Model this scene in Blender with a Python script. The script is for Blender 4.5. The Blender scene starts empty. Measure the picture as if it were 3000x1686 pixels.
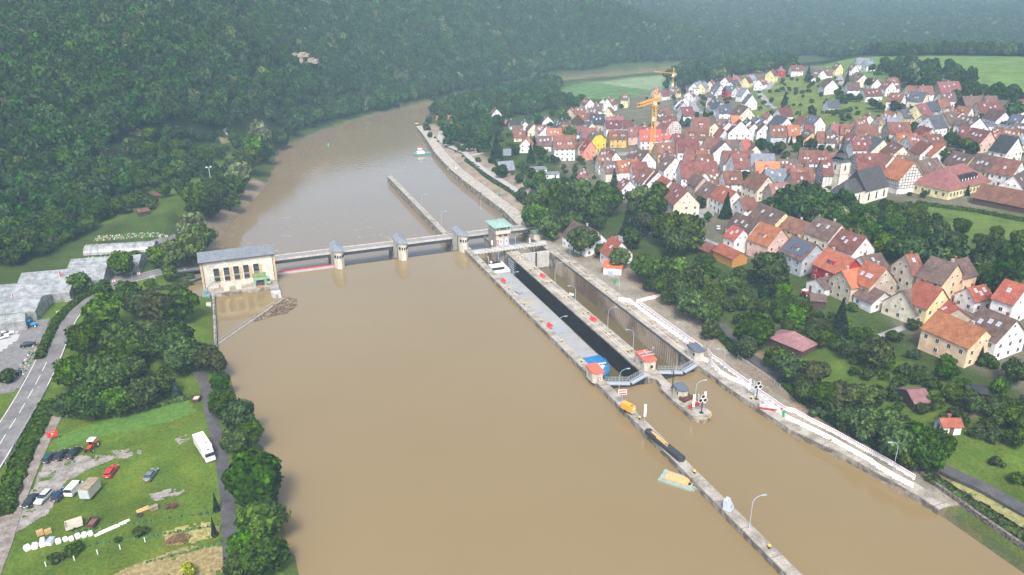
import bpy, bmesh, math, random
import numpy as np
from mathutils import Vector, Matrix
from mathutils.noise import noise as pnoise
random.seed(7); RNG = np.random.RandomState(11)
SC = bpy.context.scene
COL = SC.collection
rad = math.radians
# ---------------------------------------------------------------- camera
FPX = 2207.5
_p, _r, _y = rad(22.269), rad(-0.441), rad(20.868)
CAM = np.array([0., 0., 106.])
_f = np.array([math.cos(_p)*math.sin(_y), math.cos(_p)*math.cos(_y), -math.sin(_p)])
_r0 = np.array([math.cos(_y), -math.sin(_y), 0.]); _u0 = np.cross(_r0, _f)
CR = math.cos(_r)*_r0 + math.sin(_r)*_u0
CU = -math.sin(_r)*_r0 + math.cos(_r)*_u0
CF = _f
cd = bpy.data.cameras.new('camera'); cam = bpy.data.objects.new('camera', cd); COL.objects.link(cam)
cd.sensor_width = 36; cd.lens = FPX/3000*36; cd.clip_start = 1; cd.clip_end = 9000
cam.matrix_world = Matrix(((CR[0], CU[0], -CF[0], 0), (CR[1], CU[1], -CF[1], 0), (CR[2], CU[2], -CF[2], 106), (0, 0, 0, 1)))
SC.camera = cam
# ---------------------------------------------------------------- sky, sun, exposure
SUN_EL, SUN_ROT = rad(52), rad(200)
w = bpy.data.worlds.new('World'); SC.world = w; w.use_nodes = True
nt = w.node_tree
sky = nt.nodes.new('ShaderNodeTexSky'); sky.sky_type = 'NISHITA'; sky.sun_disc = False
sky.sun_elevation = SUN_EL; sky.sun_rotation = SUN_ROT; sky.air_density = 1.0; sky.dust_density = 4.0; sky.ozone_density = 1.0
bg = nt.nodes['Background']; bg.inputs['Strength'].default_value = 0.15
nt.links.new(sky.outputs[0], bg.inputs['Color'])
sd = bpy.data.lights.new('sun', 'SUN'); so = bpy.data.objects.new('sun', sd); COL.objects.link(so)
sd.energy = 2.3; sd.angle = rad(14); sd.color = (1.0, 0.96, 0.90)
_sv = Vector((math.sin(SUN_ROT)*math.cos(SUN_EL), math.cos(SUN_ROT)*math.cos(SUN_EL), math.sin(SUN_EL)))
so.rotation_euler = _sv.to_track_quat('Z', 'Y').to_euler()
SC.view_settings.view_transform = 'Standard'; SC.view_settings.look = 'None'
SC.view_settings.exposure = 0.93; SC.view_settings.gamma = 1
SC.cycles.max_bounces = 6; SC.cycles.diffuse_bounces = 2; SC.cycles.glossy_bounces = 2
SC.cycles.transparent_max_bounces = 6; SC.cycles.volume_bounces = 1; SC.cycles.transmission_bounces = 2
# ---------------------------------------------------------------- projection helpers (pixels of the 3000 wide photograph)
def ray(u, v): return CR*(u-1500)/FPX - CU*(v-843)/FPX + CF
def W(u, v, z):
    d = ray(u, v); t = (z-106)/d[2]; return Vector((d[0]*t, d[1]*t, z))
def proj(p):
    q = np.array(p)-CAM; k = q@CF
    return 1500+FPX*(q@CR)/k, 843-FPX*(q@CU)/k, k
K = 3000/2576.
# ---------------------------------------------------------------- terrain
WL_UP, WL_DN, WT = 0.0, -5.1, 1.6
cp = []
def P(u, v, z): q = W(u, v, z); cp.append((q.x, q.y, z))
for a in [(300,1400,2),(50,1000,3),(400,820,3.4),(150,1000,3),(500,720,3.6),(300,700,4),(100,700,5),(20,1400,2.5),(620,1200,2),(640,1600,1.5),(20,1680,2),(300,1680,2),
 (560,960,2),(560,620,6),(620,520,5),(680,470,3),(500,600,8),(400,450,18),(550,420,14),(650,400,10),(740,420,3),
 (100,600,8),(100,450,24),(100,300,42),(100,150,65),(100,0,93),(500,300,36),(500,150,61),(500,0,91.5),(300,520,10),(300,300,40),(300,0,92),(-200,600,9),(-200,300,43),(-200,0,93),
 (800,330,16),(800,150,54),(900,345,1),(900,150,44),(900,0,86),(1050,330,1),(1200,280,0),(1200,150,34.5),(1200,0,82.5),(1400,250,0),(1500,150,21),(1500,0,72),
 (1700,195,0),(1750,100,36),(1750,0,76),(2000,175,3),(2000,100,22),(2000,50,36),(2000,0,60),(2500,100,15),(2500,50,30),(2500,0,52),(2900,100,15),(2900,50,30),(2900,0,52),(3200,100,15),(3200,50,30),(3200,0,52),
 (2250,160,5),(2150,185,3),(2300,195,9),(2400,180,16),
 (1700,1150,1.4),(2250,1150,2),(2450,1250,2),(2700,1480,2),(2950,1650,2),(2500,1150,4),(2900,1250,5),(2850,1080,7),(2250,740,6),(2150,900,3),(1950,800,2.5),(1750,720,2.6),(1650,660,2.2),
 (2500,580,12),(2300,700,8),(2800,580,13),(2850,700,13),(2950,820,12),(2600,850,8),(2450,980,4),(2700,950,7),(1900,450,4.5),(1650,450,3),(2100,400,7),(2400,450,11),(2700,430,15),(2950,430,17),(2950,560,14),
 (2300,290,14),(2100,270,7),(1950,260,4),(2530,190,23),(2450,280,18),(2700,250,23),(2950,250,25),(2500,160,26),(2750,158,30),(3000,164,31),(3300,170,31),(2700,200,26),(3300,400,20),(3300,900,14),
 (1750,250,0),(1700,222,0),(1900,225,1),(1450,300,0),(1350,450,2),(1500,550,2.5),(1560,620,2.5),(1500,400,1.5),(1250,330,0),(1400,360,1),(1280,380,-1),(1400,500,1),(1230,310,-1)]: P(*a)
for uu in (-300, 100, 500, 900, 1200, 1500, 1750, 2000, 2500, 2900, 3300):
    q = W(uu, 0, {900: 86, 1200: 82.5, 1500: 72, 1750: 66, 2000: 60}.get(uu, 92 if uu < 800 else 52)); d = Vector((q.x, q.y)).normalized()
    for s, dz in ((150, 48), (500, 75), (1500, 90)): cp.append((q.x+d.x*s, q.y+d.y*s, q.z+dz))
for uu in (2500, 2750, 3000, 3300):
    q = W(uu, 160, 29); d = Vector((q.x, q.y)).normalized(); cp.append((q.x+d.x*110, q.y+d.y*110, 14))
cp += [(-60, 0, 3), (-60, 80, 2), (60, -50, -3), (200, 0, 3), (200, 60, 4), (300, 100, 10), (-300, 100, 10), (-400, 300, 45)]
cp = np.array(cp)
def _rbf(P0):
    D = np.sqrt(((P0[:, None, :2]-P0[None, :, :2])**2).sum(2))
    n = len(P0); A = np.zeros((n+1, n+1)); A[:n, :n] = D - np.eye(n)*4; A[:n, n] = 1; A[n, :n] = 1
    return np.linalg.solve(A, np.append(P0[:, 2], 0))
_w = _rbf(cp)
XS = np.concatenate([np.arange(-700, -130, 22.), np.arange(-130, 420, 3.2), np.arange(420, 900, 10.), np.arange(900, 3300, 36.)])
YS = np.concatenate([np.arange(-60, 40, 10.), np.arange(40, 700, 3.2), np.arange(700, 1200, 10.), np.arange(1200, 3000, 36.)])
GX, GY = np.meshgrid(XS, YS)
GZ = np.full(GX.shape, _w[-1])
for i in range(len(cp)): GZ += _w[i]*np.sqrt((GX-cp[i, 0])**2+(GY-cp[i, 1])**2)
for _ in range(4):
    Z = np.pad(GZ, 1, mode='edge'); GZ = (Z[1:-1, 1:-1]*2+Z[:-2, 1:-1]+Z[2:, 1:-1]+Z[1:-1, :-2]+Z[1:-1, 2:])/6
def seg_dist(X, Y, pts, closed=True):
    D = np.full(X.shape, 1e9); n = len(pts)
    for i in range(n if closed else n-1):
        x0, y0 = pts[i]; x1, y1 = pts[(i+1) % n]; dx, dy = x1-x0, y1-y0; L = dx*dx+dy*dy+1e-9
        t = np.clip(((X-x0)*dx+(Y-y0)*dy)/L, 0, 1); D = np.minimum(D, np.hypot(X-x0-t*dx, Y-y0-t*dy))
    return D
def inpoly(X, Y, pts):
    R = np.zeros(np.shape(X), bool); n = len(pts)
    for i in range(n):
        x0, y0 = pts[i]; x1, y1 = pts[(i+1) % n]
        if y0 == y1: continue
        c = ((y0 > Y) != (y1 > Y)) & (X < (x1-x0)*(Y-y0)/(y1-y0)+x0); R ^= c
    return R
SHORE_L_UP = [(2, -60), (2, 60), (1.5, 121), (0.8, 140), (0.4, 155), (-3.1, 177), (-7, 201), (-10.5, 228), (-11.2, 290)]
SHORE_L_DN = [(-10.8, 300), (-10.6, 347), (-8, 361), (1.6, 395), (18, 447), (28, 500), (34, 554), (65, 604), (111, 662), (155, 701), (206, 732), (259, 779), (339, 830), (433, 862), (560, 890), (760, 930)]
SHORE_R_DN = [(790, 900), (560, 850), (440, 825), (333, 800), (263, 748), (215, 704), (165, 640), (146, 590), (143, 560), (139, 530), (133, 490), (129.5, 448), (128.5, 409), (128.4, 346), (124, 318)]
RQ_UP = [(120, 156.3), (120, 149.1), (121.6, 125.9), (126.4, 110.9), (129.4, 96.4), (130.4, 87.4), (131.2, 79), (132, 71.2), (134, 50), (136, -60)]
UPPOLY = SHORE_L_UP + [(90, 290), (90, 160), (120, 160)] + RQ_UP
DNPOLY = [(-11.2, 287), (-11, 295)] + SHORE_L_DN + SHORE_R_DN + [(124, 300), (124, 287)]
for poly, wl in ((UPPOLY, WL_UP), (DNPOLY, WL_DN)):
    D = seg_dist(GX, GY, poly); I = inpoly(GX, GY, poly)
    GZ = np.where(I, np.minimum(GZ, wl-0.5-np.minimum(D*0.5, 5)), np.where((D < 22) & ((GX < 80) | (GY > 560)), np.minimum(GZ, wl+0.2+D*0.42), GZ))
LOCK = [(88, 150), (121.8, 150), (121.8, 330), (88, 330)]
GZ = np.where(inpoly(GX, GY, LOCK), np.minimum(GZ, -8), GZ)
# quay strip behind the downstream quay wall, low and flat
QW = [(121, 322), (126.5, 341), (126.5, 371), (126.5, 402), (127, 436), (131.5, 490), (137.5, 530), (141.5, 560), (144.5, 590)]
D = seg_dist(GX, GY, QW, False)
DD = (GY > 318) & (GY < 592) & (GX > 120) & (D < 26) & ~inpoly(GX, GY, DNPOLY)
GZ = np.where(DD, np.minimum(GZ, -1.9+np.clip(D-9.5, 0, 50)*0.33), GZ)
D = seg_dist(GX, GY, RQ_UP, False)
DD = (GX > 118) & (D < 16) & (GY < 166) & ~inpoly(GX, GY, UPPOLY)
GZ = np.where(DD, np.where(D < 9, 1.2, np.clip(GZ, 1.2, 1.4+(D-9)*0.3)), GZ)
DD = (GX >= 122.3) & (GX < 134) & (GY >= 160) & (GY < 300); GZ = np.where(DD, 1.3, GZ)
def hz(x, y):
    i = int(np.clip(np.searchsorted(XS, x)-1, 0, len(XS)-2)); j = int(np.clip(np.searchsorted(YS, y)-1, 0, len(YS)-2))
    s = min(max((x-XS[i])/(XS[i+1]-XS[i]), 0), 1); t = min(max((y-YS[j])/(YS[j+1]-YS[j]), 0), 1)
    return float((GZ[j, i]*(1-s)+GZ[j, i+1]*s)*(1-t)+(GZ[j+1, i]*(1-s)+GZ[j+1, i+1]*s)*t)
def T(u, v, h=0.0):
    """where the line of sight of photo pixel (u, v) comes within h of the ground: the ground point below it"""
    d = ray(u, v); d = d/math.hypot(d[0], d[1]); t = 60.; pt = t
    while t < 3200:
        if 106+d[2]*t <= hz(d[0]*t, d[1]*t)+h: break
        pt = t; t += 6
    for _ in range(9):
        m = (pt+t)/2
        if 106+d[2]*m <= hz(d[0]*m, d[1]*m)+h: t = m
        else: pt = m
    x, y = d[0]*t, d[1]*t
    return Vector((x, y, hz(x, y)))
def TW(pts, k=1.0): return [(q.x, q.y) for q in (T(u*k, v*k) for u, v in pts)]
# ---------------------------------------------------------------- materials
MATS = {}
def mat(name, c, rough=0.8, var=0.12, scale=1.0, bump=0.0, c2=None, spec=0.3, metal=0.0, objvar=0.0, s2=None, detail=4, thr=(0.4, 0.6)):
    if name in MATS: return MATS[name]
    m = bpy.data.materials.new(name); m.use_nodes = True; n = m.node_tree.nodes; L = m.node_tree.links
    b = n['Principled BSDF']; b.inputs['Roughness'].default_value = rough; b.inputs['Metallic'].default_value = metal
    b.inputs['Specular IOR Level'].default_value = spec
    tc = n.new('ShaderNodeTexCoord'); no = n.new('ShaderNodeTexNoise'); no.inputs['Scale'].default_value = scale; no.inputs['Detail'].default_value = detail
    L.new(tc.outputs['Object'], no.inputs['Vector'])
    if c2 is None:
        c2 = [x*(1+var*2.2) for x in c]; c = [x*(1-var*2.2) for x in c]; lo, hi = 0.25, 0.75
    else: lo, hi = thr
    mr = n.new('ShaderNodeMapRange'); mr.inputs[1].default_value = lo; mr.inputs[2].default_value = hi
    L.new(no.outputs['Fac'], mr.inputs[0])
    mx = n.new('ShaderNodeMix'); mx.data_type = 'RGBA'; mx.inputs[6].default_value = (*c, 1); mx.inputs[7].default_value = (*c2, 1)
    L.new(mr.outputs[0], mx.inputs[0]); out = mx.outputs[2]
    if s2:
        n2 = n.new('ShaderNodeTexNoise'); n2.inputs['Scale'].default_value = s2; n2.inputs['Detail'].default_value = 3; L.new(tc.outputs['Object'], n2.inputs['Vector'])
        m2 = n.new('ShaderNodeMapRange'); m2.inputs[1].default_value = .3; m2.inputs[2].default_value = .7; m2.inputs[3].default_value = .72; m2.inputs[4].default_value = 1.2
        L.new(n2.outputs['Fac'], m2.inputs[0]); vm = n.new('ShaderNodeVectorMath'); vm.operation = 'SCALE'; L.new(out, vm.inputs[0]); L.new(m2.outputs[0], vm.inputs['Scale']); out = vm.outputs[0]
    if objvar:
        oi = n.new('ShaderNodeObjectInfo'); hs = n.new('ShaderNodeHueSaturation')
        for k, (a0, a1) in (('Hue', (.5-objvar*.06, .5+objvar*.06)), ('Value', (1-objvar*.55, 1+objvar*.55))):
            q = n.new('ShaderNodeMapRange'); q.inputs[3].default_value = a0; q.inputs[4].default_value = a1
            if k == 'Hue': L.new(oi.outputs['Random'], q.inputs[0])
            else:
                f = n.new('ShaderNodeMath'); f.operation = 'MULTIPLY'; f.inputs[1].default_value = 17.3; L.new(oi.outputs['Random'], f.inputs[0])
                g = n.new('ShaderNodeMath'); g.operation = 'FRACT'; L.new(f.outputs[0], g.inputs[0]); L.new(g.outputs[0], q.inputs[0])
            L.new(q.outputs[0], hs.inputs[k])
        L.new(out, hs.inputs['Color']); out = hs.outputs[0]
    L.new(out, b.inputs['Base Color'])
    if bump:
        bp = n.new('ShaderNodeBump'); bp.inputs['Strength'].default_value = bump; bp.inputs['Distance'].default_value = 0.2
        L.new(no.outputs['Fac'], bp.inputs['Height']); L.new(bp.outputs[0], b.inputs['Normal'])
    MATS[name] = m; return m
def joints(m, period=9.0):
    """thin dark construction joints across the walls"""
    n = m.node_tree.nodes; L = m.node_tree.links; b = n['Principled BSDF']; src = b.inputs['Base Color'].links[0].from_socket; tc = n['Texture Coordinate']; sp = n.new('ShaderNodeSeparateXYZ'); L.new(tc.outputs['Object'], sp.inputs[0])
    d = n.new('ShaderNodeMath'); d.operation = 'DIVIDE'; d.inputs[1].default_value = period; L.new(sp.outputs['Y'], d.inputs[0]); f = n.new('ShaderNodeMath'); f.operation = 'FRACT'; L.new(d.outputs[0], f.inputs[0]); g = n.new('ShaderNodeMath'); g.operation = 'LESS_THAN'; g.inputs[1].default_value = .016; L.new(f.outputs[0], g.inputs[0])
    q = n.new('ShaderNodeMapRange'); q.inputs[3].default_value = 1; q.inputs[4].default_value = .35; L.new(g.outputs[0], q.inputs[0]); v = n.new('ShaderNodeVectorMath'); v.operation = 'SCALE'; L.new(src, v.inputs[0]); L.new(q.outputs[0], v.inputs['Scale']); L.new(v.outputs[0], b.inputs['Base Color'])
# ---------------------------------------------------------------- mesh builder
class MB:
    def __init__(s): s.v = []; s.f = []; s.m = []; s.cm = 0
    def poly(s, pts):
        n = len(s.v); s.v += [tuple(p) for p in pts]; s.f.append(tuple(range(n, n+len(pts)))); s.m.append(s.cm); return s
    def prism(s, pts, z0, z1, taper=None):
        """pts counter clockwise (x, y); z0 / z1 scalars"""
        a = sum(pts[i][0]*pts[(i+1) % len(pts)][1]-pts[(i+1) % len(pts)][0]*pts[i][1] for i in range(len(pts)))
        if a < 0: pts = pts[::-1]
        n = len(s.v); k = len(pts); tp = taper or pts
        s.v += [(x, y, z0) for x, y in pts]+[(x, y, z1) for x, y in tp]
        s.f.append(tuple(range(n+k, n+2*k))); s.f.append(tuple(range(n+k-1, n-1, -1))); s.m += [s.cm]*2
        for i in range(k):
            j = (i+1) % k; s.f.append((n+i, n+j, n+k+j, n+k+i)); s.m.append(s.cm)
        return s
    def box(s, x0, x1, y0, y1, z0, z1): return s.prism([(x0, y0), (x1, y0), (x1, y1), (x0, y1)], z0, z1)
    def cbox(s, c, d, rot=0.0):
        cx, cy, cz = c; dx, dy, dz = d[0]/2, d[1]/2, d[2]/2; co, si = math.cos(rot), math.sin(rot)
        return s.prism([(cx+x*co-y*si, cy+x*si+y*co) for x, y in ((-dx, -dy), (dx, -dy), (dx, dy), (-dx, dy))], cz-dz, cz+dz)
    def cyl(s, x, y, z0, z1, r, r2=None, n=10):
        r2 = r if r2 is None else r2
        A = [(x+r*math.cos(2*math.pi*i/n), y+r*math.sin(2*math.pi*i/n)) for i in range(n)]
        B = [(x+r2*math.cos(2*math.pi*i/n), y+r2*math.sin(2*math.pi*i/n)) for i in range(n)]
        return s.prism(A, z0, z1, B)
    def tube(s, pts, r, n=6, r2=None):
        pts = [Vector(p) for p in pts]; rings = []
        for i, p in enumerate(pts):
            d = (pts[min(i+1, len(pts)-1)]-pts[max(i-1, 0)]).normalized()
            a = d.cross(Vector((0, 0, 1)));
            if a.length < 1e-3: a = Vector((1, 0, 0))
            a.normalize(); b = d.cross(a); rr = r if r2 is None else r+(r2-r)*i/(len(pts)-1)
            k = len(s.v); rings.append(k)
            for j in range(n):
                t = 2*math.pi*j/n; s.v.append(tuple(p+a*math.cos(t)*rr+b*math.sin(t)*rr))
        for i in range(len(rings)-1):
            for j in range(n):
                q = (j+1) % n; s.f.append((rings[i]+j, rings[i]+q, rings[i+1]+q, rings[i+1]+j)); s.m.append(s.cm)
        s.f.append(tuple(rings[0]+j for j in range(n))[::-1]); s.f.append(tuple(rings[-1]+j for j in range(n))); s.m += [s.cm]*2
        return s
    def bar(s, a, b, w_, h_):
        """square section beam from a to b"""
        a = Vector(a); b = Vector(b); d = (b-a).normalized(); x = d.cross(Vector((0, 0, 1)))
        if x.length < 1e-3: x = Vector((1, 0, 0))
        x.normalize(); y = x.cross(d); n = len(s.v)
        for p in (a, b):
            for i, j in ((-1, -1), (1, -1), (1, 1), (-1, 1)): s.v.append(tuple(p+x*i*w_/2+y*j*h_/2))
        for q in ((3, 2, 1, 0), (4, 5, 6, 7), (0, 1, 5, 4), (1, 2, 6, 5), (2, 3, 7, 6), (3, 0, 4, 7)): s.f.append(tuple(n+i for i in q)); s.m.append(s.cm)
        return s
    def mesh(s, name, mats):
        me = bpy.data.meshes.new(name); me.from_pydata(s.v, [], s.f); me.update()
        for m in (mats if isinstance(mats, (list, tuple)) else [mats]): me.materials.append(m)
        if len(me.materials) > 1: me.polygons.foreach_set('material_index', s.m)
        return me
    def build(s, name, mats, parent=None, loc=(0, 0, 0), rz=0.0, smooth=False):
        o = bpy.data.objects.new(name, s.mesh(name, mats)); COL.objects.link(o); o.location = loc; o.rotation_euler = (0, 0, rz)
        if smooth: o.data.shade_smooth()
        if parent is not None: o.parent = parent
        return o
def tag(o, label=None, cat=None, group=None, kind=None):
    if label: o['label'] = label
    if cat: o['category'] = cat
    if group: o['group'] = group
    if kind: o['kind'] = kind
    return o
def empty(name, loc, rz=0.0):
    o = bpy.data.objects.new(name, None); COL.objects.link(o); o.location = loc; o.rotation_euler = (0, 0, rz); o.empty_display_size = 0.5; return o
def copy_tree(o, loc=None, rz=None, parent=None):
    c = o.copy(); COL.objects.link(c)
    if parent is not None: c.parent = parent
    if loc is not None: c.location = loc
    if rz is not None: c.rotation_euler = (0, 0, rz)
    for ch in KIDS.get(o.name, [x for x in o.children]): copy_tree(ch, parent=c)
    return c
KIDS = {}
def inst(name, me, parent, loc=(0, 0, 0), rz=0.0, sc=None):
    o = bpy.data.objects.new(name, me); COL.objects.link(o); o.parent = parent; o.location = loc; o.rotation_euler = (0, 0, rz)
    if sc: o.scale = sc
    return o
def struct(o): o['kind'] = 'structure'; return o
ORD = ['', 'second', 'third', 'fourth', 'fifth', 'sixth', 'seventh', 'eighth', 'ninth', 'tenth', 'eleventh', 'twelfth', 'thirteenth', 'fourteenth', 'fifteenth', 'sixteenth', 'seventeenth', 'eighteenth', 'nineteenth', 'twentieth']
def ordn(i, n):
    if i == 0: return 'leftmost'
    if i == n-1: return 'rightmost'
    if i < 20: return ORD[i]+' from left'
    if n-1-i < 20: return ORD[n-1-i]+' from right'
    t_ = ['', '', 'twenty', 'thirty', 'forty'][min(4, (i+1)//10)]; e = ['ieth', 'first', 'second', 'third', 'fourth', 'fifth', 'sixth', 'seventh', 'eighth', 'ninth'][(i+1) % 10]
    return (t_[:-1]+'ieth' if e == 'ieth' else t_+'-'+e)+' from left'
LABQ = []      # (object, look, place) -> labels made unique at the end, by order from left in the view
def lab(o, look, place, pos=None): LABQ.append((o, look, place, proj(pos if pos is not None else o.matrix_world.translation)[0] if pos is not None else None))
def flush_labels():
    g = {}
    for o, look, place, u in LABQ:
        if u is None: u = proj(o.location)[0]
        g.setdefault((look, place), []).append((u, o))
    for (look, place), L in g.items():
        L.sort(key=lambda q: q[0])
        for i, (u, o) in enumerate(L): o['label'] = '%s %s' % (look, place) if len(L) == 1 else ('%s %s %s' % (ordn(i, len(L)), look, place) if i in (0, len(L)-1) else '%s, %s, %s' % (look, ordn(i, len(L)), place))
# ---------------------------------------------------------------- ground sheet
VILL = TW([(1560,400),(1560,370),(1700,330),(1950,250),(2300,200),(2560,185),(2830,230),(3100,280),(3300,500),(3000,640),(2500,580),(2300,620),(2700,1020),(3100,1200),(3200,1000),(2600,760),(2300,800),(2120,740),(1900,700),(1780,560),(1640,500)])
MEADOW = TW([(2130,345),(2200,262),(2330,215),(2460,230),(2640,265),(2660,350),(2560,375),(2400,382),(2250,362)]); MEAD2 = TW([(2500,640),(2700,600),(3050,640),(3050,800),(2800,760)])
FIELD_A = TW([(1632,260),(1730,240),(1960,222),(1990,232),(1900,270),(1830,292),(1640,285)]); FIELD_B = TW([(1755,243),(1860,226),(1990,218),(1985,248),(1940,268)])
DRY = TW([(2005,205),(2060,212),(2130,222),(2090,236),(1990,222)]); DRY2 = TW([(2190,195),(2310,196),(2330,206),(2200,212)])
VINE = TW([(2370,200),(2500,170),(2640,163),(2800,160),(3100,166),(3200,320),(3000,310),(2860,240),(2700,215),(2560,240)])
GARD_L = TW([(0,560),(330,470),(560,480),(700,440),(650,560),(560,640),(300,660),(0,760)])
LOWER_R = TW([(2150,860),(2500,1000),(3100,1250),(3100,1700),(2950,1600),(2400,1150)])
def bary(X, Y):
    base = np.array([.035, .060, .015]); c = np.tile(base, X.shape+(1,))
    far = np.array([.012, .026, .008])
    dist = np.hypot(X, Y)
    def put(mask, col): c[mask] = col
    put(np.ones(X.shape, bool) & (GZ > 12), far)
    put(inpoly(X, Y, GARD_L), [.055, .095, .022]); put(inpoly(X, Y, VILL), [.095, .10, .07]); put(inpoly(X, Y, MEADOW), [.095, .135, .035]); put(inpoly(X, Y, MEAD2), [.075, .12, .028])
    put(inpoly(X, Y, LOWER_R), [.060, .102, .016])
    put(inpoly(X, Y, VINE), [.085, .15, .04]); put(inpoly(X, Y, FIELD_A), [.07, .14, .05]); put(inpoly(X, Y, FIELD_B), [.14, .20, .11]); put(inpoly(X, Y, DRY) | inpoly(X, Y, DRY2), [.38, .27, .15])
    put((X < 8) & (Y < 300), [.066, .112, .015]); put((X > 119) & (X < 140) & (Y < 300) & (Y > 90), [.16, .135, .10])
    dn = seg_dist(X, Y, SHORE_L_DN, False); put((dn < 9) & (Y < 460) & (X < 60), [.16, .14, .10]); put((seg_dist(X, Y, QW, False) < 26) & (X > 120) & (Y > 318) & (Y < 592), [.20, .18, .14])
    c[inpoly(X, Y, UPPOLY) | inpoly(X, Y, DNPOLY)] = [.12, .1, .07]
    return c
gc = bary(GX, GY); ny, nx = GX.shape
for _ in range(1):
    Z = np.pad(gc, ((1, 1), (1, 1), (0, 0)), mode='edge'); gc = (Z[1:-1, 1:-1]*2+Z[:-2, 1:-1]+Z[2:, 1:-1]+Z[1:-1, :-2]+Z[1:-1, 2:])/6
me = bpy.data.meshes.new('ground')
vs = np.stack([GX, GY, GZ], 2).reshape(-1, 3); idx = np.arange(nx*ny).reshape(ny, nx)
fs = np.stack([idx[:-1, :-1], idx[:-1, 1:], idx[1:, 1:], idx[1:, :-1]], 2).reshape(-1, 4)
me.vertices.add(len(vs)); me.vertices.foreach_set('co', vs.ravel()); me.loops.add(fs.size); me.loops.foreach_set('vertex_index', fs.ravel())
me.polygons.add(len(fs)); me.polygons.foreach_set('loop_start', np.arange(0, fs.size, 4)); me.update(calc_edges=True); me.shade_smooth()
at = me.color_attributes.new('soil', 'FLOAT_COLOR', 'POINT'); at.data.foreach_set('color', np.concatenate([gc.reshape(-1, 3), np.ones((len(vs), 1))], 1).ravel().astype(np.float32))
gm = bpy.data.materials.new('ground_cover'); gm.use_nodes = True; n = gm.node_tree.nodes; L = gm.node_tree.links; b = n['Principled BSDF']; b.inputs['Roughness'].default_value = 1; b.inputs['Specular IOR Level'].default_value = .02
ac = n.new('ShaderNodeAttribute'); ac.attribute_name = 'soil'; tc = n.new('ShaderNodeTexCoord'); prev = ac.outputs['Color']
for sc_, lo, hi in ((1.6, .72, 1.32), (.12, .82, 1.2), (.03, .85, 1.18)):
    no = n.new('ShaderNodeTexNoise'); no.inputs['Scale'].default_value = sc_; no.inputs['Detail'].default_value = 5; L.new(tc.outputs['Object'], no.inputs['Vector'])
    mr = n.new('ShaderNodeMapRange'); mr.inputs[1].default_value = .3; mr.inputs[2].default_value = .7; mr.inputs[3].default_value = lo; mr.inputs[4].default_value = hi; L.new(no.outputs['Fac'], mr.inputs[0])
    vm = n.new('ShaderNodeVectorMath'); vm.operation = 'SCALE'; L.new(prev, vm.inputs[0]); L.new(mr.outputs[0], vm.inputs['Scale']); prev = vm.outputs[0]
hn = n.new('ShaderNodeTexNoise'); hn.inputs['Scale'].default_value = .25; hn.inputs['Detail'].default_value = 6; L.new(tc.outputs['Object'], hn.inputs['Vector'])
mr = n.new('ShaderNodeMapRange'); mr.inputs[1].default_value = .4; mr.inputs[2].default_value = .66; mr.inputs[3].default_value = 0; mr.inputs[4].default_value = .45; L.new(hn.outputs['Fac'], mr.inputs[0])
mx = n.new('ShaderNodeMix'); mx.data_type = 'RGBA'; mx.blend_type = 'MIX'; L.new(mr.outputs[0], mx.inputs[0]); L.new(prev, mx.inputs[6])
vm = n.new('ShaderNodeVectorMath'); vm.operation = 'MULTIPLY'; vm.inputs[1].default_value = (1.7, 1.15, 1.0); L.new(prev, vm.inputs[0]); L.new(vm.outputs[0], mx.inputs[7]); L.new(mx.outputs[2], b.inputs['Base Color'])
bp = n.new('ShaderNodeBump'); bp.inputs['Strength'].default_value = .6; bp.inputs['Distance'].default_value = .5; L.new(hn.outputs['Fac'], bp.inputs['Height']); L.new(bp.outputs[0], b.inputs['Normal'])
me.materials.append(gm); go = bpy.data.objects.new('ground', me); COL.objects.link(go); struct(go)
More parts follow.
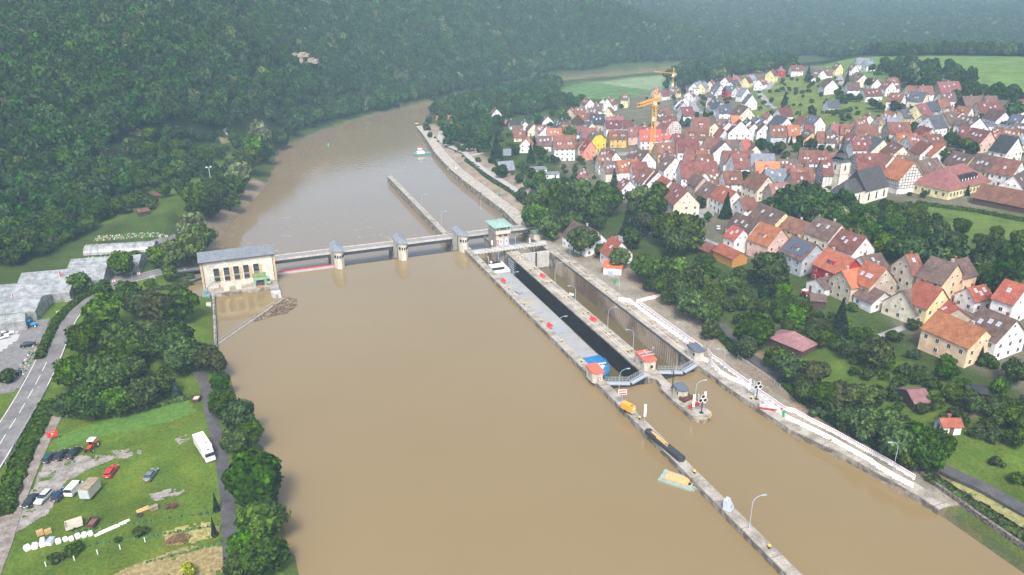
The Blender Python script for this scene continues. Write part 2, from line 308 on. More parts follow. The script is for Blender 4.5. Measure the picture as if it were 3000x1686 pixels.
# ---------------------------------------------------------------- water
def water_mat(name, c1, c2, bump, sx, foam=False):
    m = bpy.data.materials.new(name); m.use_nodes = True; n = m.node_tree.nodes; L = m.node_tree.links; b = n['Principled BSDF']
    b.inputs['Roughness'].default_value = .05; b.inputs['IOR'].default_value = 1.42; b.inputs['Specular IOR Level'].default_value = .5
    tc = n.new('ShaderNodeTexCoord'); no = n.new('ShaderNodeTexNoise'); no.inputs['Scale'].default_value = .012; no.inputs['Detail'].default_value = 3; L.new(tc.outputs['Object'], no.inputs['Vector'])
    mr = n.new('ShaderNodeMapRange'); mr.inputs[1].default_value = .3; mr.inputs[2].default_value = .7; L.new(no.outputs['Fac'], mr.inputs[0])
    mx = n.new('ShaderNodeMix'); mx.data_type = 'RGBA'; mx.inputs[6].default_value = (*c1, 1); mx.inputs[7].default_value = (*c2, 1); L.new(mr.outputs[0], mx.inputs[0]); L.new(mx.outputs[2], b.inputs['Base Color'])
    mp = n.new('ShaderNodeMapping'); mp.inputs['Scale'].default_value = (1, sx, 1); L.new(tc.outputs['Object'], mp.inputs[0])
    nb = n.new('ShaderNodeTexNoise'); nb.inputs['Scale'].default_value = .55; nb.inputs['Detail'].default_value = 6; nb.inputs['Distortion'].default_value = .4; L.new(mp.outputs[0], nb.inputs['Vector'])
    bp = n.new('ShaderNodeBump'); bp.inputs['Strength'].default_value = bump; bp.inputs['Distance'].default_value = .25; L.new(nb.outputs['Fac'], bp.inputs['Height']); L.new(bp.outputs[0], b.inputs['Normal'])
    if foam:
        n1 = n.new('ShaderNodeTexNoise'); n1.inputs['Scale'].default_value = .16; n1.inputs['Detail'].default_value = 9; n1.inputs['Roughness'].default_value = .72; n1.inputs['Distortion'].default_value = 1.6; L.new(tc.outputs['Object'], n1.inputs['Vector'])
        q1 = n.new('ShaderNodeMapRange'); q1.inputs[1].default_value = .60; q1.inputs[2].default_value = .70; q1.inputs[4].default_value = .75; L.new(n1.outputs['Fac'], q1.inputs[0]); sp = n.new('ShaderNodeSeparateXYZ'); L.new(tc.outputs['Object'], sp.inputs[0])
        q2 = n.new('ShaderNodeMapRange'); q2.inputs[1].default_value = 310; q2.inputs[2].default_value = 440; q2.inputs[3].default_value = 1; q2.inputs[4].default_value = 0; L.new(sp.outputs['Y'], q2.inputs[0]); q3 = n.new('ShaderNodeMapRange'); q3.inputs[1].default_value = 90; q3.inputs[2].default_value = 60; L.new(sp.outputs['X'], q3.inputs[0])
        a1 = n.new('ShaderNodeMath'); a1.operation = 'MULTIPLY'; L.new(q1.outputs[0], a1.inputs[0]); L.new(q2.outputs[0], a1.inputs[1]); a2 = n.new('ShaderNodeMath'); a2.operation = 'MULTIPLY'; L.new(a1.outputs[0], a2.inputs[0]); L.new(q3.outputs[0], a2.inputs[1])
        m3 = n.new('ShaderNodeMix'); m3.data_type = 'RGBA'; L.new(a2.outputs[0], m3.inputs[0]); L.new(mx.outputs[2], m3.inputs[6]); m3.inputs[7].default_value = (.62, .57, .48, 1); L.new(m3.outputs[2], b.inputs['Base Color'])
    return m
wm_up = water_mat('muddy_water', (.195, .140, .062), (.212, .156, .073), .1, 1.0)
wm_dn = water_mat('muddy_water_below_weir', (.172, .130, .076), (.192, .148, .090), .3, .5, True)
def sheet(name, pts, z, m):
    me = bpy.data.meshes.new(name); bm = bmesh.new(); vs = [bm.verts.new((x, y, z)) for x, y in pts]; f = bm.faces.new(vs)
    if f.normal.z < 0: f.normal_flip()
    bm.normal_update()
    if f.normal.z < 0: f.normal_flip()
    bmesh.ops.triangulate(bm, faces=bm.faces[:]); bm.to_mesh(me); bm.free(); me.materials.append(m)
    o = bpy.data.objects.new(name, me); COL.objects.link(o); return struct(o)
sheet('river_water', [(-60, -60), (-20, 200), (-20, 289), (90, 289), (90, 162), (103, 160.5), (121, 162), (130, 160), (140, 130), (160, -60)], WL_UP, wm_up)
sheet('river_water_below_weir', [(-40, 290), (-40, 400), (-10, 500), (0, 620), (120, 760), (400, 930), (900, 1000), (900, 850), (440, 790), (300, 740), (200, 620), (150, 480), (140, 340), (128, 270), (104.8, 268), (104.8, 289), (20, 289.5)], WL_DN, wm_dn)
sheet('lock_water', [(90.2, 162), (90.2, 291), (104.7, 290), (104.7, 268), (119.5, 268), (119.5, 162)], WL_DN-.004, water_mat('lock_water', (.085, .072, .030), (.11, .09, .042), .08, 1))
# ---------------------------------------------------------------- foliage meshes
def leafmat(name, c, var=.5, objvar=.6, trans=0.0):
    m = bpy.data.materials.new(name); m.use_nodes = True; n = m.node_tree.nodes; L = m.node_tree.links; b = n['Principled BSDF']
    b.inputs['Roughness'].default_value = .9; b.inputs['Specular IOR Level'].default_value = .03
    oi = n.new('ShaderNodeObjectInfo'); tc = n.new('ShaderNodeTexCoord'); no = n.new('ShaderNodeTexNoise'); no.inputs['Scale'].default_value = 2.2; no.inputs['Detail'].default_value = 4
    va = n.new('ShaderNodeVectorMath'); L.new(tc.outputs['Object'], va.inputs[0]); L.new(oi.outputs['Location'], va.inputs[1]); L.new(va.outputs[0], no.inputs['Vector'])
    hs = n.new('ShaderNodeHueSaturation'); hs.inputs['Color'].default_value = (*c, 1)
    def frac(k):
        f = n.new('ShaderNodeMath'); f.operation = 'MULTIPLY'; f.inputs[1].default_value = k; L.new(oi.outputs['Random'], f.inputs[0]); g = n.new('ShaderNodeMath'); g.operation = 'FRACT'; L.new(f.outputs[0], g.inputs[0]); return g.outputs[0]
    def mr(src, a0, a1, lo=0, hi=1):
        q = n.new('ShaderNodeMapRange'); q.inputs[1].default_value = lo; q.inputs[2].default_value = hi; q.inputs[3].default_value = a0; q.inputs[4].default_value = a1; L.new(src, q.inputs[0]); return q.outputs[0]
    def mul(a, b_):
        f = n.new('ShaderNodeMath'); f.operation = 'MULTIPLY'; L.new(a, f.inputs[0]); L.new(b_, f.inputs[1]); return f.outputs[0]
    L.new(mr(frac(7.7), .5-.045*objvar, .5+.02*objvar), hs.inputs['Hue']); L.new(mr(frac(31.1), .75, 1.1), hs.inputs['Saturation'])
    pw = n.new('ShaderNodeMath'); pw.operation = 'POWER'; pw.inputs[1].default_value = 2.5; L.new(frac(13.3), pw.inputs[0])
    gi = n.new('ShaderNodeNewGeometry')
    L.new(mul(mul(mr(pw.outputs[0], 1-.4*objvar, 1+.9*objvar), mr(no.outputs['Fac'], 1-var, 1+var, .3, .7)), mr(gi.outputs['Random Per Island'], .25, 1.9)), hs.inputs['Value'])  # wide random leaf tones also stand in for highlights and shade within crowns
    L.new(hs.outputs[0], b.inputs['Base Color'])
    return m
LEAF = leafmat('broad_leaves', (.019, .053, .009)); LEAFN = leafmat('garden_leaves', (.034, .070, .005), objvar=.6); LEAFL = leafmat('pale_leaves', (.080, .110, .032), objvar=.2); CONI = leafmat('needles', (.009, .024, .011), objvar=.3); BLUE = leafmat('blue_needles', (.03, .058, .05), objvar=.2)
SHR = leafmat('shrub_leaves', (.032, .062, .007), objvar=.5); YEL = leafmat('yellow_leaves', (.22, .26, .02), objvar=.1); RIV = leafmat('lush_leaves', (.028, .066, .003), objvar=.5); BRW = leafmat('brownish_leaves', (.042, .052, .016), objvar=.2)
BARK = mat('bark', (.10, .075, .05), .9, .25, 3)
def quads_mesh(name, P0, N, size, m, core=None, lift=.0):
    """leaf clumps: one small bent quad per point"""
    n = len(P0); N = N/np.linalg.norm(N, axis=1, keepdims=True)
    R = RNG.normal(size=(n, 3)); A = np.cross(N, R); A /= np.linalg.norm(A, axis=1, keepdims=True); B = np.cross(N, A)
    s = (size*(.6+.8*RNG.rand(n)))[:, None]; A = A*s; B = B*s*(.6+.5*RNG.rand(n))[:, None]
    v = np.stack([P0-A-B*.3, P0+B*-.9+N*s*.25, P0+A-B*.2, P0+B], 1).reshape(-1, 3); f = np.arange(4*n).reshape(-1, 4)
    if core is not None: cv, cf = core; f2 = cf+len(v); v = np.concatenate([v, cv])
    me = bpy.data.meshes.new(name); nf = len(f)+(len(cf) if core is not None else 0); li = f.ravel(); st = np.arange(0, 4*len(f), 4)
    if core is not None: li = np.concatenate([li, f2.ravel()]); st = np.concatenate([st, 4*len(f)+np.arange(0, 3*len(cf), 3)])
    me.vertices.add(len(v)); me.vertices.foreach_set('co', v.ravel()); me.loops.add(len(li)); me.loops.foreach_set('vertex_index', li.astype(np.int32))
    me.polygons.add(nf); me.polygons.foreach_set('loop_start', st.astype(np.int32)); me.update(calc_edges=True); me.materials.append(m); return me
def ico(sub=1):
    bm = bmesh.new(); bmesh.ops.create_icosphere(bm, subdivisions=sub, radius=1); v = np.array([x.co[:] for x in bm.verts]); f = np.array([[q.index for q in x.verts] for x in bm.faces]); bm.free(); return v, f
ICV, ICF = ico(2)
def crown(name, m, seed, leaves, size, lobes=14, hgt=.85, flat=.0):
    """unit crown: half width about 1, centred at the origin, half height hgt"""
    rs = np.random.RandomState(seed); c = rs.normal(size=(lobes, 3)); c /= np.linalg.norm(c, axis=1, keepdims=True); c *= (.35+.33*rs.rand(lobes))[:, None]; c[:, 2] *= hgt*1.05; c[:, 2] += .05
    c[0] = (0, 0, hgt*.45); c[1] = (0, 0, 0); r = (.30+.17*rs.rand(lobes))*min(1, (15/lobes)**.33); r[1] = .5
    k = rs.randint(0, lobes, leaves); d = rs.normal(size=(leaves, 3)); d /= np.linalg.norm(d, axis=1, keepdims=True)
    out = c[k]*1.2+np.array([0, 0, .35]); d = d+out*.8; d /= np.linalg.norm(d, axis=1, keepdims=True)
    P0 = c[k]+d*(r[k]*(.78+.30*rs.rand(leaves)+.35*rs.rand(leaves)**4))[:, None]
    N = d+rs.normal(size=(leaves, 3))*.55
    cv = []; cf = []
    for i in range(lobes): cf.append(ICF+len(ICV)*i); cv.append(ICV*r[i]*.62*(1+.25*rs.normal(size=(len(ICV), 1)))+c[i])
    return quads_mesh(name, P0, N, size, m, (np.concatenate(cv), np.concatenate(cf)))
def conifer(name, m, seed, leaves, size, slim=1.0):
    rs = np.random.RandomState(seed); z = rs.rand(leaves)**1.25; tier = (z*11) % 1; R = (1-z)*(.72+.28*(1-tier))*(.85+.3*rs.rand(leaves)); a = rs.rand(leaves)*6.283
    a = np.round(a*3.5+rs.normal(size=leaves)*.22)/3.5+z*5
    P0 = np.stack([np.cos(a)*R, np.sin(a)*R, z*2-1-R*.12], 1); N = np.stack([np.cos(a)*.5, np.sin(a)*.5, np.full(leaves, .9)], 1)+rs.normal(size=(leaves, 3))*.35
    cv = ICV.copy(); cv[:, :2] *= (.62*(1-(cv[:, 2:3]+1)/2)+.04); cf = ICF
    return quads_mesh(name, P0, N, size, m, (cv, cf))
def blobby(name, m, seed, leaves, size): return crown(name, m, seed, leaves, size, 9, .75)
CROWN = {'b': [crown('crown', LEAFN, i, 3600, .105, 20) for i in range(4)], 'r': [crown('crown', RIV, 20+i, 5000, .085, 26) for i in range(4)],
 'l': [crown('crown', LEAFL, 30+i, 2600, .12) for i in range(2)], 'w': [crown('crown', BRW, 35, 2800, .12)], 'y': [crown('crown', YEL, 36, 1200, .1)],
 'c': [conifer('crown', CONI, 40+i, 2600, .10) for i in range(2)], 'u': [conifer('crown', BLUE, 45, 2200, .10)], 't': [conifer('crown', CONI, 47, 900, .13)],
 's': [blobby('crown', SHR, 50+i, 900, .15) for i in range(3)], 'f': [crown('crown', LEAF, 60+i, 620, .22, 9) for i in range(4)], 'g': [conifer('crown', CONI, 66, 420, .17)], 'h': [crown('crown', LEAFL, 68, 620, .22, 9)]}
TRUNK = MB().tube([(0, 0, 0), (.02, .01, .5), (-.02, .03, 1)], .5, 7, .28).tube([(-.02, .03, .62), (1.2, .6, 1.15)], .2, 5, .1).tube([(0, .0, .55), (-1.1, -.5, 1.1)], .2, 5, .1).tube([(0, .0, .7), (.2, -1.2, 1.2)], .18, 5, .1).mesh('trunk', BARK)
KN = {'b': ('green broadleaf tree', 'broadleaf_tree'), 'r': ('deep green leafy tree', 'broadleaf_tree'), 'l': ('pale flowering tree', 'flowering_tree'), 'w': ('brownish green tree', 'broadleaf_tree'), 'y': ('bright yellow leaved tree', 'yellow_tree'),
 'c': ('dark spruce', 'spruce_tree'), 'u': ('blue-grey spruce', 'blue_spruce'), 't': ('narrow dark conifer', 'columnar_conifer'), 's': ('green garden shrub', 'shrub'), 'f': ('green broadleaf tree', 'broadleaf_tree'), 'g': ('dark spruce', 'spruce_tree'), 'h': ('pale flowering tree', 'flowering_tree')}
NTREE = [0]
def tree(x, y, r, typ, place, H=None, group=None):
    """r crown radius in metres, H total height"""
    NTREE[0] += 1; z = hz(x, y); nm = KN[typ][1]; look = KN[typ][0]
    con = typ in 'cutg'
    if H is None: H = r*(3.6 if typ in 'cu' else 5 if typ == 't' else 1.6 if typ == 's' else 2.15)
    t = empty(nm, (x, y, z))
    if typ in 'brlwfh' and H < 7.5: look = 'small '+look
    elif typ in 'brlwfhc' and H > 15: look = 'tall '+look
    me = random.choice(CROWN[typ])
    if con: c = inst('crown', me, t, (0, 0, H*.54), random.random()*6.28, (r, r, H*.49)); th = H*.3
    elif typ == 's': c = inst('crown', me, t, (0, 0, H*.42), random.random()*6.28, (r, r, H*.62)); th = H*.3
    else: hh = H*.40; c = inst('crown', me, t, (0, 0, H*.57), random.random()*6.28, (r*1.08, r*(.9+.2*random.random()), hh/.85*1.05)); th = H*.55
    inst('trunk', TRUNK, t, (0, 0, -.4), random.random()*6.28, (r*.13 if not con else r*.1, r*.13 if not con else r*.1, th+.4))
    tag(t, None, 'shrub' if typ == 's' else 'tree', group or ('shrubs ' if typ == 's' else 'trees ')+place); LABQ.append((t, look, place, proj((x, y, z+H/2))[0])); return t
def tpx(u, v, rp, typ, place, k=K, Hk=None):
    """crown centre pixel and crown radius in pixels -> a tree standing where that crown would be"""
    u, v, rp = u*k, v*k, rp*k; p = T(u, v, 5.); d = proj(p)[2]; r = rp*d/FPX*(.82 if typ in 'cug' else 1)
    H = r*(3.6 if typ in 'cug' else 6 if typ == 't' else 1.25 if typ == 's' else 2.15)
    if Hk: H *= Hk
    p = T(u, v, H*.55); return tree(p.x, p.y, r, typ, place, H)
# ---- trees read off the photograph (2576 wide view pixels)
Z1 = 'in the grove between road and river'
for a in [(330,745,38,'b'),(395,775,42,'w'),(455,765,42,'b'),(252,790,45,'b'),(215,850,42,'r'),(300,850,45,'b'),(385,850,48,'b'),(432,862,52,'r'),(185,935,42,'r'),(262,955,56,'r'),(325,935,42,'r'),(360,990,40,'b'),(222,1005,50,'r'),(172,1015,30,'r'),(455,900,42,'r'),(492,895,38,'b'),(405,965,34,'b'),(298,905,45,'r'),(350,770,36,'b'),(290,1010,40,'r'),(345,870,40,'b')]: tpx(*a, Z1)
tpx(441,975,18,'u', Z1)
Z2 = 'on the river bank below the weir house'
for a in [(535,905,36,'w'),(553,965,26,'r'),(560,1015,36,'r'),(600,1055,46,'r'),(628,1095,36,'r'),(590,1110,36,'r'),(642,1205,76,'r'),(650,1315,58,'b'),(612,1375,44,'r'),(655,1405,55,'r'),(600,1430,40,'r'),(690,1395,36,'b')]: tpx(*a, Z2)
for a in [(541,1262,9,'t'),(536,1325,9,'t')]: tpx(*a, 'on the lawn edge beside the river lane')
Z3 = 'in the orchard strip behind the white sacks'
for a in [(350,1338,22,'s'),(185,1378,24,'s'),(140,1400,20,'s'),(296,1358,12,'s')]: tpx(*a, Z3)
tpx(470,1436,22,'y', 'at the bottom edge beside the flower beds')
Z4 = 'beside the greenhouses'
for a in [(200,712,27,'b'),(306,662,33,'r'),(425,686,21,'r'),(258,725,20,'b'),(375,710,16,'s'),(478,695,12,'s'),(12,945,28,'s')]: tpx(*a, Z4)
Z5 = 'between the nursery beds and the downstream river'
for a in [(484,572,36,'l'),(475,625,36,'l'),(430,640,34,'l'),(398,645,28,'b'),(505,650,18,'b'),(500,600,34,'b')]: tpx(*a, Z5)
Z6 = 'along the left bank downstream of the weir'
for a in [(500,505,42,'b'),(545,480,36,'b'),(575,500,26,'b'),(600,440,30,'l'),(590,470,28,'b'),(628,405,30,'b'),(652,340,34,'l'),(700,350,24,'f'),(738,320,20,'f'),(640,372,30,'b'),(530,520,26,'b'),(670,385,22,'b')]: tpx(*a, Z6)
Z7 = 'in the wooded garden behind the lock'
for a in [(1350,545,32,'b'),(1380,572,30,'b'),(1345,510,24,'b'),(1400,500,36,'b'),(1522,500,38,'b'),(1462,482,32,'b'),(1490,530,36,'b'),(1462,604,36,'b'),(1640,525,38,'b'),(1680,575,40,'b'),(1738,582,42,'b'),(1625,565,30,'w'),(1700,610,36,'b'),(1660,490,30,'b'),(1612,500,32,'b'),(1590,600,26,'b'),(1560,650,26,'b'),(1436,560,26,'b')]: tpx(*a, Z7)
tpx(1382,508,18,'y', Z7)
for a in [(1545,455,20,'u'),(1248,372,22,'c'),(1600,545,22,'c'),(1575,560,20,'c'),(1485,565,20,'c'),(1690,505,13,'c'),(1763,510,15,'b'),(1829,515,21,'c'),(1781,545,12,'b'),(1335,385,16,'c'),(2115,800,34,'c'),(1510,630,18,'b')]: tpx(*a, 'among the gardens in front of the old village')
Z8 = 'in the dense hedge wood beside the lock'
for a in [(1620,672,34,'b'),(1662,690,38,'b'),(1705,680,34,'b'),(1742,700,34,'b'),(1705,725,38,'b'),(1745,765,36,'b'),(1775,790,28,'b'),(1800,740,26,'b'),(1790,830,24,'b'),(1835,770,20,'s'),(1938,678,44,'b'),(1966,735,26,'b'),(1860,715,26,'s'),(1640,715,24,'s'),(1885,690,24,'s'),(1830,715,26,'b')]: tpx(*a, Z8)
Z9 = 'along the lane above the upper lock entrance'
for a in [(1895,830,46,'b'),(1875,872,30,'b'),(1950,900,28,'b'),(1990,925,36,'b'),(2040,945,40,'w'),(2025,985,28,'b'),(2085,995,38,'b'),(2125,1005,40,'w'),(2175,1005,42,'b'),(2130,1055,32,'b'),(2180,1065,42,'b'),(2235,1065,42,'b'),(2255,1115,46,'b'),(2305,1105,44,'b'),(2335,1140,46,'r'),(2372,1118,36,'r'),(2285,1150,30,'b'),(2060,1030,24,'s')]: tpx(*a, Z9)
Z10 = 'in the lower right gardens'
for a in [(2212,888,40,'b'),(2310,932,26,'s'),(2300,890,20,'s'),(2385,905,22,'s'),(2466,880,20,'c'),(2250,845,24,'s'),(2300,815,22,'s'),(2155,905,18,'s'),(2420,965,24,'s'),(2490,905,26,'s'),(2550,935,30,'b'),(2440,1010,20,'s'),(2500,1000,22,'s'),(2460,1085,24,'s'),(2500,1095,24,'s'),(2545,1050,30,'b'),(2510,1160,20,'s'),(2560,1200,24,'s'),(2060,825,18,'s'),(2145,770,18,'s'),(1995,770,16,'s'),(2560,1100,26,'b'),(2030,800,16,'s'),(2180,830,16,'s')]: tpx(*a, Z10)
# ---- scattered trees of the dense zones: every tree its own object, spaced apart, kept off the buildings
HOUSES = []
def scatter(poly, n, rr, types, place, gap=.8, k=1.0, hk=None):
    us = [p[0] for p in poly]; vs_ = [p[1] for p in poly]; done = []; tries = 0
    while len(done) < n and tries < n*60:
        tries += 1; u = random.uniform(min(us), max(us)); v = random.uniform(min(vs_), max(vs_))
        if not bool(inpoly(np.array([u]), np.array([v]), poly)[0]): continue
        p = T(u, v, 0); r = random.uniform(*rr)
        if any((p.x-a)**2+(p.y-b_)**2 < ((r+c)*gap)**2 for a, b_, c in done): continue
        if any((p.x-a)**2+(p.y-b_)**2 < (c*.62+r*.8)**2 for a, b_, c in HOUSES): continue
        done.append((p.x, p.y, r)); t = random.choice(types); tree(p.x, p.y, r*(.5 if t in 'cgt' else .85 if t == 's' else 1), t, place)
# ---------------------------------------------------------------- lock, weir, powerhouse
CONC = mat('weathered_concrete', (.20, .18, .145), .9, scale=.35, c2=(.36, .33, .28), thr=(.35, .6), s2=2.5, bump=.3)
CONCD = mat('stained_concrete', (.13, .115, .09), .9, scale=.5, c2=(.34, .31, .26), thr=(.42, .62), s2=3, bump=.3)
joints(CONC); joints(CONCD)
CONCL = mat('clean_concrete', (.44, .43, .40), .8, .1, .6, s2=3)
CHDARK = mat('dark_chamber_wall', (.015, .012, .009), .95, .3, 1.2, s2=.4, spec=.05)
CREAM = mat('cream_render', (.50, .46, .38), .9, .06, 1.5, s2=.5); GREYM = mat('galvanised_steel', (.42, .46, .50), .45, .08, 3, metal=.3)
STEELD = mat('dark_steel', (.05, .05, .055), .6, .2, 2); WHITE = mat('white_paint', (.78, .78, .76), .5, .04, 3); RED = mat('red_paint', (.55, .035, .03), .5, .08, 3)
YELP = mat('yellow_paint', (.75, .48, .03), .5, .08, 4); BLACK = mat('black_paint', (.02, .02, .022), .5, .1, 3); ORNG = mat('orange_paint', (.80, .33, .03), .45, .06, 2); ASPH = mat('asphalt', (.16, .155, .15), .95, .10, 1.2, s2=.25)
DKASPH = mat('dark_asphalt', (.075, .072, .075), .95, .12, 1.5, s2=.3); GLASS = mat('dark_glass', (.02, .03, .035), .08, .2, 1, spec=.6); RUST = mat('rusty_steel', (.10, .045, .03), .85, .3, 2); TIMB = mat('sawn_timber', (.52, .34, .14), .8, .15, 3)
REDROOF = mat('red_metal_roof', (.62, .12, .07), .5, .08, 1.5); SLATE = mat('grey_metal_roof', (.10, .12, .145), .45, .10, 1.2); COPPER = mat('green_copper_roof', (.24, .36, .30), .6, .12, 1.2); MINT = mat('green_machine_paint', (.22, .40, .25), .5, .1, 2)
BLUEP = mat('blue_paint', (.02, .16, .38), .35, .12, 1); HATCH = mat('hatch_cover_metal', (.30, .30, .295), .4, .05, .25); BOATG = mat('grey_green_paint', (.26, .32, .28), .5, .1, 2)
def ring(pts, z0, z1, name, m, label, cat, top=None):
    """a solid wall with an outline in plan; the top is its own sheet"""
    b = MB(); b.prism(pts, z0, z1); return b
# piles: pieces of the lock as one wall each
def wallobj(name, pts, z0, z1, label, m=CONCD, topm=CONC, cap=.25):
    b = MB(); b.prism(pts, z0, z1-cap); o = b.build(name, m); tag(o, label, 'lock wall')
    MB().prism(pts, z1-cap+.002, z1).build('coping', topm, o); return o
BT = -9
lw = wallobj('lock_wall', [(87.6, -60), (90.3, -60), (90.3, 290), (87.6, 286)], BT, WT, 'narrow outer concrete lock wall running from the near edge to the weir')
# middle wall with the gate recess, chamber face dark
mw = wallobj('lock_wall', [(102.3, 166), (107.5, 166), (107.5, 292), (102.3, 292)], BT, WT, 'broad middle concrete wall between the two lock chambers')
MB().box(102.28-.05, 102.3, 166, 268, -8, WT-.5).build('dark_face', CHDARK, mw)
mh = [(102.6, 139.4), (103.3, 138.2), (105.0, 137.2), (107.0, 137.9), (108.3, 139.6), (108.4, 141.5), (107.9, 149.5), (106.4, 157.6), (106.9, 161.2), (107.5, 166), (102.3, 166), (102.4, 162.5), (104.4, 160.0), (103.8, 156.4), (102.8, 155.4), (102.4, 150)]
mole = wallobj('lock_wall', mh, BT, WT-.2, 'round ended concrete mole between the two upper lock entrances')
# yellow / black edge marks of the round head
b = MB()
for i, a in enumerate([200, 228, 256, 284, 312, 340]):
    for s in (0, 1):
        t0 = rad(a+s*12); t1 = rad(a+s*12+7); c = (105.35, 140.1); R0, R1 = 2.78, 3.02
        b.poly([(c[0]+R0*math.cos(t0), c[1]+R0*math.sin(t0), WT-.19), (c[0]+R1*math.cos(t0), c[1]+R1*math.sin(t0), WT-.19), (c[0]+R1*math.cos(t1), c[1]+R1*math.sin(t1), WT-.19), (c[0]+R0*math.cos(t1), c[1]+R0*math.sin(t1), WT-.19)])
b.build('edge_marking', YELP, mole)
# right quay: upper entrance, then along the right chamber
rq = [(119.5, 163), (120, 156.3), (120, 149.1), (121.6, 125.9), (126.4, 110.9), (129.4, 96.4), (130.2, 89)]
o = wallobj('quay_wall', [(119.4, 292), (119.4, 163)]+rq[1:]+[(133.6, 89), (133, 97), (130, 111), (125.5, 126), (124.5, 150), (124.5, 292)], BT, WT, 'right hand concrete lock quay with sheet piled chamber side')
# sheet piles of the right chamber
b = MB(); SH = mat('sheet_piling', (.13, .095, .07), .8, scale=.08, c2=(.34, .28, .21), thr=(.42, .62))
MB().box(119.30, 119.39, 172, 262, -8, WT-.3).build('pile_shade_backing', mat('pile_gap_shade', (.018, .014, .012), .9, .2), o)  # near-black sheet paints the shade in the gaps between the piles
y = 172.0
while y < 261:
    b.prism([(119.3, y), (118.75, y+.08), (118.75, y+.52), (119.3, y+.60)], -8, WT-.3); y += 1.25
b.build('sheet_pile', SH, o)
b = MB(); b.box(118.8, 119.4, 166, 262, WT-.28, WT-.02); b.build('fender_beam', STEELD, o)
# pale guide lines on the copings
LINE = mat('worn_line_paint', (.70, .60, .38), .8, .1, 3)
for x in (104.35, 105.25): MB().box(x-.07, x+.07, 171, 268, WT+.004, WT+.02).build('guide_rail', LINE, mw)
MB().box(121.4, 121.55, 170, 268, WT+.004, WT+.02).build('guide_rail', LINE, o)
# apron behind the quay
QP = mat('quay_paving', (.17, .15, .115), .95, scale=.12, c2=(.27, .24, .18), thr=(.35, .65), s2=1.6)
struct(MB().prism([(124.5, 292), (124.5, 150), (125.5, 126), (130, 111), (133, 97), (133.6, 89), (138, 88), (138, 97), (136, 112), (133.5, 128), (134.5, 150), (136, 190), (134, 240), (131, 292)], .6, WT-.05).build('quay_pavement', QP))
# downstream separation wall and quay
b = MB().prism([(87.4, 292.2), (90.2, 292.2), (90.2, 435), (87.5, 435)], BT, -1.5-.25); o = b.build('guide_wall', CONCD); tag(o, 'long free standing concrete wall in the river below the weir', 'river wall'); MB().prism([(87.4, 292.2), (90.2, 292.2), (90.2, 435), (87.5, 435)], -1.748, -1.5).build('coping', CONC, o)
q2 = [(124, 300), (124.5, 322), (126.2, 341), (126.3, 371), (126.4, 402), (127, 436), (131.5, 490), (137.3, 530), (141.2, 560), (144.2, 590)]
off = [(x+7, y-1) for x, y in q2]
b = MB()
for i in range(len(q2)-1): b.prism([q2[i], off[i], off[i+1], q2[i+1]], BT, -1.5)
o = b.build('quay_wall', CONCD); tag(o, 'long curved concrete quay on the right bank downstream', 'quay')
b = MB()
for i in range(len(q2)-1): b.poly([(*q2[i], -1.49), (*off[i], -1.49), (*off[i+1], -1.49), (*q2[i+1], -1.49)])
b.build('walkway', mat('pale_quay_concrete', (.34, .31, .26), .9, .14, .5, s2=3), o)
for yy in (345, 378, 410, 444): MB().box(125.7 if yy < 440 else 127.0, 126.6 if yy < 440 else 128, yy, yy+1.6, -6, -1.2).build('fender_block', CONCD, o)
# mitre gates with walkways (near end) : two leaves each
def gate(x0, x1, label, lower=False, yb=163.6, ya=161.0):
    t = empty('lock_gate', ((x0+x1)/2, yb, WT)); tag(t, label, 'lock gate'); hw = (x1-x0)/2; dy = ya-yb
    for s in (-1, 1):
        A = (s*(hw+.3), 0.); B = (0., dy); L = math.hypot(A[0], A[1]-B[1]); n = Vector((-(B[1]-A[1]), B[0]-A[0])).normalized()*(1 if s > 0 else -1)
        if n.y < 0: n = -n
        # n points downstream
        b = MB(); b.bar((A[0], A[1], -4), (B[0], B[1], -4), .7, 7.0); lf = b.build('gate_leaf', STEELD, t)
        b = MB(); o1 = n*(-.55)
        b.bar((A[0]+o1.x, A[1]+o1.y, -.12), (B[0]+o1.x, B[1]+o1.y, -.12), .9, .1)
        b.bar((A[0]+o1.x*2, A[1]+o1.y*2, -.28), (B[0]+o1.x*2, B[1]+o1.y*2, -.28), .12, .32); b.build('walkway', GREYM, t)
        b = MB()
        for k in (-.35, .9):
            q = n*k
            for zz in (.45, .85, 1.15): b.bar((A[0]+q.x, A[1]+q.y, zz-.1), (B[0]+q.x, B[1]+q.y, zz-.1), .05, .05)
            for i in range(8):
                f = i/7; b.bar((A[0]+(B[0]-A[0])*f+q.x, A[1]+(B[1]-A[1])*f+q.y, -.1), (A[0]+(B[0]-A[0])*f+q.x, A[1]+(B[1]-A[1])*f+q.y, 1.05), .05, .05)
        b.build('railing', GREYM, t)
        b = MB(); b.bar((A[0]-s*.3+n.x*.6, A[1]+n.y*.6, -.4), (B[0]+n.x*.6, B[1]+n.y*.6, -.4), .25, .25); b.build('gate_beam', GREYM, t)
gate(90.3, 102.3, 'closed mitre gate with grey walkway across the barge chamber'); gate(107.5, 119.4, 'closed mitre gate with grey walkway across the empty right chamber')
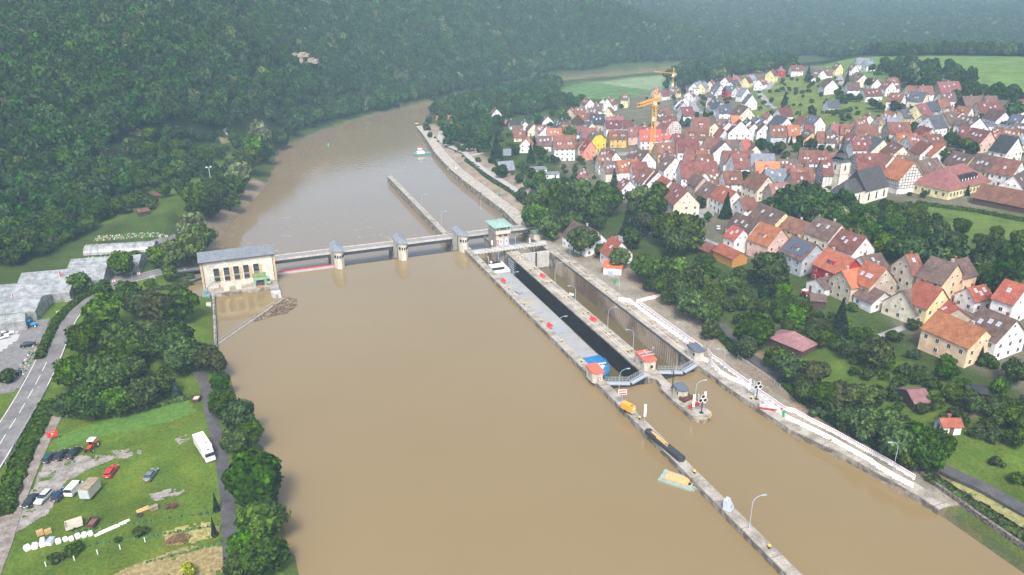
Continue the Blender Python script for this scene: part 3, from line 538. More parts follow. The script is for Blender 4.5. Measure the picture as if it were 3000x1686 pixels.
# far gates
t = empty('lock_gate', (102.0, 268, WT)); tag(t, 'open black ribbed gate leaf in its recess under the control tower', 'lock gate')
b = MB().box(-.55, 0.2, -4.5, 1.6, -7.5, -.3); b.build('gate_leaf', STEELD, t)
b = MB()
for k in range(7): b.box(-.8, -.56, -4.4, 1.5, -6.6+k*.95, -6.35+k*.95)
b.build('gate_rib', GREYM, t)
t = empty('lock_gate', (113.5, 270, WT)); tag(t, 'closed pale lower gate at the far end of the right chamber', 'lock gate'); MB().box(-6, 5.9, -.4, .5, -8, .1).build('gate_leaf', CONCL, t); MB().box(-.35, .35, -.7, -.41, -8, .2).build('gate_post', STEELD, t)
# control huts on the lock
def panelsign(parent, pts, z0, s=.9):
    """the red rounded mark with a white figure of eight"""
# hut outline pts in world, wall height, roof material
def hut(name, pts, z0, h, roofm, label, cat='control hut', wm=CREAM, over=.3, slope=.5, ribs=True):
    cx = sum(p[0] for p in pts)/len(pts); cy = sum(p[1] for p in pts)/len(pts); t = empty(name, (cx, cy, z0)); tag(t, label, cat)
    L = [(x-cx, y-cy) for x, y in pts]; MB().prism(L, -.1, h).build('wall', wm, t)
    ymax = max(p[1] for p in L); ymin = min(p[1] for p in L)
    O = [(x*(1+over/max(.1, math.hypot(x, y))), y*(1+over/max(.1, math.hypot(x, y)))) for x, y in L]
    a = sum(O[i][0]*O[(i+1) % len(O)][1]-O[(i+1) % len(O)][0]*O[i][1] for i in range(len(O)))
    if a < 0: O = O[::-1]
    zt = lambda x, y: h+.2+slope*(y-ymin)/(ymax-ymin); b = MB()
    b.poly([(x, y, zt(x, y)) for x, y in O]); b.poly([(x, y, h+.001) for x, y in O[::-1]])
    for i in range(len(O)):
        p, q = O[i], O[(i+1) % len(O)]; b.poly([(*p, h+.001), (*q, h+.001), (*q, zt(*q)), (*p, zt(*p))])
    r = b.build('roof', roofm, t)
    if ribs:
        b = MB(); xmin = min(p[0] for p in L); xmax = max(p[0] for p in L); x = xmin+.2
        while x < xmax:
            ys = []
            for i in range(len(O)):
                p, q = O[i], O[(i+1) % len(O)]
                if (p[0]-x)*(q[0]-x) < 0: f = (x-p[0])/(q[0]-p[0]); ys.append(p[1]+(q[1]-p[1])*f)
            if len(ys) == 2: b.bar((x, min(ys)+.05, zt(x, min(ys)+.05)+.04), (x, max(ys)-.05, zt(x, max(ys)-.05)+.04), .05, .07)
            x += .42
        b.build('seam', mat(roofm.name+'_seam', tuple(min(1, c*1.35+.03) for c in roofm.node_tree.nodes['Mix'].inputs[6].default_value[:3]), .5, .05), r)
    return t, L
def mark(parent, c, d, s=.8):
    """red square mark with the white figure of eight, facing direction d"""
    b = MB(); b.cm = 0; cx, cy, cz = c; dx, dy = d; rx, ry = -dy, dx
    def q(a0, a1, z0, z1, o): b.poly([(cx+rx*a0+dx*o, cy+ry*a0+dy*o, cz+z0), (cx+rx*a1+dx*o, cy+ry*a1+dy*o, cz+z0), (cx+rx*a1+dx*o, cy+ry*a1+dy*o, cz+z1), (cx+rx*a0+dx*o, cy+ry*a0+dy*o, cz+z1)])
    q(-s*.5, s*.5, -s*.62, s*.62, .03)
    b.cm = 1
    for zc in (-.24, .22):
        P_ = []
        for i in range(12): t_ = i*math.pi/6; P_.append((cx+rx*s*.24*math.cos(t_)+dx*.05, cy+ry*s*.24*math.cos(t_)+dy*.05, cz+s*(zc+.24*math.sin(t_))))
        b.poly(P_)
    b.cm = 0
    for zc in (-.24, .22):
        P_ = []
        for i in range(10): t_ = i*math.pi/5; P_.append((cx+rx*s*.09*math.cos(t_)+dx*.06, cy+ry*s*.09*math.cos(t_)+dy*.06, cz+s*(zc+.09*math.sin(t_))))
        b.poly(P_)
    return b.build('lock_sign', [RED, WHITE], parent)
def hexy(x0, x1, y0, y1, c=.9): return [(x0, y1), (x0, y0+c), (x0+c, y0), (x1-.5*c, y0), (x1, y0+c*.7), (x1, y1)]
t, L = hut('control_hut', hexy(86.75, 89.95, 164.2, 168.9), WT-.4, 3.0, REDROOF, 'small cream hut with red roof on the outer wall beside the barge bow')
mark(t, (-.25, -2.36, 1.6), (0, -1), .85); MB().cbox((-1.61, -.4, 1.9), (.06, .8, .7)).build('window', GLASS, t); MB().cbox((1.1, -2.25, 1.9), (.5, .1, .7), .3).build('window', GLASS, t)
t, L = hut('control_hut', hexy(103.3, 107.0, 164.4, 170.2), WT, 3.0, REDROOF, 'cream hut with red roof and steel frame on the middle wall')
b = MB(); 
for yy in (-.1, 1.6): b.bar((-2.2, yy, 4.0), (2.1, yy, 4.0), .25, .25)
b.bar((-.2, -.3, 4.2), (-.2, 2.2, 4.2), .3, .2); b.build('roof_frame', GREYM, t)
for x, y in ((-1.3, .3), (1.9, 1.0)): MB().tube([(x, y, 3), (x, y, 5.6)], .07).tube([(x, y, 5.5), (x+.4, y-.3, 5.5)], .12).build('camera_mast', GREYM, t)
MB().cbox((-.35, -2.95, 1.7), (.8, .12, .9)).build('window', GLASS, t); MB().cbox((-1.9, .1, 1.9), (.08, 1.0, .6)).build('window', GLASS, t)
t, L = hut('control_hut', hexy(120.1, 123.2, 164.2, 168.9), WT, 2.9, SLATE, 'cream hut with dark metal roof on the right quay')
mark(t, (1.62, -.9, 1.7), (.6, -.8), .85); MB().cbox((-1.62, -.6, 1.9), (.06, .9, .6)).build('window', GLASS, t)
t, L = hut('control_hut', hexy(103.9, 106.7, 147.4, 150.9), WT-.2, 2.6, SLATE, 'cream hut with dark metal roof on the round ended mole')
MB().cbox((-1.45, -.2, 1.6), (.06, .7, .5)).build('window', GLASS, t)
q = W(1330+1790/7.24, 620+590/7.24, WT)
t, L = hut('control_hut', [(q.x-2.2, q.y+3.6), (q.x-2.2, q.y), (q.x+.3, q.y-.7), (q.x+2.0, q.y), (q.x+2.0, q.y+3.6)], WT, 2.6, mat('mossy_roof', (.10, .16, .09), .9, .2, 1), 'cream hut with mossy green roof at the far end of the right quay', ribs=False)
mark(t, (-2.12, -.2, 1.5), (-1, 0), .7)
# transformer house with bright red roof
g = T(1795, 800, 0); t = empty('pump_house', (g.x, g.y, hz(g.x, g.y)), rad(-32)); tag(t, 'small white utility building with bright orange-red pent roof beside the lock', 'utility building')
TP = [T(1754, 800, 2), T(1782, 814, 1), T(1825, 805, 1)]
MB().box(-3.4, 3.4, -2.9, 2.9, -1, 3.2).build('wall', mat('white_render', (.66, .60, .58), .9, .06, 1, s2=.5), t)
b = MB(); b.poly([(-3.8, -3.3, 3.25), (3.8, -3.3, 3.25), (3.8, 3.3, 3.9), (-3.8, 3.3, 3.9)]); b.poly([(-3.8, -3.3, 3.21), (-3.8, 3.3, 3.21), (3.8, 3.3, 3.21), (3.8, -3.3, 3.21)])
b.poly([(-3.8, -3.3, 3.21), (3.8, -3.3, 3.21), (3.8, -3.3, 3.25), (-3.8, -3.3, 3.25)]); b.poly([(-3.8, 3.3, 3.21), (-3.8, -3.3, 3.21), (-3.8, -3.3, 3.25), (-3.8, 3.3, 3.9)]); b.poly([(3.8, -3.3, 3.21), (3.8, 3.3, 3.21), (3.8, 3.3, 3.9), (3.8, -3.3, 3.25)]); b.poly([(3.8, 3.3, 3.21), (-3.8, 3.3, 3.21), (-3.8, 3.3, 3.9), (3.8, 3.3, 3.9)])
b.build('roof', mat('orange_red_tiles', (.62, .12, .05), .8, .1, 3), t)
for y in (-1.6, .6): MB().box(-3.46, -3.4, y-.6, y+.6, 0, 2.2).build('door', WHITE, t)
MB().box(-1.5, .3, -3.8, -2.95, 0.2, 1.9).build('meter_cabinet', GREYM, t); MB().tube([(-1.7, -3.05, 1.5), (-1.7, -3.05, 4.1)], .08).tube([(-1.9, -3.2, 4.1), (-1.4, -3.2, 4.1)], .18).build('mast', GREYM, t)
# ---- weir bridge
t = empty('weir_bridge', (60, 300, 3)); tag(t, 'long road bridge carried by the weir piers', 'bridge')
MB().box(-48, 72, -2.3, 2.3, -.35, 0).build('deck', mat('bridge_road', (.23, .21, .20), .9, .1, .5, s2=2), t)
for y in (-2.55, 2.3): MB().box(-48, 72, y, y+.25, -.5, .35).build('kerb_beam', CONCL, t)
b = MB(); b.box(-48, 42, -2.2, -1.9, -1.7, -.36); b.box(-48, 42, 1.9, 2.2, -1.7, -.36)
for i in range(30): b.box(-47+i*3, -46.8+i*3, -2.32, -2.21, -1.7, -.5)
b.box(-48, 42, -2.7, -2.2, -1.75, -1.68); b.build('girder', STEELD, t)
b = MB(); b.box(42.1, 72, -2.2, -1.9, -1.4, -.36); b.box(42.1, 72, 1.9, 2.2, -1.4, -.36); b.build('girder', STEELD, t)
for y, m, hh in ((2.45, mat('rusty_rail', (.25, .20, .17), .8, .1), 1.3), (-2.4, GREYM, .95)):
    b = MB()
    for zz in (.5, .85, 1.2): b.bar((-48, y, zz*hh/1.2+.3), (72, y, zz*hh/1.2+.3), .04, .04)
    for i in range(61): b.bar((-48+i*2, y, .3), (-48+i*2, y, hh+.3), .05, .05)
    b.build('railing', m, t)
# piers
def pier(x0, x1, label, zt=7.2):
    xc = (x0+x1)/2; t = empty('weir_pier', (xc, 292, 0)); tag(t, label, 'weir pier'); hw = (x1-x0)/2
    P_ = [(-hw, 5), (-hw, -5), (-hw*.55, -6.4), (hw*.35, -7.0), (hw, -5.2), (hw, 5)]
    MB().prism(P_, BT, zt).build('wall', CREAM, t); MB().prism([(-hw+.05, 5), (hw-.05, 5), (hw-.05, 16), (0, 19), (-hw+.05, 16)], BT, 2.0).build('base', CONCD, t)
    O = [(-hw-.35, 5.4), (-hw-.35, -5.2), (-hw*.6, -6.9), (hw*.35, -7.5), (hw+.35, -5.5), (hw+.35, 5.4)]
    b = MB(); zr = zt+1.1; rp = (0, -1.5, zr); rb = (0, 5.4, zr)
    Q = [(x, y, zt+.02) for x, y in O]
    b.poly([Q[0], Q[1], rp, rb]); b.poly([Q[1], Q[2], rp]); b.poly([Q[2], Q[3], rp]); b.poly([Q[3], Q[4], rp]); b.poly([Q[4], Q[5], rb, rp]); b.poly([Q[5], Q[0], rb]); b.poly(Q[::-1]); b.build('roof', mat('lead_roof', (.20, .215, .235), .5, .12, .8, s2=3), t)
    def wl(p, q, n, z=5.0, ww=.95, wh=1.25):
        p = Vector(p); q = Vector(q); d = (q-p).normalized(); nn = Vector((d.y, -d.x)); ang = math.atan2(d.y, d.x)
        for i in range(n):
            c = p+(q-p)*((i+.5)/n); MB().cbox((c.x+nn.x*.03, c.y+nn.y*.03, z), (ww, .1, wh), ang).build('window', GLASS, t); MB().cbox((c.x+nn.x*.02, c.y+nn.y*.02, z-wh/2-.08), (ww+.1, .16, .12), ang).build('sill', WHITE, t)
    wl(P_[2], P_[3], 2, ww=.6); wl(P_[1], P_[2], 1, ww=1); wl(P_[3], P_[4], 2, ww=.7); wl(P_[4], (hw, -2.5), 2, ww=.9)
    MB().box(-hw-.08, -hw, -3.2, -2.4, 0, 5.9).build('groove', STEELD, t)
    return t
pier(34.2, 38.0, 'first weir pier tower from the powerhouse, cream with grey roof'); pier(60.1, 63.9, 'middle weir pier tower, cream with grey roof'); pr = pier(86.0, 89.9, 'weir pier tower standing against the barge lock wall')
mark(pr, (1.99, -5.2, 2.7), (1, -.2), .8)
# weir gates
def wgate(x0, x1, label, red=False):
    t = empty('weir_gate', ((x0+x1)/2, 289, 0)); tag(t, label, 'weir gate'); h = (x1-x0)/2
    MB().box(-h, h, -.4, .4, -6, .15).build('gate_leaf', STEELD, t)
    if red:
        MB().box(-h, h, -.9, -.42, -2, 1.0).build('gate_panel', mat('pale_steel', (.38, .38, .42), .6, .1, 1), t); MB().box(-h, h, -.95, -.3, 1.0, 1.25).build('top_rail', RED, t)
        b = MB()
        for i in range(7): b.box(-h+i*h/3.5, -h+i*h/3.5+.25, -1.0, -.91, -1, 1)
        b.build('gate_rib', GREYM, t)
wgate(12.2, 34.1, 'first weir gate by the powerhouse with red top rail', True); wgate(38.1, 60.0, 'dark low weir gate left of the middle pier'); wgate(64.0, 85.9, 'dark low weir gate right of the middle pier')
# ---- powerhouse
t = empty('powerhouse', (-1.6, 284.5, 1.5)); tag(t, 'long cream power station hall with grey metal roof and five tall windows', 'power station')
STONE = mat('pale_rubble_stone', (.50, .47, .40), .9, scale=1.6, c2=(.62, .59, .52), thr=(.35, .6), s2=.3, bump=.3); SANDST = mat('sandstone', (.46, .35, .21), .9, .12, 2)
MB().box(-12.9, 13.1, -5.2, 5.2, -8, 10.3).build('wall', STONE, t)
b = MB(); b.poly([(-13.4, -5.7, 10.3), (13.6, -5.7, 10.3), (13.6, 0, 12.6), (-13.4, 0, 12.6)]); b.poly([(13.6, 5.7, 10.3), (-13.4, 5.7, 10.3), (-13.4, 0, 12.6), (13.6, 0, 12.6)])
b.poly([(-13.4, -5.7, 10.28), (-13.4, 5.7, 10.28), (13.6, 5.7, 10.28), (13.6, -5.7, 10.28)]); b.poly([(-13.4, 5.7, 10.3), (-13.4, -5.7, 10.3), (-13.4, 0, 12.6)]); b.poly([(13.6, -5.7, 10.3), (13.6, 5.7, 10.3), (13.6, 0, 12.6)])
rf = b.build('roof', mat('standing_seam_roof', (.15, .165, .185), .45, .10, .5, s2=2), t); b = MB()
for i in range(68): x = -13.3+i*.4; b.bar((x, -5.7, 10.33), (x, 0, 12.63), .05, .06)
b.build('seam', mat('seam_metal', (.22, .24, .27), .45, .08), rf); MB().box(-13.5, 13.7, -5.95, -5.7, 10.1, 10.34).build('gutter', STEELD, rf)
for x in (-12.95, 12.45): MB().box(x, x+.7, -5.28, -5.2, -1.5, 10.2).build('quoin', SANDST, t)
for x in (-12.1, 12.3): MB().tube([(x, -5.35, -1), (x, -5.35, 10.2)], .09).build('downpipe', STEELD, t)
for i in range(5):
    q = W(560+[545, 758, 965, 1172, 1385][i]/7.24, 690+[845, 815, 790, 760, 735][i]/7.24, 5.6); f = (279.3)/q.y; x = q.x*f+1.6
    wn = MB().box(x-.98, x+.98, -5.25, -5.16, 1.9, 7.3).build('window', GLASS, t); b = MB()
    for zz in (3.7, 4.5, 5.3, 6.0): b.box(x-.98, x+.98, -5.29, -5.255, zz, zz+.07)
    b.box(x-.98, x+.98, -5.28, -5.252, 3.78, 4.5).build('frame', mat('blind_grey', (.16, .18, .19), .6, .1), wn)
    MB().box(x+1.0, x+2.15, -5.235, -5.2, 2.2, 6.8).build('pilaster', SANDST, t); MB().box(x-1.05, x+1.05, -5.34, -5.21, 2.1, 2.28).build('sill', SANDST, t)
# forebay deck and screen
t2 = empty('intake_deck', (-1.5, 276, 0)); tag(t2, 'concrete intake deck in front of the power station', 'intake deck')
MB().prism([(-12.5, -2.3), (9.5, -2.3), (9.6, -4.4), (10.2, -8.8), (11.3, -12.0), (12.9, -12.2), (13.0, 3.2), (-12.5, 3.2)], BT, 1.45).build('deck', CONC, t2)
MB().box(-9.4, 9.4, -2.4, -2.3, -2, 1.2).build('sill_face', CONCD, t2)
c = (13.0, -8.6); b = MB(); A = [(13.0+3.4*math.cos(rad(a)), -8.6+3.7*math.sin(rad(a))) for a in range(180, 271, 15)]+[(13.0, -8.6)]
b.prism(A, -3, 1.75); b.build('pier_head', CONCL, t2)
b = MB()
for i in range(9): a = rad(180-i*22); x, y = 11.3+1.6*math.cos(a), -5.6-1.8*math.sin(a)*.6; b.bar((x, y, 1.45), (x, y, 2.5), .05, .05)
for zz in (1.9, 2.4):
    for i in range(8): a, a2 = rad(180-i*22), rad(180-(i+1)*22); b.bar((11.3+1.6*math.cos(a), -5.6-1.08*math.sin(a), zz), (11.3+1.6*math.cos(a2), -5.6-1.08*math.sin(a2), zz), .05, .05)
b.build('railing', GREYM, t2)
# green rake machine
t = empty('trash_rake', (5.2, 275.5, 1.45)); tag(t, 'green gantry trash rake with mossy roof on the intake deck', 'trash rake machine')
for x in (-1.9, 1.9):
    for y in (-1.0, 1.0): MB().box(x-.28, x+.28, y-.28, y+.28, 0, 2.7).build('leg', MINT, t)
MB().box(-2.3, 2.3, -1.5, -.3, 2.7, 4.0).build('housing', MINT, t); b = MB(); b.poly([(-2.4, -1.6, 4.0), (2.4, -1.6, 4.0), (2.4, 1.6, 4.5), (-2.4, 1.6, 4.5)]); b.poly([(-2.4, -1.6, 3.9), (-2.4, 1.6, 3.9), (2.4, 1.6, 3.9), (2.4, -1.6, 3.9)]); b.build('roof', mat('mossy_green', (.14, .20, .07), .9, .25, 2), t)
MB().box(-1.3, 1.3, -.7, .9, .9, 1.9).build('winch', STEELD, t); cb = MB().box(2.4, 3.7, -1.0, .6, .6, 2.9).build('cab', MINT, t); MB().box(2.6, 3.5, -1.05, -1.0, 1.7, 2.6).build('window', GLASS, cb); MB().box(-1.5, 1.5, -1.9, -1.0, .02, .1).build('platform', mat('rust_orange', (.5, .16, .08), .8, .2), t)
for i, x in enumerate((-3.0, -7.2)):
    t = empty('winch_cover', (x+.6, 275.6, 1.45)); b = MB(); b.box(-.95, .95, -.7, .7, 0, 1.1); b.prism([(-.95, -.7), (.95, -.7), (.95, .7), (-.95, .7)], 1.1, 1.5, [(-.5, -.4), (.5, -.4), (.5, .4), (-.5, .4)]); b.build('cover', mat('cream_paint', (.72, .60, .36), .6, .05), t)
    tag(t, 'cream winch cover box %s on the intake deck' % ('nearer the green rake' if i == 0 else 'farther from the green rake'), 'winch cover', 'winch covers')
# intake wall with crane
t = empty('intake_wall', (-11.4, 250, 0)); tag(t, 'long low stone side wall of the intake basin', 'wall'); MB().box(-.4, .5, -24, 24, -5, 1.3).build('wall', CONCD, t)
b = MB()
for i in range(17): b.bar((0, -23.5+i*2.9, 1.3), (0, -23.5+i*2.9, 2.3), .06, .06)
for zz in (1.8, 2.3): b.bar((0, -23.5, zz), (0, 23, zz), .05, .05)
b.build('railing', GREYM, t)
q = W(607, 862, 1.6); t = empty('loading_crane', (q.x, q.y, 1.5)); tag(t, 'small blue-grey knuckle crane beside the intake basin', 'crane')
KB = mat('crane_blue_grey', (.16, .26, .28), .5, .1, 2)
MB().box(-1.5, .9, -2.5, 1.6, -1, .35).build('base', KB, t); MB().box(-1.2, -.1, -1.2, 0, .36, 2.0).build('operator_cage', KB, t); MB().tube([(.4, 0, .3), (.4, 0, 2.6)], .22, 8).build('column', KB, t); MB().tube([(.4, 0, 2.5), (3.2, .8, 4.4)], .2, 6).build('boom', KB, t); MB().tube([(3.2, .8, 4.4), (4.6, 1.2, 2.6)], .15, 6).build('jib', KB, t); MB().cyl(4.6, 1.2, 1.6, 2.6, .35, .15).build('grab', RED, t)
q = W(600, 892, 1.5); t = MB().box(-2, 2.0, -1.6, 1.6, -2, .12).build('loading_pad', CONCL, None, (q.x, q.y, 1.3)); tag(t, 'pale concrete loading pad beside the intake basin', 'concrete pad')
# floating boom and driftwood
a = W(638, 1011, 0); c = W(832, 876, 0); t = empty('floating_boom', (a.x, a.y, 0), math.atan2(c.y-a.y, c.x-a.x)); tag(t, 'long grey floating boom holding back driftwood', 'boom'); LN = math.hypot(c.x-a.x, c.y-a.y)
MB().box(0, LN, -.35, .35, -.3, .25).build('float', mat('boom_grey', (.26, .26, .25), .8, .15, 1), t); b = MB()
for i in range(14): b.bar((i*LN/13, .45, .3), (i*LN/13, .45, 1.2), .06, .06)
b.bar((0, .45, 1.15), (LN, .45, 1.15), .06, .06); b.build('railing', GREYM, t)
BX = [(738,1083-160+24),(745,940),(775,920),(800,905),(838,872),(862,880),(862,890),(848,905),(815,918),(780,930)]
dp = [W(u, v, .05) for u, v in [(746,942),(770,924),(800,902),(840,872),(858,876),(864,888),(862,900),(838,916),(800,924),(770,934)]]
R = np.random.RandomState(5); b = MB(); PL = [(p.x, p.y) for p in dp]; n = 0
while n < 1500:
    x = R.uniform(min(p[0] for p in PL), max(p[0] for p in PL)); y = R.uniform(min(p[1] for p in PL), max(p[1] for p in PL))
    if not bool(inpoly(np.array([x]), np.array([y]), PL)[0]): continue
    a = R.uniform(0, 3.14); l = R.uniform(.3, 1.5); r = R.uniform(.03, .09); z = R.uniform(.02, .25); b.cm = int(R.randint(0, 3)); b.bar((x-l*math.cos(a), y-l*math.sin(a), z), (x+l*math.cos(a), y+l*math.sin(a), z+R.uniform(-.05, .1)), r*2, r*2); n += 1
b.cm = 0; b.prism(PL, -.15, .06)
o = b.build('driftwood', [mat('wet_wood', (.11, .075, .045), .9, .3, 2), mat('pale_wood', (.30, .22, .14), .9, .2, 2), mat('bark_debris', (.07, .05, .035), .9, .3, 3)]); tag(o, 'raft of tangled brown driftwood against the boom', 'driftwood', kind='stuff')
# ---- control tower
t = empty('control_tower', (103.2, 281, WT)); tag(t, 'tall lock control tower with copper green roof and glazed cabin', 'control tower')
PINKB = mat('pinkish_concrete_block', (.42, .34, .29), .9, .12, .9, s2=3); PANEL = mat('beige_panel', (.56, .49, .40), .8, .05, 1)
MB().box(-2.9, 2.7, 0, 10, -10, 6.7).build('shaft', PINKB, t); MB().box(-3.0, 2.0, 6, 16, -10, .3).build('base', CONCD, t)
MB().prism([(-2.9, 0), (2.7, 0), (2.7, -2.4), (1.2, -4), (-.6, -4), (-2.9, -1.5)], -10, -.3).build('landing', CONC, t)
cbn = MB().box(-3.4, 3.1, -.9, 8.2, 6.3, 7.9).build('cabin', PANEL, t)
MB().box(-3.2, 2.9, -.7, 8.0, 7.9, 9.3).build('glazing', GLASS, cbn)
b = MB()
for x in (-3.3, -1.9, 1.5, 2.85): b.box(x, x+.22, -.85, -.6, 7.9, 9.35)
for y in (1.2, 3.2, 5.2, 7.6): b.box(-3.38, -3.12, y, y+.25, 7.9, 9.35); b.box(2.85, 3.05, y, y+.25, 7.9, 9.35)
b.box(-3.3, 3.05, -.86, -.62, 8.28, 8.42); b.build('window_frame', WHITE, cbn)
b = MB(); O = [(-4.6, -2.0), (4.0, -2.0), (4.0, 9.4), (-4.6, 9.4)]; b.prism(O, 9.36, 9.62, None); b.prism(O, 9.62, 10.35, [(-.8, 2.5), (.4, 2.5), (.4, 5.0), (-.8, 5.0)]); r = b.build('roof', COPPER, t); MB().box(-.4, .4, 4.6, 5.3, 10.2, 11.2).build('roof_vent', GREYM, r)
for x in (-1.6, -.9, .9, 1.6): MB().box(x-.25, x+.25, -.06, -.0, 4.9, 5.8).build('window', GLASS, t)
for x in (-.9, 1.6):
    d = MB().box(x-.65 if x < 0 else x-.5, x+.65 if x < 0 else x+.5, -.09, 0, 1.5, 4.0).build('door', WHITE, t)
    MB().box(x-.3, x-.05, -.12, -.091, 2.0, 3.5).build('pane', GLASS, d); MB().box(x+.08, x+.33, -.12, -.091, 2.0, 3.5).build('pane', GLASS, d)
MB().box(-1.9, 2.7, -1.6, 0, 1.1, 1.35).build('balcony', GREYM, t); b = MB()
for i in range(6): b.bar((-1.9+i*.9, -1.6, 1.35), (-1.9+i*.9, -1.6, 2.4), .05, .05)
b.bar((-1.9, -1.6, 2.4), (2.7, -1.6, 2.4), .05, .05); b.build('railing', GREYM, t); mark(t, (-2.35, -.02, 2.5), (0, -1), .95); MB().box(-2.95, -1.9, -.05, 0, 3.6, 5.7).build('notice_panel', PANEL, t)
# ---- foot bridge
t = empty('foot_bridge', (88.6, 276, 2.6)); tag(t, 'narrow grey steel footbridge crossing both lock chambers', 'footbridge')
MB().box(0, 32, -.9, .9, -.35, 0).build('deck', GREYM, t); b = MB()
for y in (-.88, .88):
    for zz in (.55, 1.05): b.bar((0, y, zz), (32, y, zz), .08, .08)
    for i in range(28): b.bar((i*32/27, y, 0), (i*32/27, y, 1.05), .07, .07)
b.build('railing', WHITE, t); b = MB(); b2 = MB()
b2.box(.2, 31.9, -.925, -.9, -.35, -.12)
es = b2.build('edge_band', BLACK, t)
for i in range(23): MB().box(.9+i*1.38, 1.55+i*1.38, -.95, -.926, -.35, -.12).build('edge_stripe', YELP, es)
for x in (.6, 16.2, 31.4): MB().box(x-.3, x+.3, -.6, .6, -1.0, -.36).build('support', CONCL, t)
# ---- barge
t = empty('barge', (95.7, 225, WL_DN)); tag(t, 'long loaded cargo barge with grey hatch covers lying in the left chamber', 'barge')
hw = 5.05; z0 = -225
O = [(-hw, 49), (-hw, -41), (-hw*.86, -45.5), (-hw*.5, -49.2), (0, -51), (hw*.5, -49.2), (hw*.86, -45.5), (hw, -41), (hw, 49), (hw*.6, 50.6), (-hw*.6, 50.6)]
MB().prism(O, -1.6, 1.1).build('hull', mat('hull_black_blue', (.03, .05, .09), .5, .2, 1), t); MB().prism([(x*.97, y*.995) for x, y in O], 1.1, 1.2).build('deck', mat('grey_deck', (.25, .26, .27), .6, .1, 1, s2=2), t)
MB().box(-4.2, 4.2, -38, 40, 1.2, 1.75).build('coaming', GREYM, t)
y = -38; i = 0
while y < 39.5:
    hh = MB(); ht = 1.95 + (.22 if -23 < y < 100 else 0); hh.box(-4.25, 4.25, y+.02, y+5.9, 1.76, ht); hh.build('hatch_cover', HATCH, t); b = MB().box(-4.25, 4.25, y+2.9, y+2.98, ht, ht+.05); b.build('hatch_seam', GREYM, t); y += 6; i += 1
bd = MB().prism([(-4.8, -38.1), (-4.8, -41.5), (-hw*.8, -45.2), (-2.3, -48.4), (0, -50.0), (2.3, -48.4), (hw*.8, -45.2), (4.8, -41.5), (4.8, -38.1)], 1.2, 1.9).build('bow_deck', BLUEP, t)
b = MB().prism([(-hw*.86, -45.5), (-hw*.5, -49.2), (0, -51), (hw*.5, -49.2), (hw*.86, -45.5), (hw, -41), (hw-.25, -41), (hw*.8, -45.1), (2.2, -48.6), (0, -50.3), (-2.2, -48.6), (-hw*.8, -45.1)], 1.2, 2.3); b.build('bulwark', mat('blue_bulwark', (.05, .13, .26), .5, .1), t)
for x in (-1.6, 1.6): MB().cyl(x, -46.0, 1.9, 2.7, .5).bar((x-.9, -46, 2.4), (x+.9, -46, 2.4), .3, .3).build('windlass', WHITE, t)
MB().tube([(0, -47.2, 1.9), (0, -47.2, 4.6)], .1).build('mast', WHITE, t)
MB().bar((-2.2, -44.3, 2.6), (3.6, -44.6, 2.6), .22, .22).build('anchor_crane', WHITE, t)
ac = MB().box(-4.4, 4.4, 41.5, 47.5, 1.2, 2.6).build('superstructure', WHITE, t); MB().box(-4.9, 4.9, 40.6, 41.5, 1.2, 2.5).build('breakwater', WHITE, t)
wh = MB().box(-2.6, 2.8, 41.8, 45, 2.6, 4.0).build('wheelhouse', GLASS, t); MB().box(-2.9, 3.1, 41.5, 45.3, 4.0, 4.2).build('wheelhouse_roof', WHITE, t)
for x in (-3.0, 1.4): MB().box(x-1.1, x+1.1, 46.2, 49, 2.6, 3.6).build('engine_casing', BLACK, t)
MB().box(-4.6, 4.6, 45.3, 49.6, 1.25, 2.0).build('aft_deck', BLUEP, t); MB().tube([(-1, 49.3, 2), (-1.4, 49.8, 6.2)], .06).build('flagstaff', WHITE, t); MB().tube([(4.7, 42, 2.5), (4.6, 50, 2.9)], .25, 6).build('rail_beam', WHITE, t); MB().cyl(-.8, 47.6, 2.6, 3.9, .12).cyl(-.8, 47.6, 3.9, 4.5, .45).build('radar_dome', WHITE, t)
def dkring(y, r, m): 
    b = MB()
    for i in range(28):
        a, c = i*2*math.pi/28, (i+1)*2*math.pi/28; b.poly([(r*math.cos(a), y+r*math.sin(a), 2.24), (r*1.0*math.cos(c), y+r*math.sin(c), 2.24), ((r-.28)*math.cos(c), y+(r-.28)*math.sin(c), 2.24), ((r-.28)*math.cos(a), y+(r-.28)*math.sin(a), 2.24)][::-1])
    return b.build('painted_ring', m, t)
dkring(8, 1.25, YELP); dkring(-17, 2.0, mat('light_blue_paint', (.12, .38, .60), .6, .05))
for k, (u, v) in enumerate([(1518, 857)]):
    q = W(u, v, -2.8); dgy = MB(); dgy.prism([(-.75, -1.5), (.75, -1.5), (.8, .6), (0, 1.9), (-.8, .6)], 0, .5, [(-.9, -1.6), (.9, -1.6), (.95, .7), (0, 2.2), (-.95, .7)]); o = dgy.build('dinghy', HATCH, None, (q.x, q.y, -2.83), .3); tag(o, 'small upturned grey dinghy lying on the barge hatch', 'dinghy')
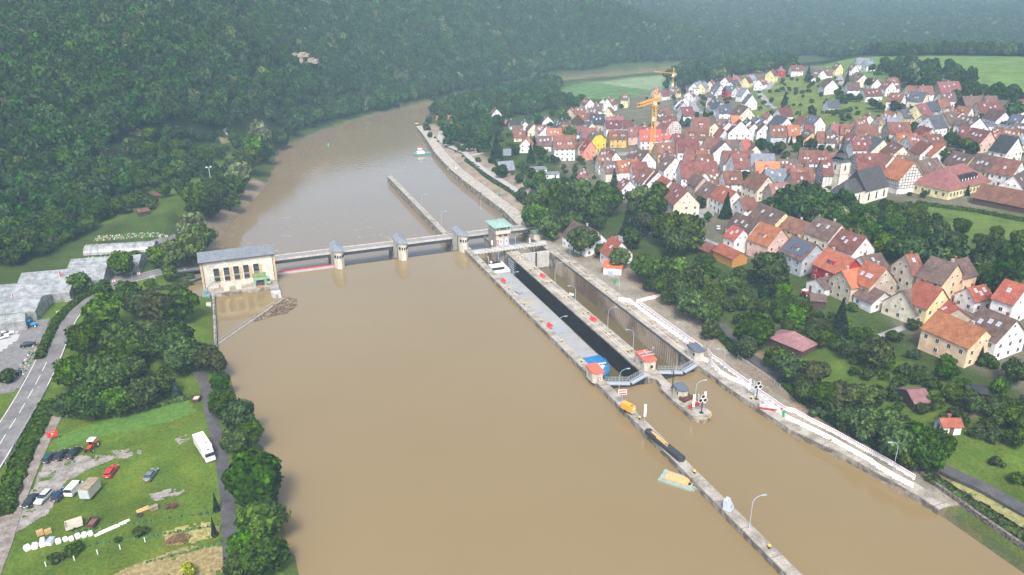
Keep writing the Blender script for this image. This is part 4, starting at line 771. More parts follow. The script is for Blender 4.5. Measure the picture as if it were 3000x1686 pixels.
# ---------------------------------------------------------------- houses
def roofmat(name, c, c2, ridge=True):
    m = mat(name, c, .85, scale=.45, c2=c2, thr=(.35, .68), s2=2.2, objvar=.28, spec=.15); n = m.node_tree.nodes; L = m.node_tree.links; b = n['Principled BSDF']
    tc = n['Texture Coordinate']; wv = n.new('ShaderNodeTexWave'); wv.bands_direction = 'X'; wv.inputs['Scale'].default_value = 1.1; wv.inputs['Distortion'].default_value = .3; L.new(tc.outputs['Object'], wv.inputs['Vector'])
    w2 = n.new('ShaderNodeTexWave'); w2.bands_direction = 'Y'; w2.inputs['Scale'].default_value = .9; L.new(tc.outputs['Object'], w2.inputs['Vector']); ad = n.new('ShaderNodeMath'); ad.operation = 'ADD'; L.new(wv.outputs['Fac'], ad.inputs[0]); L.new(w2.outputs['Fac'], ad.inputs[1])
    bp = n.new('ShaderNodeBump'); bp.inputs['Strength'].default_value = .35; bp.inputs['Distance'].default_value = .08; L.new(ad.outputs[0], bp.inputs['Height']); L.new(bp.outputs[0], b.inputs['Normal']); return m
RM = {'r': (roofmat('old_red_tiles', (.125, .056, .044), (.21, .10, .075)), 'old red-brown roof'), 'b': (roofmat('brown_tiles', (.085, .058, .052), (.15, .10, .085)), 'brown roof'), 'm': (roofmat('dark_red_tiles', (.105, .044, .040), (.155, .066, .058)), 'dark red roof'),
 'o': (roofmat('orange_tiles', (.24, .080, .048), (.33, .12, .07)), 'orange-red roof'), 'O': (roofmat('bright_orange_tiles', (.42, .11, .06), (.48, .15, .085)), 'bright orange roof'), 'p': (roofmat('pinkish_tiles', (.17, .074, .068), (.24, .108, .098)), 'pinkish red roof'),
 'd': (roofmat('slate_tiles', (.055, .062, .075), (.09, .10, .115)), 'slate grey roof'), 'D': (roofmat('black_tiles', (.032, .036, .044), (.05, .056, .065)), 'blackish roof'), 'g': (roofmat('light_grey_tiles', (.14, .16, .19), (.20, .225, .26)), 'light grey roof'), 'v': (roofmat('mauve_sheets', (.20, .10, .10), (.26, .14, .14)), 'mauve sheet roof')}
def wallm(n, c): return mat(n, c, .9, .05, .8, s2=.35, spec=.15)
WM = {'w': (wallm('white_wall', (.70, .70, .69)), 'white house'), 'c': (wallm('cream_wall', (.66, .60, .46)), 'cream house'), 'y': (wallm('light_yellow_wall', (.68, .60, .32)), 'pale yellow house'), 'Y': (wallm('yellow_wall', (.72, .52, .06)), 'bright yellow house'),
 'h': (wallm('ochre_wall', (.55, .38, .13)), 'ochre house'), 's': (wallm('orange_wall', (.62, .42, .22)), 'orange-cream house'), 'P': (wallm('pink_wall', (.62, .42, .36)), 'pink house'), 'S': (wallm('salmon_wall', (.66, .26, .19)), 'salmon pink house'), 'l': (wallm('blue_wall', (.28, .42, .66)), 'light blue house'),
 'e': (wallm('beige_wall', (.46, .40, .31)), 'beige house'), 'R': (wallm('red_wall', (.36, .03, .035)), 'red walled house'), 'a': (wallm('peach_wall', (.68, .50, .33)), 'peach coloured house'), 'n': (mat('dark_timber_wall', (.07, .045, .032), .9, .2, 2), 'timber barn'), 'G': (wallm('grey_wall', (.40, .43, .47)), 'grey house'), 'q': (mat('yellow_timber_wall', (.40, .20, .05), .85, .12, 3), 'yellow boarded barn'), 'k': (wallm('infill_white_wall', (.66, .65, .62)), 'timber framed house'), 'K': (wallm('infill_white_wall', (.66, .65, .62)), 'red timber framed house')}
BEAM = mat('dark_beam', (.05, .035, .028), .9, .1); BEAMR = mat('red_beam', (.28, .06, .045), .9, .1); WFR = mat('window_frame_white', (.72, .72, .70), .6, .03); CHIM = mat('chimney_render', (.42, .36, .32), .9, .15, 2); CHIMB = mat('chimney_brick', (.25, .10, .07), .9, .15, 2); SOLAR = mat('solar_panel', (.07, .085, .12), .3, .08, 1, spec=.6)
def winmesh(w_, h_):
    b = MB(); b.cm = 0; b.box(-w_/2, w_/2, -.06, 0, 0, h_); b.cm = 1; b.box(-w_/2+.09, -.04, -.075, -.061, .09, h_-.09); b.box(.04, w_/2-.09, -.075, -.061, .09, h_-.09); return b.mesh('window', [WFR, GLASS])
WIN = winmesh(1.15, 1.35); WINS = winmesh(.8, .9); b = MB(); b.cm = 0; b.box(-.45, .45, -.62, .62, 0, .1); b.cm = 1; b.box(-.36, .36, -.52, .52, .1, .112); SKY = b.mesh('roof_window', [mat('skylight_frame', (.5, .5, .5), .5, .05), mat('skylight_glass', (.30, .36, .42), .1, .1, 1, spec=.7)])
CHM = MB().box(-.35, .35, -.3, .3, -1.6, 1.1).box(-.42, .42, -.37, .37, 1.1, 1.22).mesh('chimney', CHIM); CHM2 = MB().box(-.35, .35, -.3, .3, -1.6, 1.1).box(-.42, .42, -.37, .37, 1.1, 1.22).mesh('chimney', CHIMB)
DOOR = MB().box(-.5, .5, -.06, 0, 0, 2.1).mesh('door', mat('brown_door', (.12, .07, .04), .6, .1))
ANCH = [((2450, 520), 'beside the church'), ((1915, 400), 'around the orange tower crane'), ((2780, 480), 'near the big hipped hall'), ((2230, 600), 'by the village square'), ((2400, 780), 'on the lane behind the lock'), ((2700, 880), 'in the lower right row'),
 ((2880, 960), 'at the right edge'), ((1700, 390), 'at the river side of the village'), ((1640, 480), 'beside the tall spruces'), ((1460, 380), 'by the river bend'), ((2060, 500), 'in the old core'), ((2150, 430), 'right of the crane'),
 ((2000, 290), 'behind the tower crane'), ((2150, 255), 'along the curving new street'), ((2290, 220), 'on the hill road end'), ((2480, 215), 'highest up under the vineyard'), ((2550, 300), 'around the hillside meadow'), ((2290, 370), 'below the hillside meadow'), ((2440, 400), 'between meadow and church'), ((2680, 260), 'under the vineyard slope'), ((2700, 340), 'in the upper right quarter'), ((2900, 330), 'at the far right upper edge'), ((2900, 430), 'in the right hand terraces'), ((2600, 420), 'above the hall'), ((1800, 300), 'beside the green fields'), ((1790, 600), 'among the trees behind the lock'), ((2350, 470), 'left of the church spire'), ((1800, 500), 'on the river side slope'), ((1950, 560), 'above the village trees'), ((1800, 330), 'in the old farm quarter')]
def place_of(u, v): return min(ANCH, key=lambda a: (a[0][0]-u)**2+((a[0][1]-v)*1.5)**2)[1]
CAMV = Vector((0, 0, 106)); NH = [0]
def house(u1, v1, u2, v2, wd, wh, rc, wc, pitch=46, opt='', label=None):
    """ridge end points in photograph pixels, width across the ridge, eave height, roof and wall colour codes"""
    rise = wd/2*math.tan(rad(pitch)); h = wh+rise
    a = T(u1, v1, h); b_ = T(u2, v2, h); zb = min(a.z, b_.z); a = W(u1, v1, zb+h); b_ = W(u2, v2, zb+h)
    c = (a+b_)/2; d = (b_-a); L = max(d.length, 4.5); ang = math.atan2(d.y, d.x); hx = L/2; hy = wd/2; HOUSES.append((c.x, c.y, max(hx, hy))); NH[0] += 1
    base = Vector((c.x, c.y, zb)); t = empty('house' if wc not in 'nq' else 'barn', base, ang); far = proj(base)[2]
    wm = WM[wc][0]; flat = 'F' in opt; hip = 'H' in opt
    if flat: MB().box(-hx, hx, -hy, hy, -3, wh).build('wall', wm, t); MB().box(-hx-.4, hx+.4, -hy-.4, hy+.4, wh, wh+.3).build('roof', RM[rc][0], t)
    else:
        b = MB(); b.box(-hx, hx, -hy, hy, -3, wh)
        if not hip:
            for s in (-1, 1):
                q = [(s*hx, -hy, wh), (s*hx, hy, wh), (s*hx, 0, h-.02)]; q2 = [(s*(hx-.2), y, z) for _, y, z in q]
                b.poly(q if s > 0 else q[::-1]); b.poly(q2[::-1] if s > 0 else q2)
        b.build('wall', wm, t); o = .45; ex = .35; tn = math.tan(rad(pitch)); b = MB(); ze = wh-o*tn; th = .16
        if hip:
            hr = max(hx-hy*.95, .6) if 'h' not in opt else hx-hy*.35; zz = h
            if 'h' in opt:   # half hip
                kz = h-rise*.38; ky = hy*.38
                for s in (-1, 1): b.poly([(-hr, 0, h), (-hx-ex, s*ky, kz), (-hx-ex, s*(hy+o), ze), (hx+ex, s*(hy+o), ze), (hx+ex, s*ky, kz), (hr, 0, h)] if s < 0 else [(hr, 0, h), (hx+ex, ky, kz), (hx+ex, hy+o, ze), (-hx-ex, hy+o, ze), (-hx-ex, ky, kz), (-hr, 0, h)])
                for s in (-1, 1): q = [(s*hr, 0, h), (s*(hx+ex), -ky, kz), (s*(hx+ex), ky, kz)]; b.poly(q if s > 0 else q[::-1])
                for s in (-1, 1): q = [(s*hx, -hy, wh), (s*hx, hy, wh), (s*hx, ky, kz-.05), (s*hx, -ky, kz-.05)]; b2 = MB(); b2.poly(q if s > 0 else q[::-1]); b2.build('gable', wm, t)
            else:
                A = [(-hx-o, -hy-o, ze), (hx+o, -hy-o, ze), (hx+o, hy+o, ze), (-hx-o, hy+o, ze)]; r1, r2 = (-hr, 0, zz), (hr, 0, zz)
                b.poly([A[0], A[1], r2, r1]); b.poly([A[1], A[2], r2]); b.poly([A[2], A[3], r1, r2]); b.poly([A[3], A[0], r1]); b.poly(A[::-1])
        else:
            for s in (-1, 1):
                U = [(-hx-ex, 0, h), (hx+ex, 0, h), (hx+ex, s*(hy+o), ze), (-hx-ex, s*(hy+o), ze)]; U = U if s > 0 else U[::-1]
                up = [(x, y, z+th) for x, y, z in U]; b.poly(up[::-1] if s > 0 else up[::-1]); b.poly(U)
                for i in range(4): p, q = i, (i+1) % 4; b.poly([up[p], up[q], U[q], U[p]])
        rf = b.build('roof', RM[rc][0], t); bm = bmesh.new(); bm.from_mesh(rf.data)
        if hip:
            bmesh.ops.recalc_face_normals(bm, faces=bm.faces)
            if max(bm.faces, key=lambda f: f.calc_center_median().z).normal.z < 0: bmesh.ops.reverse_faces(bm, faces=bm.faces)
        bm.to_mesh(rf.data); bm.free()
        # chimney, skylights on the camera side
        R = random.Random(int(u1*7+v1)); side = -1 if (Matrix.Rotation(ang, 3, 'Z') @ Vector((0, -1, 0))).dot(CAMV-base) > 0 else 1
        if wc not in 'nq' or 'C' in opt: inst('chimney', CHM if R.random() < .6 else CHM2, rf, (R.uniform(-hx*.6, hx*.6), -side*R.uniform(.2, .9), h-.3))
        ns = 0 if wc in 'nq' or 'N' in opt or R.random() < .35 else R.randint(1, 3)
        if 'N' not in opt and 'd' in opt: ns = 0
        for k in range(ns):
            x = -hx*.7+(k+.5)*(hx*1.4)/ns+R.uniform(-.4, .4); f = R.uniform(.3, .6); sk = inst('roof_window', SKY, rf, (x, side*hy*f, h-hy*f*tn+th+.02)); sk.rotation_euler = (rad(-pitch)*side, 0, 0); sk.scale = (1.15, 1.15, 1)
        if 'S' in opt: q = MB().box(-hx*.8, hx*.8, -hy*.38/math.cos(rad(pitch)), hy*.38/math.cos(rad(pitch)), 0, .08).build('solar_panel', SOLAR, rf, (0, side*hy*.5, h-hy*.5*tn+th+.05)); q.rotation_euler = (rad(-pitch)*side, 0, 0)
        if 'd' in opt:
            nd = opt.count('d')
            for k in range(nd):
                x = -hx+(k+.5)*2*hx/nd; dw = min(1.3, hx/nd*.6); f0 = .72; zf = h-hy*f0*tn; zt_ = zf+1.5; yb = (h-zt_-.35)/tn
                q = MB().prism([(x-dw, side*hy*f0), (x+dw, side*hy*f0), (x+dw, side*yb), (x-dw, side*yb)], zf-.3, zt_).build('dormer', wm, t)
                b = MB(); U = [(x-dw-.2, side*(hy*f0+.3), zt_+.02), (x+dw+.2, side*(hy*f0+.3), zt_+.02), (x+dw+.2, side*yb*.8, zt_+.5), (x-dw-.2, side*yb*.8, zt_+.5)]; U = U if side < 0 else U[::-1]; b.poly([(p[0], p[1], p[2]+.12) for p in U]); b.poly(U[::-1])
                for i in range(4): p, r_ = U[i], U[(i+1) % 4]; b.poly([p, r_, (r_[0], r_[1], r_[2]+.12), (p[0], p[1], p[2]+.12)])
                b.build('dormer_roof', RM[rc][0], q); inst('window', WINS, q, (x, side*hy*f0, zf+.35), 0 if side < 0 else math.pi, (dw*1.3, 1, .9))
    # windows on the walls that face the viewer
    if wc not in 'nq' and 'B' not in opt:
        M3 = Matrix.Rotation(ang, 3, 'Z'); fl = max(1, int((wh+.4)//2.7)); R = random.Random(int(u2*5+v2))
        for (nx_, ny_, ln, off_, rz) in ((0, -1, L, hy, 0), (0, 1, L, hy, math.pi), (1, 0, wd, hx, math.pi/2), (-1, 0, wd, hx, -math.pi/2)):
            nrm = M3 @ Vector((nx_, ny_, 0)); tc_ = Vector((-base.x, -base.y, 0)).normalized()
            if nrm.dot(tc_) < .12: continue
            gab = nx_ != 0; rows = fl+(2 if rise > 5 else 1)*(1 if gab and not hip and not flat else 0)
            for f in range(rows):
                up = f-fl; n = max(1, int(ln/(3.1 if far < 520 else 3.8))) if up < 0 else (2 if up == 0 else 1)
                for k in range(n):
                    if up < 0 and R.random() < .22: continue
                    s = -ln/2+(k+.5)*ln/n if up < 0 else ((k-.5)*2.6 if n == 2 else 0)
                    z = .9+f*2.75 if wh > 3.2 else .8+f*2.4
                    if up >= 0 and abs(s)+.8 > hy*(h-z-1.5)/rise: continue
                    if up < 0 and z+1.35 > wh+.15: continue
                    dx, dy = (s, -hy) if ny_ < 0 else (s, hy) if ny_ > 0 else (hx, s) if nx_ > 0 else (-hx, s)
                    door = f == 0 and k == n//2 and R.random() < .5 and up < 0
                    inst('door' if door else 'window', DOOR if door else (WIN if up < 0 else WINS), t, (dx+nx_*.01, dy+ny_*.01, 0 if door else z), rz)
    if wc in 'kK' or 'T' in opt:
        M3 = Matrix.Rotation(ang, 3, 'Z'); bmt = BEAMR if wc == 'K' else BEAM; b = MB(); bw = .2
        for s in (-1, 1):
            if (M3 @ Vector((s, 0, 0))).dot(Vector((-base.x, -base.y, 0))) > 0:
                x = s*(hx+.03); z = 2.8
                while z < h-1:
                    yy = hy if z <= wh else hy*(h-z)/rise; b.bar((x, -yy, z), (x, yy, z), .08, bw); z += 1.35
                for k in range(-4, 5):
                    y = k*hy/4.3; zt2 = wh+rise*(1-abs(y)/hy)-.2
                    if 'C' not in opt or True: b.bar((x, y, 2.8), (x, y, zt2), .08, bw)
                for k in (-1, 1): b.bar((x, k*hy*.95, 2.8), (x, k*hy*.55, 5.4), .08, bw)
            if (M3 @ Vector((0, s, 0))).dot(Vector((-base.x, -base.y, 0))) > 0:
                y = s*(hy+.03)
                for z in (2.8, 4.1, wh-.1):
                    if z <= wh: b.bar((-hx, y, z), (hx, y, z), .08, bw)
                n = int(L/1.4)
                for k in range(n+1): b.bar((-hx+k*L/n, y, 2.8 if wh > 4 else 0), (-hx+k*L/n, y, wh), .08, bw)
        if b.v: b.build('timber_frame', bmt, t)
    tag(t, label, 'house' if wc not in 'nq' else 'barn', 'village houses')
    if not label: LABQ.append((t, (WM[wc][1]+' with '+RM[rc][1]), place_of((u1+u2)/2, (v1+v2)/2), (u1+u2)/2))
    return t
def crop(ox, oy, sc, rows):
    for r in rows: house(ox+r[0]/sc, oy+r[1]/sc, ox+r[2]/sc, oy+r[3]/sc, *r[4:])
crop(2600, 200, 6.44, [(95,262,-40,238,9,6,'r','w'),(110,268,215,268,7,5.5,'r','w'),(10,190,190,185,9,4,'r','c'),(360,338,570,335,9,6,'r','w'),(600,338,840,335,10,5.5,'p','w'),(940,258,1340,250,13,5,'p','e'),(1300,300,1225,282,7,4,'r','w'),(60,460,330,485,10,7,'r','w'),(460,438,750,465,11,4.5,'d','c',46,'d'),(985,465,1260,460,10,4.5,'b','w'),(1415,535,1825,525,12,5,'b','n',46,'C'),(1840,525,2055,522,12,5,'b','e'),(950,592,1150,588,9,6,'r','k'),(1690,650,2120,640,11,5,'m','c'),(545,690,715,660,12,7,'p','y'),(740,650,900,625,10,6,'d','G'),(240,785,450,757,9,6,'d','e',46,'d'),
 (1150,745,1230,715,8,4.5,'r','c'),(1350,712,1600,742,9,4,'r','w'),(1290,750,1430,835,7,4,'o','w'),(1960,765,2230,830,10,4.5,'b','w'),(2335,590,2460,590,10,6,'r','e'),(2480,590,2600,595,9,5,'r','w'),(1050,840,1250,815,12,5,'b','e'),(780,905,1010,880,12,7,'d','w'),(1400,885,1650,925,10,5,'b','w'),(1750,947,1650,905,14,6,'b','w'),(1850,1050,2030,1048,7,3.5,'g','w',15,'NS'),(2090,1062,2330,1058,7,3.5,'g','w',15,'NS'),(2360,870,2600,900,11,5,'d','w',40,'S'),(2390,1050,2600,1042,9,5,'b','w'),(640,905,760,893,7,4,'b','w'),(0,932,230,935,9,5,'g','w'),(-40,812,150,838,9,5,'p','w'),(0,1020,410,1020,11,5,'r','e'),(620,1085,850,1145,9,5,'m','w'),(160,1235,550,1235,10,5,'o','w'),(370,1285,620,1270,9,6,'r','w'),(730,1210,890,1240,8,4,'o','e'),(720,1270,1000,1240,10,4,'m','e'),(1420,1100,1560,1120,10,5,'r','w'),(1610,1125,1950,1190,13,5,'m','P'),(2030,1105,2200,1125,11,4,'r','w'),(2210,1132,2490,1165,11,4,'r','y'),(1990,1215,2140,1235,9,4,'o','w'),(2140,1255,2470,1310,14,6,'D','w',46,'N'),(2490,1268,2600,1262,8,5,'g','y')])
crop(2200, 150, 6.44, [(1990,138,2230,138,10,6,'g','w'),(2155,172,2310,168,9,6,'g','w'),(1690,235,1600,225,10,6,'b','y'),(1980,262,1900,252,9,4.5,'b','w'),(1180,312,1530,315,12,4,'b','w'),(1360,362,1290,348,9,4,'b','w'),(1290,388,1180,382,9,5,'b','w'),(750,272,970,270,9,6,'m','w',46,'d'),(500,302,640,302,10,6,'p','R',35,'H'),(370,365,440,350,9,7,'m','y'),(150,535,240,512,8,5.5,'r','w'),(1545,545,1430,508,11,6,'b','w'),(2140,448,1990,395,11,5,'b','c'),(1810,590,2040,590,10,5,'b','w'),(2115,720,2430,705,9,4.5,'m','w'),(2390,525,2240,500,9,4,'b','w'),(1430,932,1650,926,9,3,'d','w'),(515,1075,740,1062,10,4,'m','w'),(690,1262,480,1205,12,5,'d','w'),(1090,1278,930,1218,10,5,'r','k',46,'N'),(1310,1242,1130,1200,10,7,'b','w',46,'S'),(250,1165,380,1192,8,5,'r','w'),(280,1290,180,1230,8,5,'d','w',40,'SN'),(160,1275,70,1243,8,5,'d','w',40,'SN'),(500,1310,420,1290,7,4,'r','w'),(2250,1210,2190,1170,8,5,'r','w'),(2380,1250,2510,1245,8,5,'p','w'),(2480,1265,2600,1250,8,5,'g','y'),(1950,1275,2170,1265,9,5,'r','e')])
crop(2200, 350, 6.44, [(360,118,655,120,11,6,'r','G'),(690,110,905,110,11,4.5,'o','k'),(1165,250,1065,180,9,3,'b','s'),(1255,227,1415,230,10,4,'r','k'),(1425,230,1600,236,10,4,'b','k'),(1030,112,1200,118,9,5,'r','w'),(1520,87,1690,87,10,6,'p','w'),(1700,92,1945,100,10,6,'r','s',46,'d'),(1970,112,2370,112,14,6,'r','c'),(1800,248,1980,276,10,4,'m','w',46,'d'),(1890,390,2250,382,9,6,'r','w'),(2510,385,2320,312,12,5,'d','c'),(2130,325,2285,268,9,4,'b','w'),(925,575,1465,602,11,5,'r','w',46,'dd'),(1435,637,1640,637,8,4,'r','k'),(535,752,815,766,9,4,'b','w'),(0,648,435,652,12,5,'g','w'),(85,802,525,802,9,4,'O','w',46,'d'),(265,942,640,932,10,4,'g','G'),(645,872,950,862,8,4,'r','e'),(735,927,1130,907,10,4,'r','e'),(745,1000,1090,992,10,5,'r','e'),(1035,812,1290,812,8,4,'b','s'),(1345,768,1505,768,10,10,'m','k',50),(1960,648,2470,643,13,6,'r','k'),(30,985,330,1080,11,6,'r','c'),(345,1217,705,1197,10,6,'p','e'),(800,1182,950,1215,8,3,'r','w')])
crop(2600, 350, 6.44, [(-90,640,110,692,12,5,'r','w'),(195,677,570,692,8,4,'b','w'),(560,782,930,722,11,5,'b','y'),(1260,592,1640,682,11,5,'b','y'),(1720,642,2090,712,12,6,'b','y'),(2112,717,2540,792,12,6,'r','w'),(2590,955,2390,1060,12,5,'b','w'),(100,402,300,510,11,5,'r','c'),(620,398,835,470,10,6,'r','w'),(940,432,1085,490,11,6,'o','w')])
house(2600+165/6.44, 350+725/6.44, 2600+510/6.44, 350+822/6.44, 14, 7, 'o', 'k', 47, 'NB', 'big half timbered barn with orange-red roof just right of the church')
house(2879, 538, 3030, 566, 13, 3, 'r', 'n', 38, '', 'long open timber barn with red roof at the right edge')
crop(1850, 330, 6.44, [(155,332,545,327,11,6,'O','w',46,'dd'),(-10,277,130,277,9,6,'p','P'),(140,272,635,267,9,6,'m','e'),(460,-25,630,-22,11,5,'b','e'),(1145,94,1462,94,12,5,'r','w',46,'d'),(1050,280,1465,296,12,7,'r','c',46,'dd'),(1600,122,1875,124,11,4,'b','e'),(1580,192,1650,135,8,5,'r','c'),(1885,62,2030,62,8,5,'O','w',46,'N'),(2075,160,2035,128,14,9,'m','w'),(2325,208,2290,182,9,6,'m','w'),(2525,222,2480,188,9,6,'m','w'),(1840,182,1800,152,9,5,'r','w'),(2240,160,2190,98,7,4,'D','w'),(785,407,980,402,9,4,'m','w'),(610,360,735,395,8,4,'O','w',40,'H'),(860,502,1258,502,12,7,'m','w'),(465,577,805,562,10,6,'r','s'),(1395,482,1675,477,10,5,'r','w'),(1225,627,1390,627,10,4,'r','w'),(1015,662,1220,657,9,5,'r','w'),(1225,717,1440,717,9,4,'r','w'),(1010,787,1220,787,10,4,'r','w'),(1235,792,1535,792,10,5,'r','w'),
 (310,750,160,702,12,6,'b','w'),(60,642,165,690,10,5,'b','w'),(735,775,665,720,8,5,'r','w'),(1770,560,1715,505,13,6,'b','w'),(1795,512,2075,512,10,5,'b','w'),(2080,510,2205,506,13,4,'o','w'),(1730,720,2295,727,11,6,'r','w'),(1890,787,2165,777,12,7,'r','w'),(1225,1075,1390,1140,9,5,'r','w'),(1200,1150,1370,1228,8,8,'b','e'),(1410,1122,1695,1122,9,4,'r','w'),(1722,1110,2055,1097,10,5,'r','w',46,'d'),(0,942,275,932,10,5,'r','w'),(-10,882,105,887,9,5,'o','w'),(250,1005,425,1080,12,6,'r','w',46,'d'),(510,1120,405,1045,11,6,'m','w'),(570,1192,740,1285,9,6,'o','w'),(240,228,200,205,10,4,'b','y'),(2035,412,2005,395,6,3,'D','w'),(1760,325,1650,300,9,5,'m','w'),(2350,630,2230,520,9,4,'b','c')])
house(1850+820/6.44, 330+72/6.44, 1850+650/6.44, 330+35/6.44, 13, 8, 'r', 'K', 50, 'Hh', 'tall red half timbered town hall right of the crane')
house(1850+915/6.44, 330+937/6.44, 1850+1605/6.44, 330+932/6.44, 13, 6, 'r', 'w', 46, 'N', 'very long white house with one unbroken red-brown roof in the village centre')
house(1850+830/6.44, 330+852/6.44, 1850+680/6.44, 330+792/6.44, 12, 7, 'b', 'w', 46, 'd', 'modern white gabled building with dark roof and glazed blue shopfront')
crop(1450, 280, 6.44, [(2400,-35,2530,-30,9,7,'b','y'),(1700,37,1800,72,9,6,'r','w'),(2040,68,2085,50,9,5,'b','w'),(2125,60,2230,35,9,6,'r','w'),(1875,147,2030,152,10,5,'b','w'),(1520,224,1700,227,9,4,'r','e'),(1750,242,1900,228,11,6,'b','w'),(2140,237,2185,222,8,6,'r','c'),(1795,354,2065,357,12,5,'D','e'),(1700,327,1880,327,8,5,'r','w'),(1420,248,1465,235,8,4,'r','e'),(1565,352,1592,336,10,3,'o','n'),(1000,397,980,360,8,4,'b','w'),(1195,442,1300,470,12,3,'D','e'),(1295,490,1435,543,9,6,'r','y'),(1725,477,1835,517,11,4,'d','c'),(2105,407,2275,397,8,6,'p','w'),(2290,395,2420,390,8,6,'p','w'),(2080,477,2378,467,9,6,'m','w'),(2400,472,2580,467,9,6,'m','w'),(1545,592,1730,592,8,5,'p','w'),(2155,662,2338,657,9,6,'r','h',46,'d'),(2350,657,2500,662,9,6,'b','h',46,'d'),(2515,612,2650,612,9,6,'p','P'),(1645,802,1700,828,9,5,'r','e'),(795,767,1065,767,10,4,'b','w'),(985,622,1250,617,9,3.5,'o','w'),(735,542,702,492,9,4,'b','c'),(962,590,930,547,9,4,'r','w'),(780,577,900,572,8,4,'r','w'),(330,572,520,570,8,3,'b','n'),(362,662,575,662,8,3,'r','c'),(270,467,390,462,7,3,'D','w'),(570,490,522,457,8,3,'D','w'),(30,258,-20,240,8,6,'b','w'),(2280,1067,2185,1040,11,5,'m','w'),(1935,1132,2180,1122,8,6,'r','w'),(2025,1005,2130,1017,9,4,'b','c'),(2045,1252,2285,1237,10,5,'b','c'),(2295,1232,2580,1217,10,5,'o','w'),(190,1012,275,1012,6,2.5,'g','n'),(60,1252,335,1235,8,2.8,'g','n')])
house(1450+1630/6.44, 280+617/6.44, 1450+1925/6.44, 280+607/6.44, 10, 7, 'p', 'l', 46, '', 'light blue gabled house beside the bright yellow house')
house(1450+1850/6.44, 280+650/6.44, 1450+1960/6.44, 280+678/6.44, 12, 7.5, 'b', 'Y', 44, 'Hh', 'bright yellow house with brown half hipped roof')
house(1450+1802/6.44, 280+862/6.44, 1450+1715/6.44, 280+838/6.44, 9, 6.5, 'm', 'S', 48, 'd', 'salmon pink gabled house with dark red roof')
house(1450+1112/6.44, 280+757/6.44, 1450+1498/6.44, 280+752/6.44, 12, 8, 'r', 'w', 48, 'dd', 'tall white farmhouse with large red-brown roof beside the spruces')
house(1450+582/6.44, 280+822/6.44, 1450+612/6.44, 280+762/6.44, 8, 5, 'o', 'w', 46, '', 'small white gabled house with orange roof left of the dark spruce')
house(1280, 339, 1338, 339, 10, 4, 'o', 'n', 30, '', 'red roofed timber barn alone by the river bend')
house(1421, 349, 1487, 352, 9, 2.6, 'p', 'n', 25, '', 'low pink roofed shed beyond the garden plots')
house(1693, 499, 1722, 500, 10, 3.5, 'p', 'w', 28, 'H', 'low white hall with dusky pink hipped roof among garden trees')
house(1558, 493, 1598, 491, 7, 3, 'g', 'w', 5, 'F', 'flat roofed white pavilion on the garden lawn')
house(1590, 508, 1636, 506, 5, 2.6, 'g', 'w', 5, 'F', 'open flat roofed carport beside the white pavilion')
house(1365, 394, 1380, 394, 4.5, 2.3, 'm', 'w', 40, '', 'tiny white garden hut with red roof by the quay')
crop(1900, 170, 7.36, [(100,647,215,642,9,4,'p','w'),(250,717,400,702,8,4,'r','w'),(442,652,548,648,9,5,'b','e'),(562,657,640,642,7,5,'b','y'),(872,717,932,702,8,5,'r','w'),(780,852,740,836,8,4,'r','w'),(700,892,660,872,9,4,'d','w'),(752,957,712,941,9,3,'d','G'),(692,1062,933,1052,11,5,'m','w'),(982,547,1118,492,9,4,'g','w'),(1132,547,1218,502,9,5,'g','y'),(1322,502,1398,482,9,5,'r','c'),(985,652,1068,652,5,6,'g','w',5,'F'),(1560,580,1420,562,9,5,'d','w'),(1652,417,1760,392,9,5,'m','w'),(1785,372,1985,372,10,4,'p','e',40,'H'),(1772,522,1898,462,10,4,'d','w'),(1655,612,1898,602,9,5,'d','R'),(2082,422,2168,402,9,5,'m','y'),(2152,382,2258,357,8,5,'g','w'),(1882,642,2008,622,8,4,'p','w'),(2130,660,2002,642,11,5,'g','w'),(2220,792,2165,782,12,6,'d','w'),(1430,712,1362,706,9,5,'d','w'),(1432,817,1345,845,7,5,'d','P'),(1482,902,1402,862,9,4,'d','w'),(1562,962,1452,932,9,5,'d','w'),(1502,1017,1778,1012,10,5,'d','w'),(282,1072,418,1062,9,4,'r','c')])
house(1900+2150/7.36, 170+1062/7.36, 1900+1955/7.36, 170+998/7.36, 12, 8, 'b', 'c', 46, 'd', 'big cream apartment house with balcony gable below the curving street')
crop(2000, 550, 2.576, [(592,117,775,192,11,6,'b','y',42),(790,210,962,268,9,5,'r','y',42),(1017,217,1200,280,11,7,'b','c',44),(1205,312,1385,375,11,7,'r','w',44),(410,187,575,256,10,4,'b','w'),(377,287,458,318,8,6.5,'o','w',42),(590,260,745,312,12,6,'o','P',44,'d'),(170,407,245,437,6,3,'r','n',35),(832,362,1012,430,12,6,'b','G',40,'dS'),(1392,552,1538,610,12,6,'o','e',44),(1205,628,1425,590,10,6,'O','e',40),(1387,727,1525,790,9,3,'b','w',35),(1690,507,1760,500,10,8,'r','c',46),(1882,517,2075,580,11,8,'b','a',46),(2045,552,2145,525,9,8,'b','a',44),(1662,777,1850,730,12,4,'b','c',44),(1782,702,1960,765,11,6,'o','y',44),(2000,842,2085,915,9,3,'o','e',35),(2150,757,2285,730,7,4,'o','w',42),(2272,902,2520,1000,12,6,'b','w',42),(2440,692,2600,742,10,7,'o','w',44),(1345,520,1490,492,9,3,'b','w',40),(965,802,1078,812,6,3,'b','n',20),(1012,690,1130,662,8,3,'b','w',30)])
house(2000+290/2.576, 550+420/2.576, 2000+440/2.576, 550+488/2.576, 7, 3.4, 'o', 'q', 32, '', 'yellow boarded barn with orange roof behind the hedge wood')
house(2000+1090/2.576, 550+455/2.576, 2000+1300/2.576, 550+540/2.576, 11, 6, 'o', 'R', 42, 'd', 'red walled house with orange roof in the garden row')
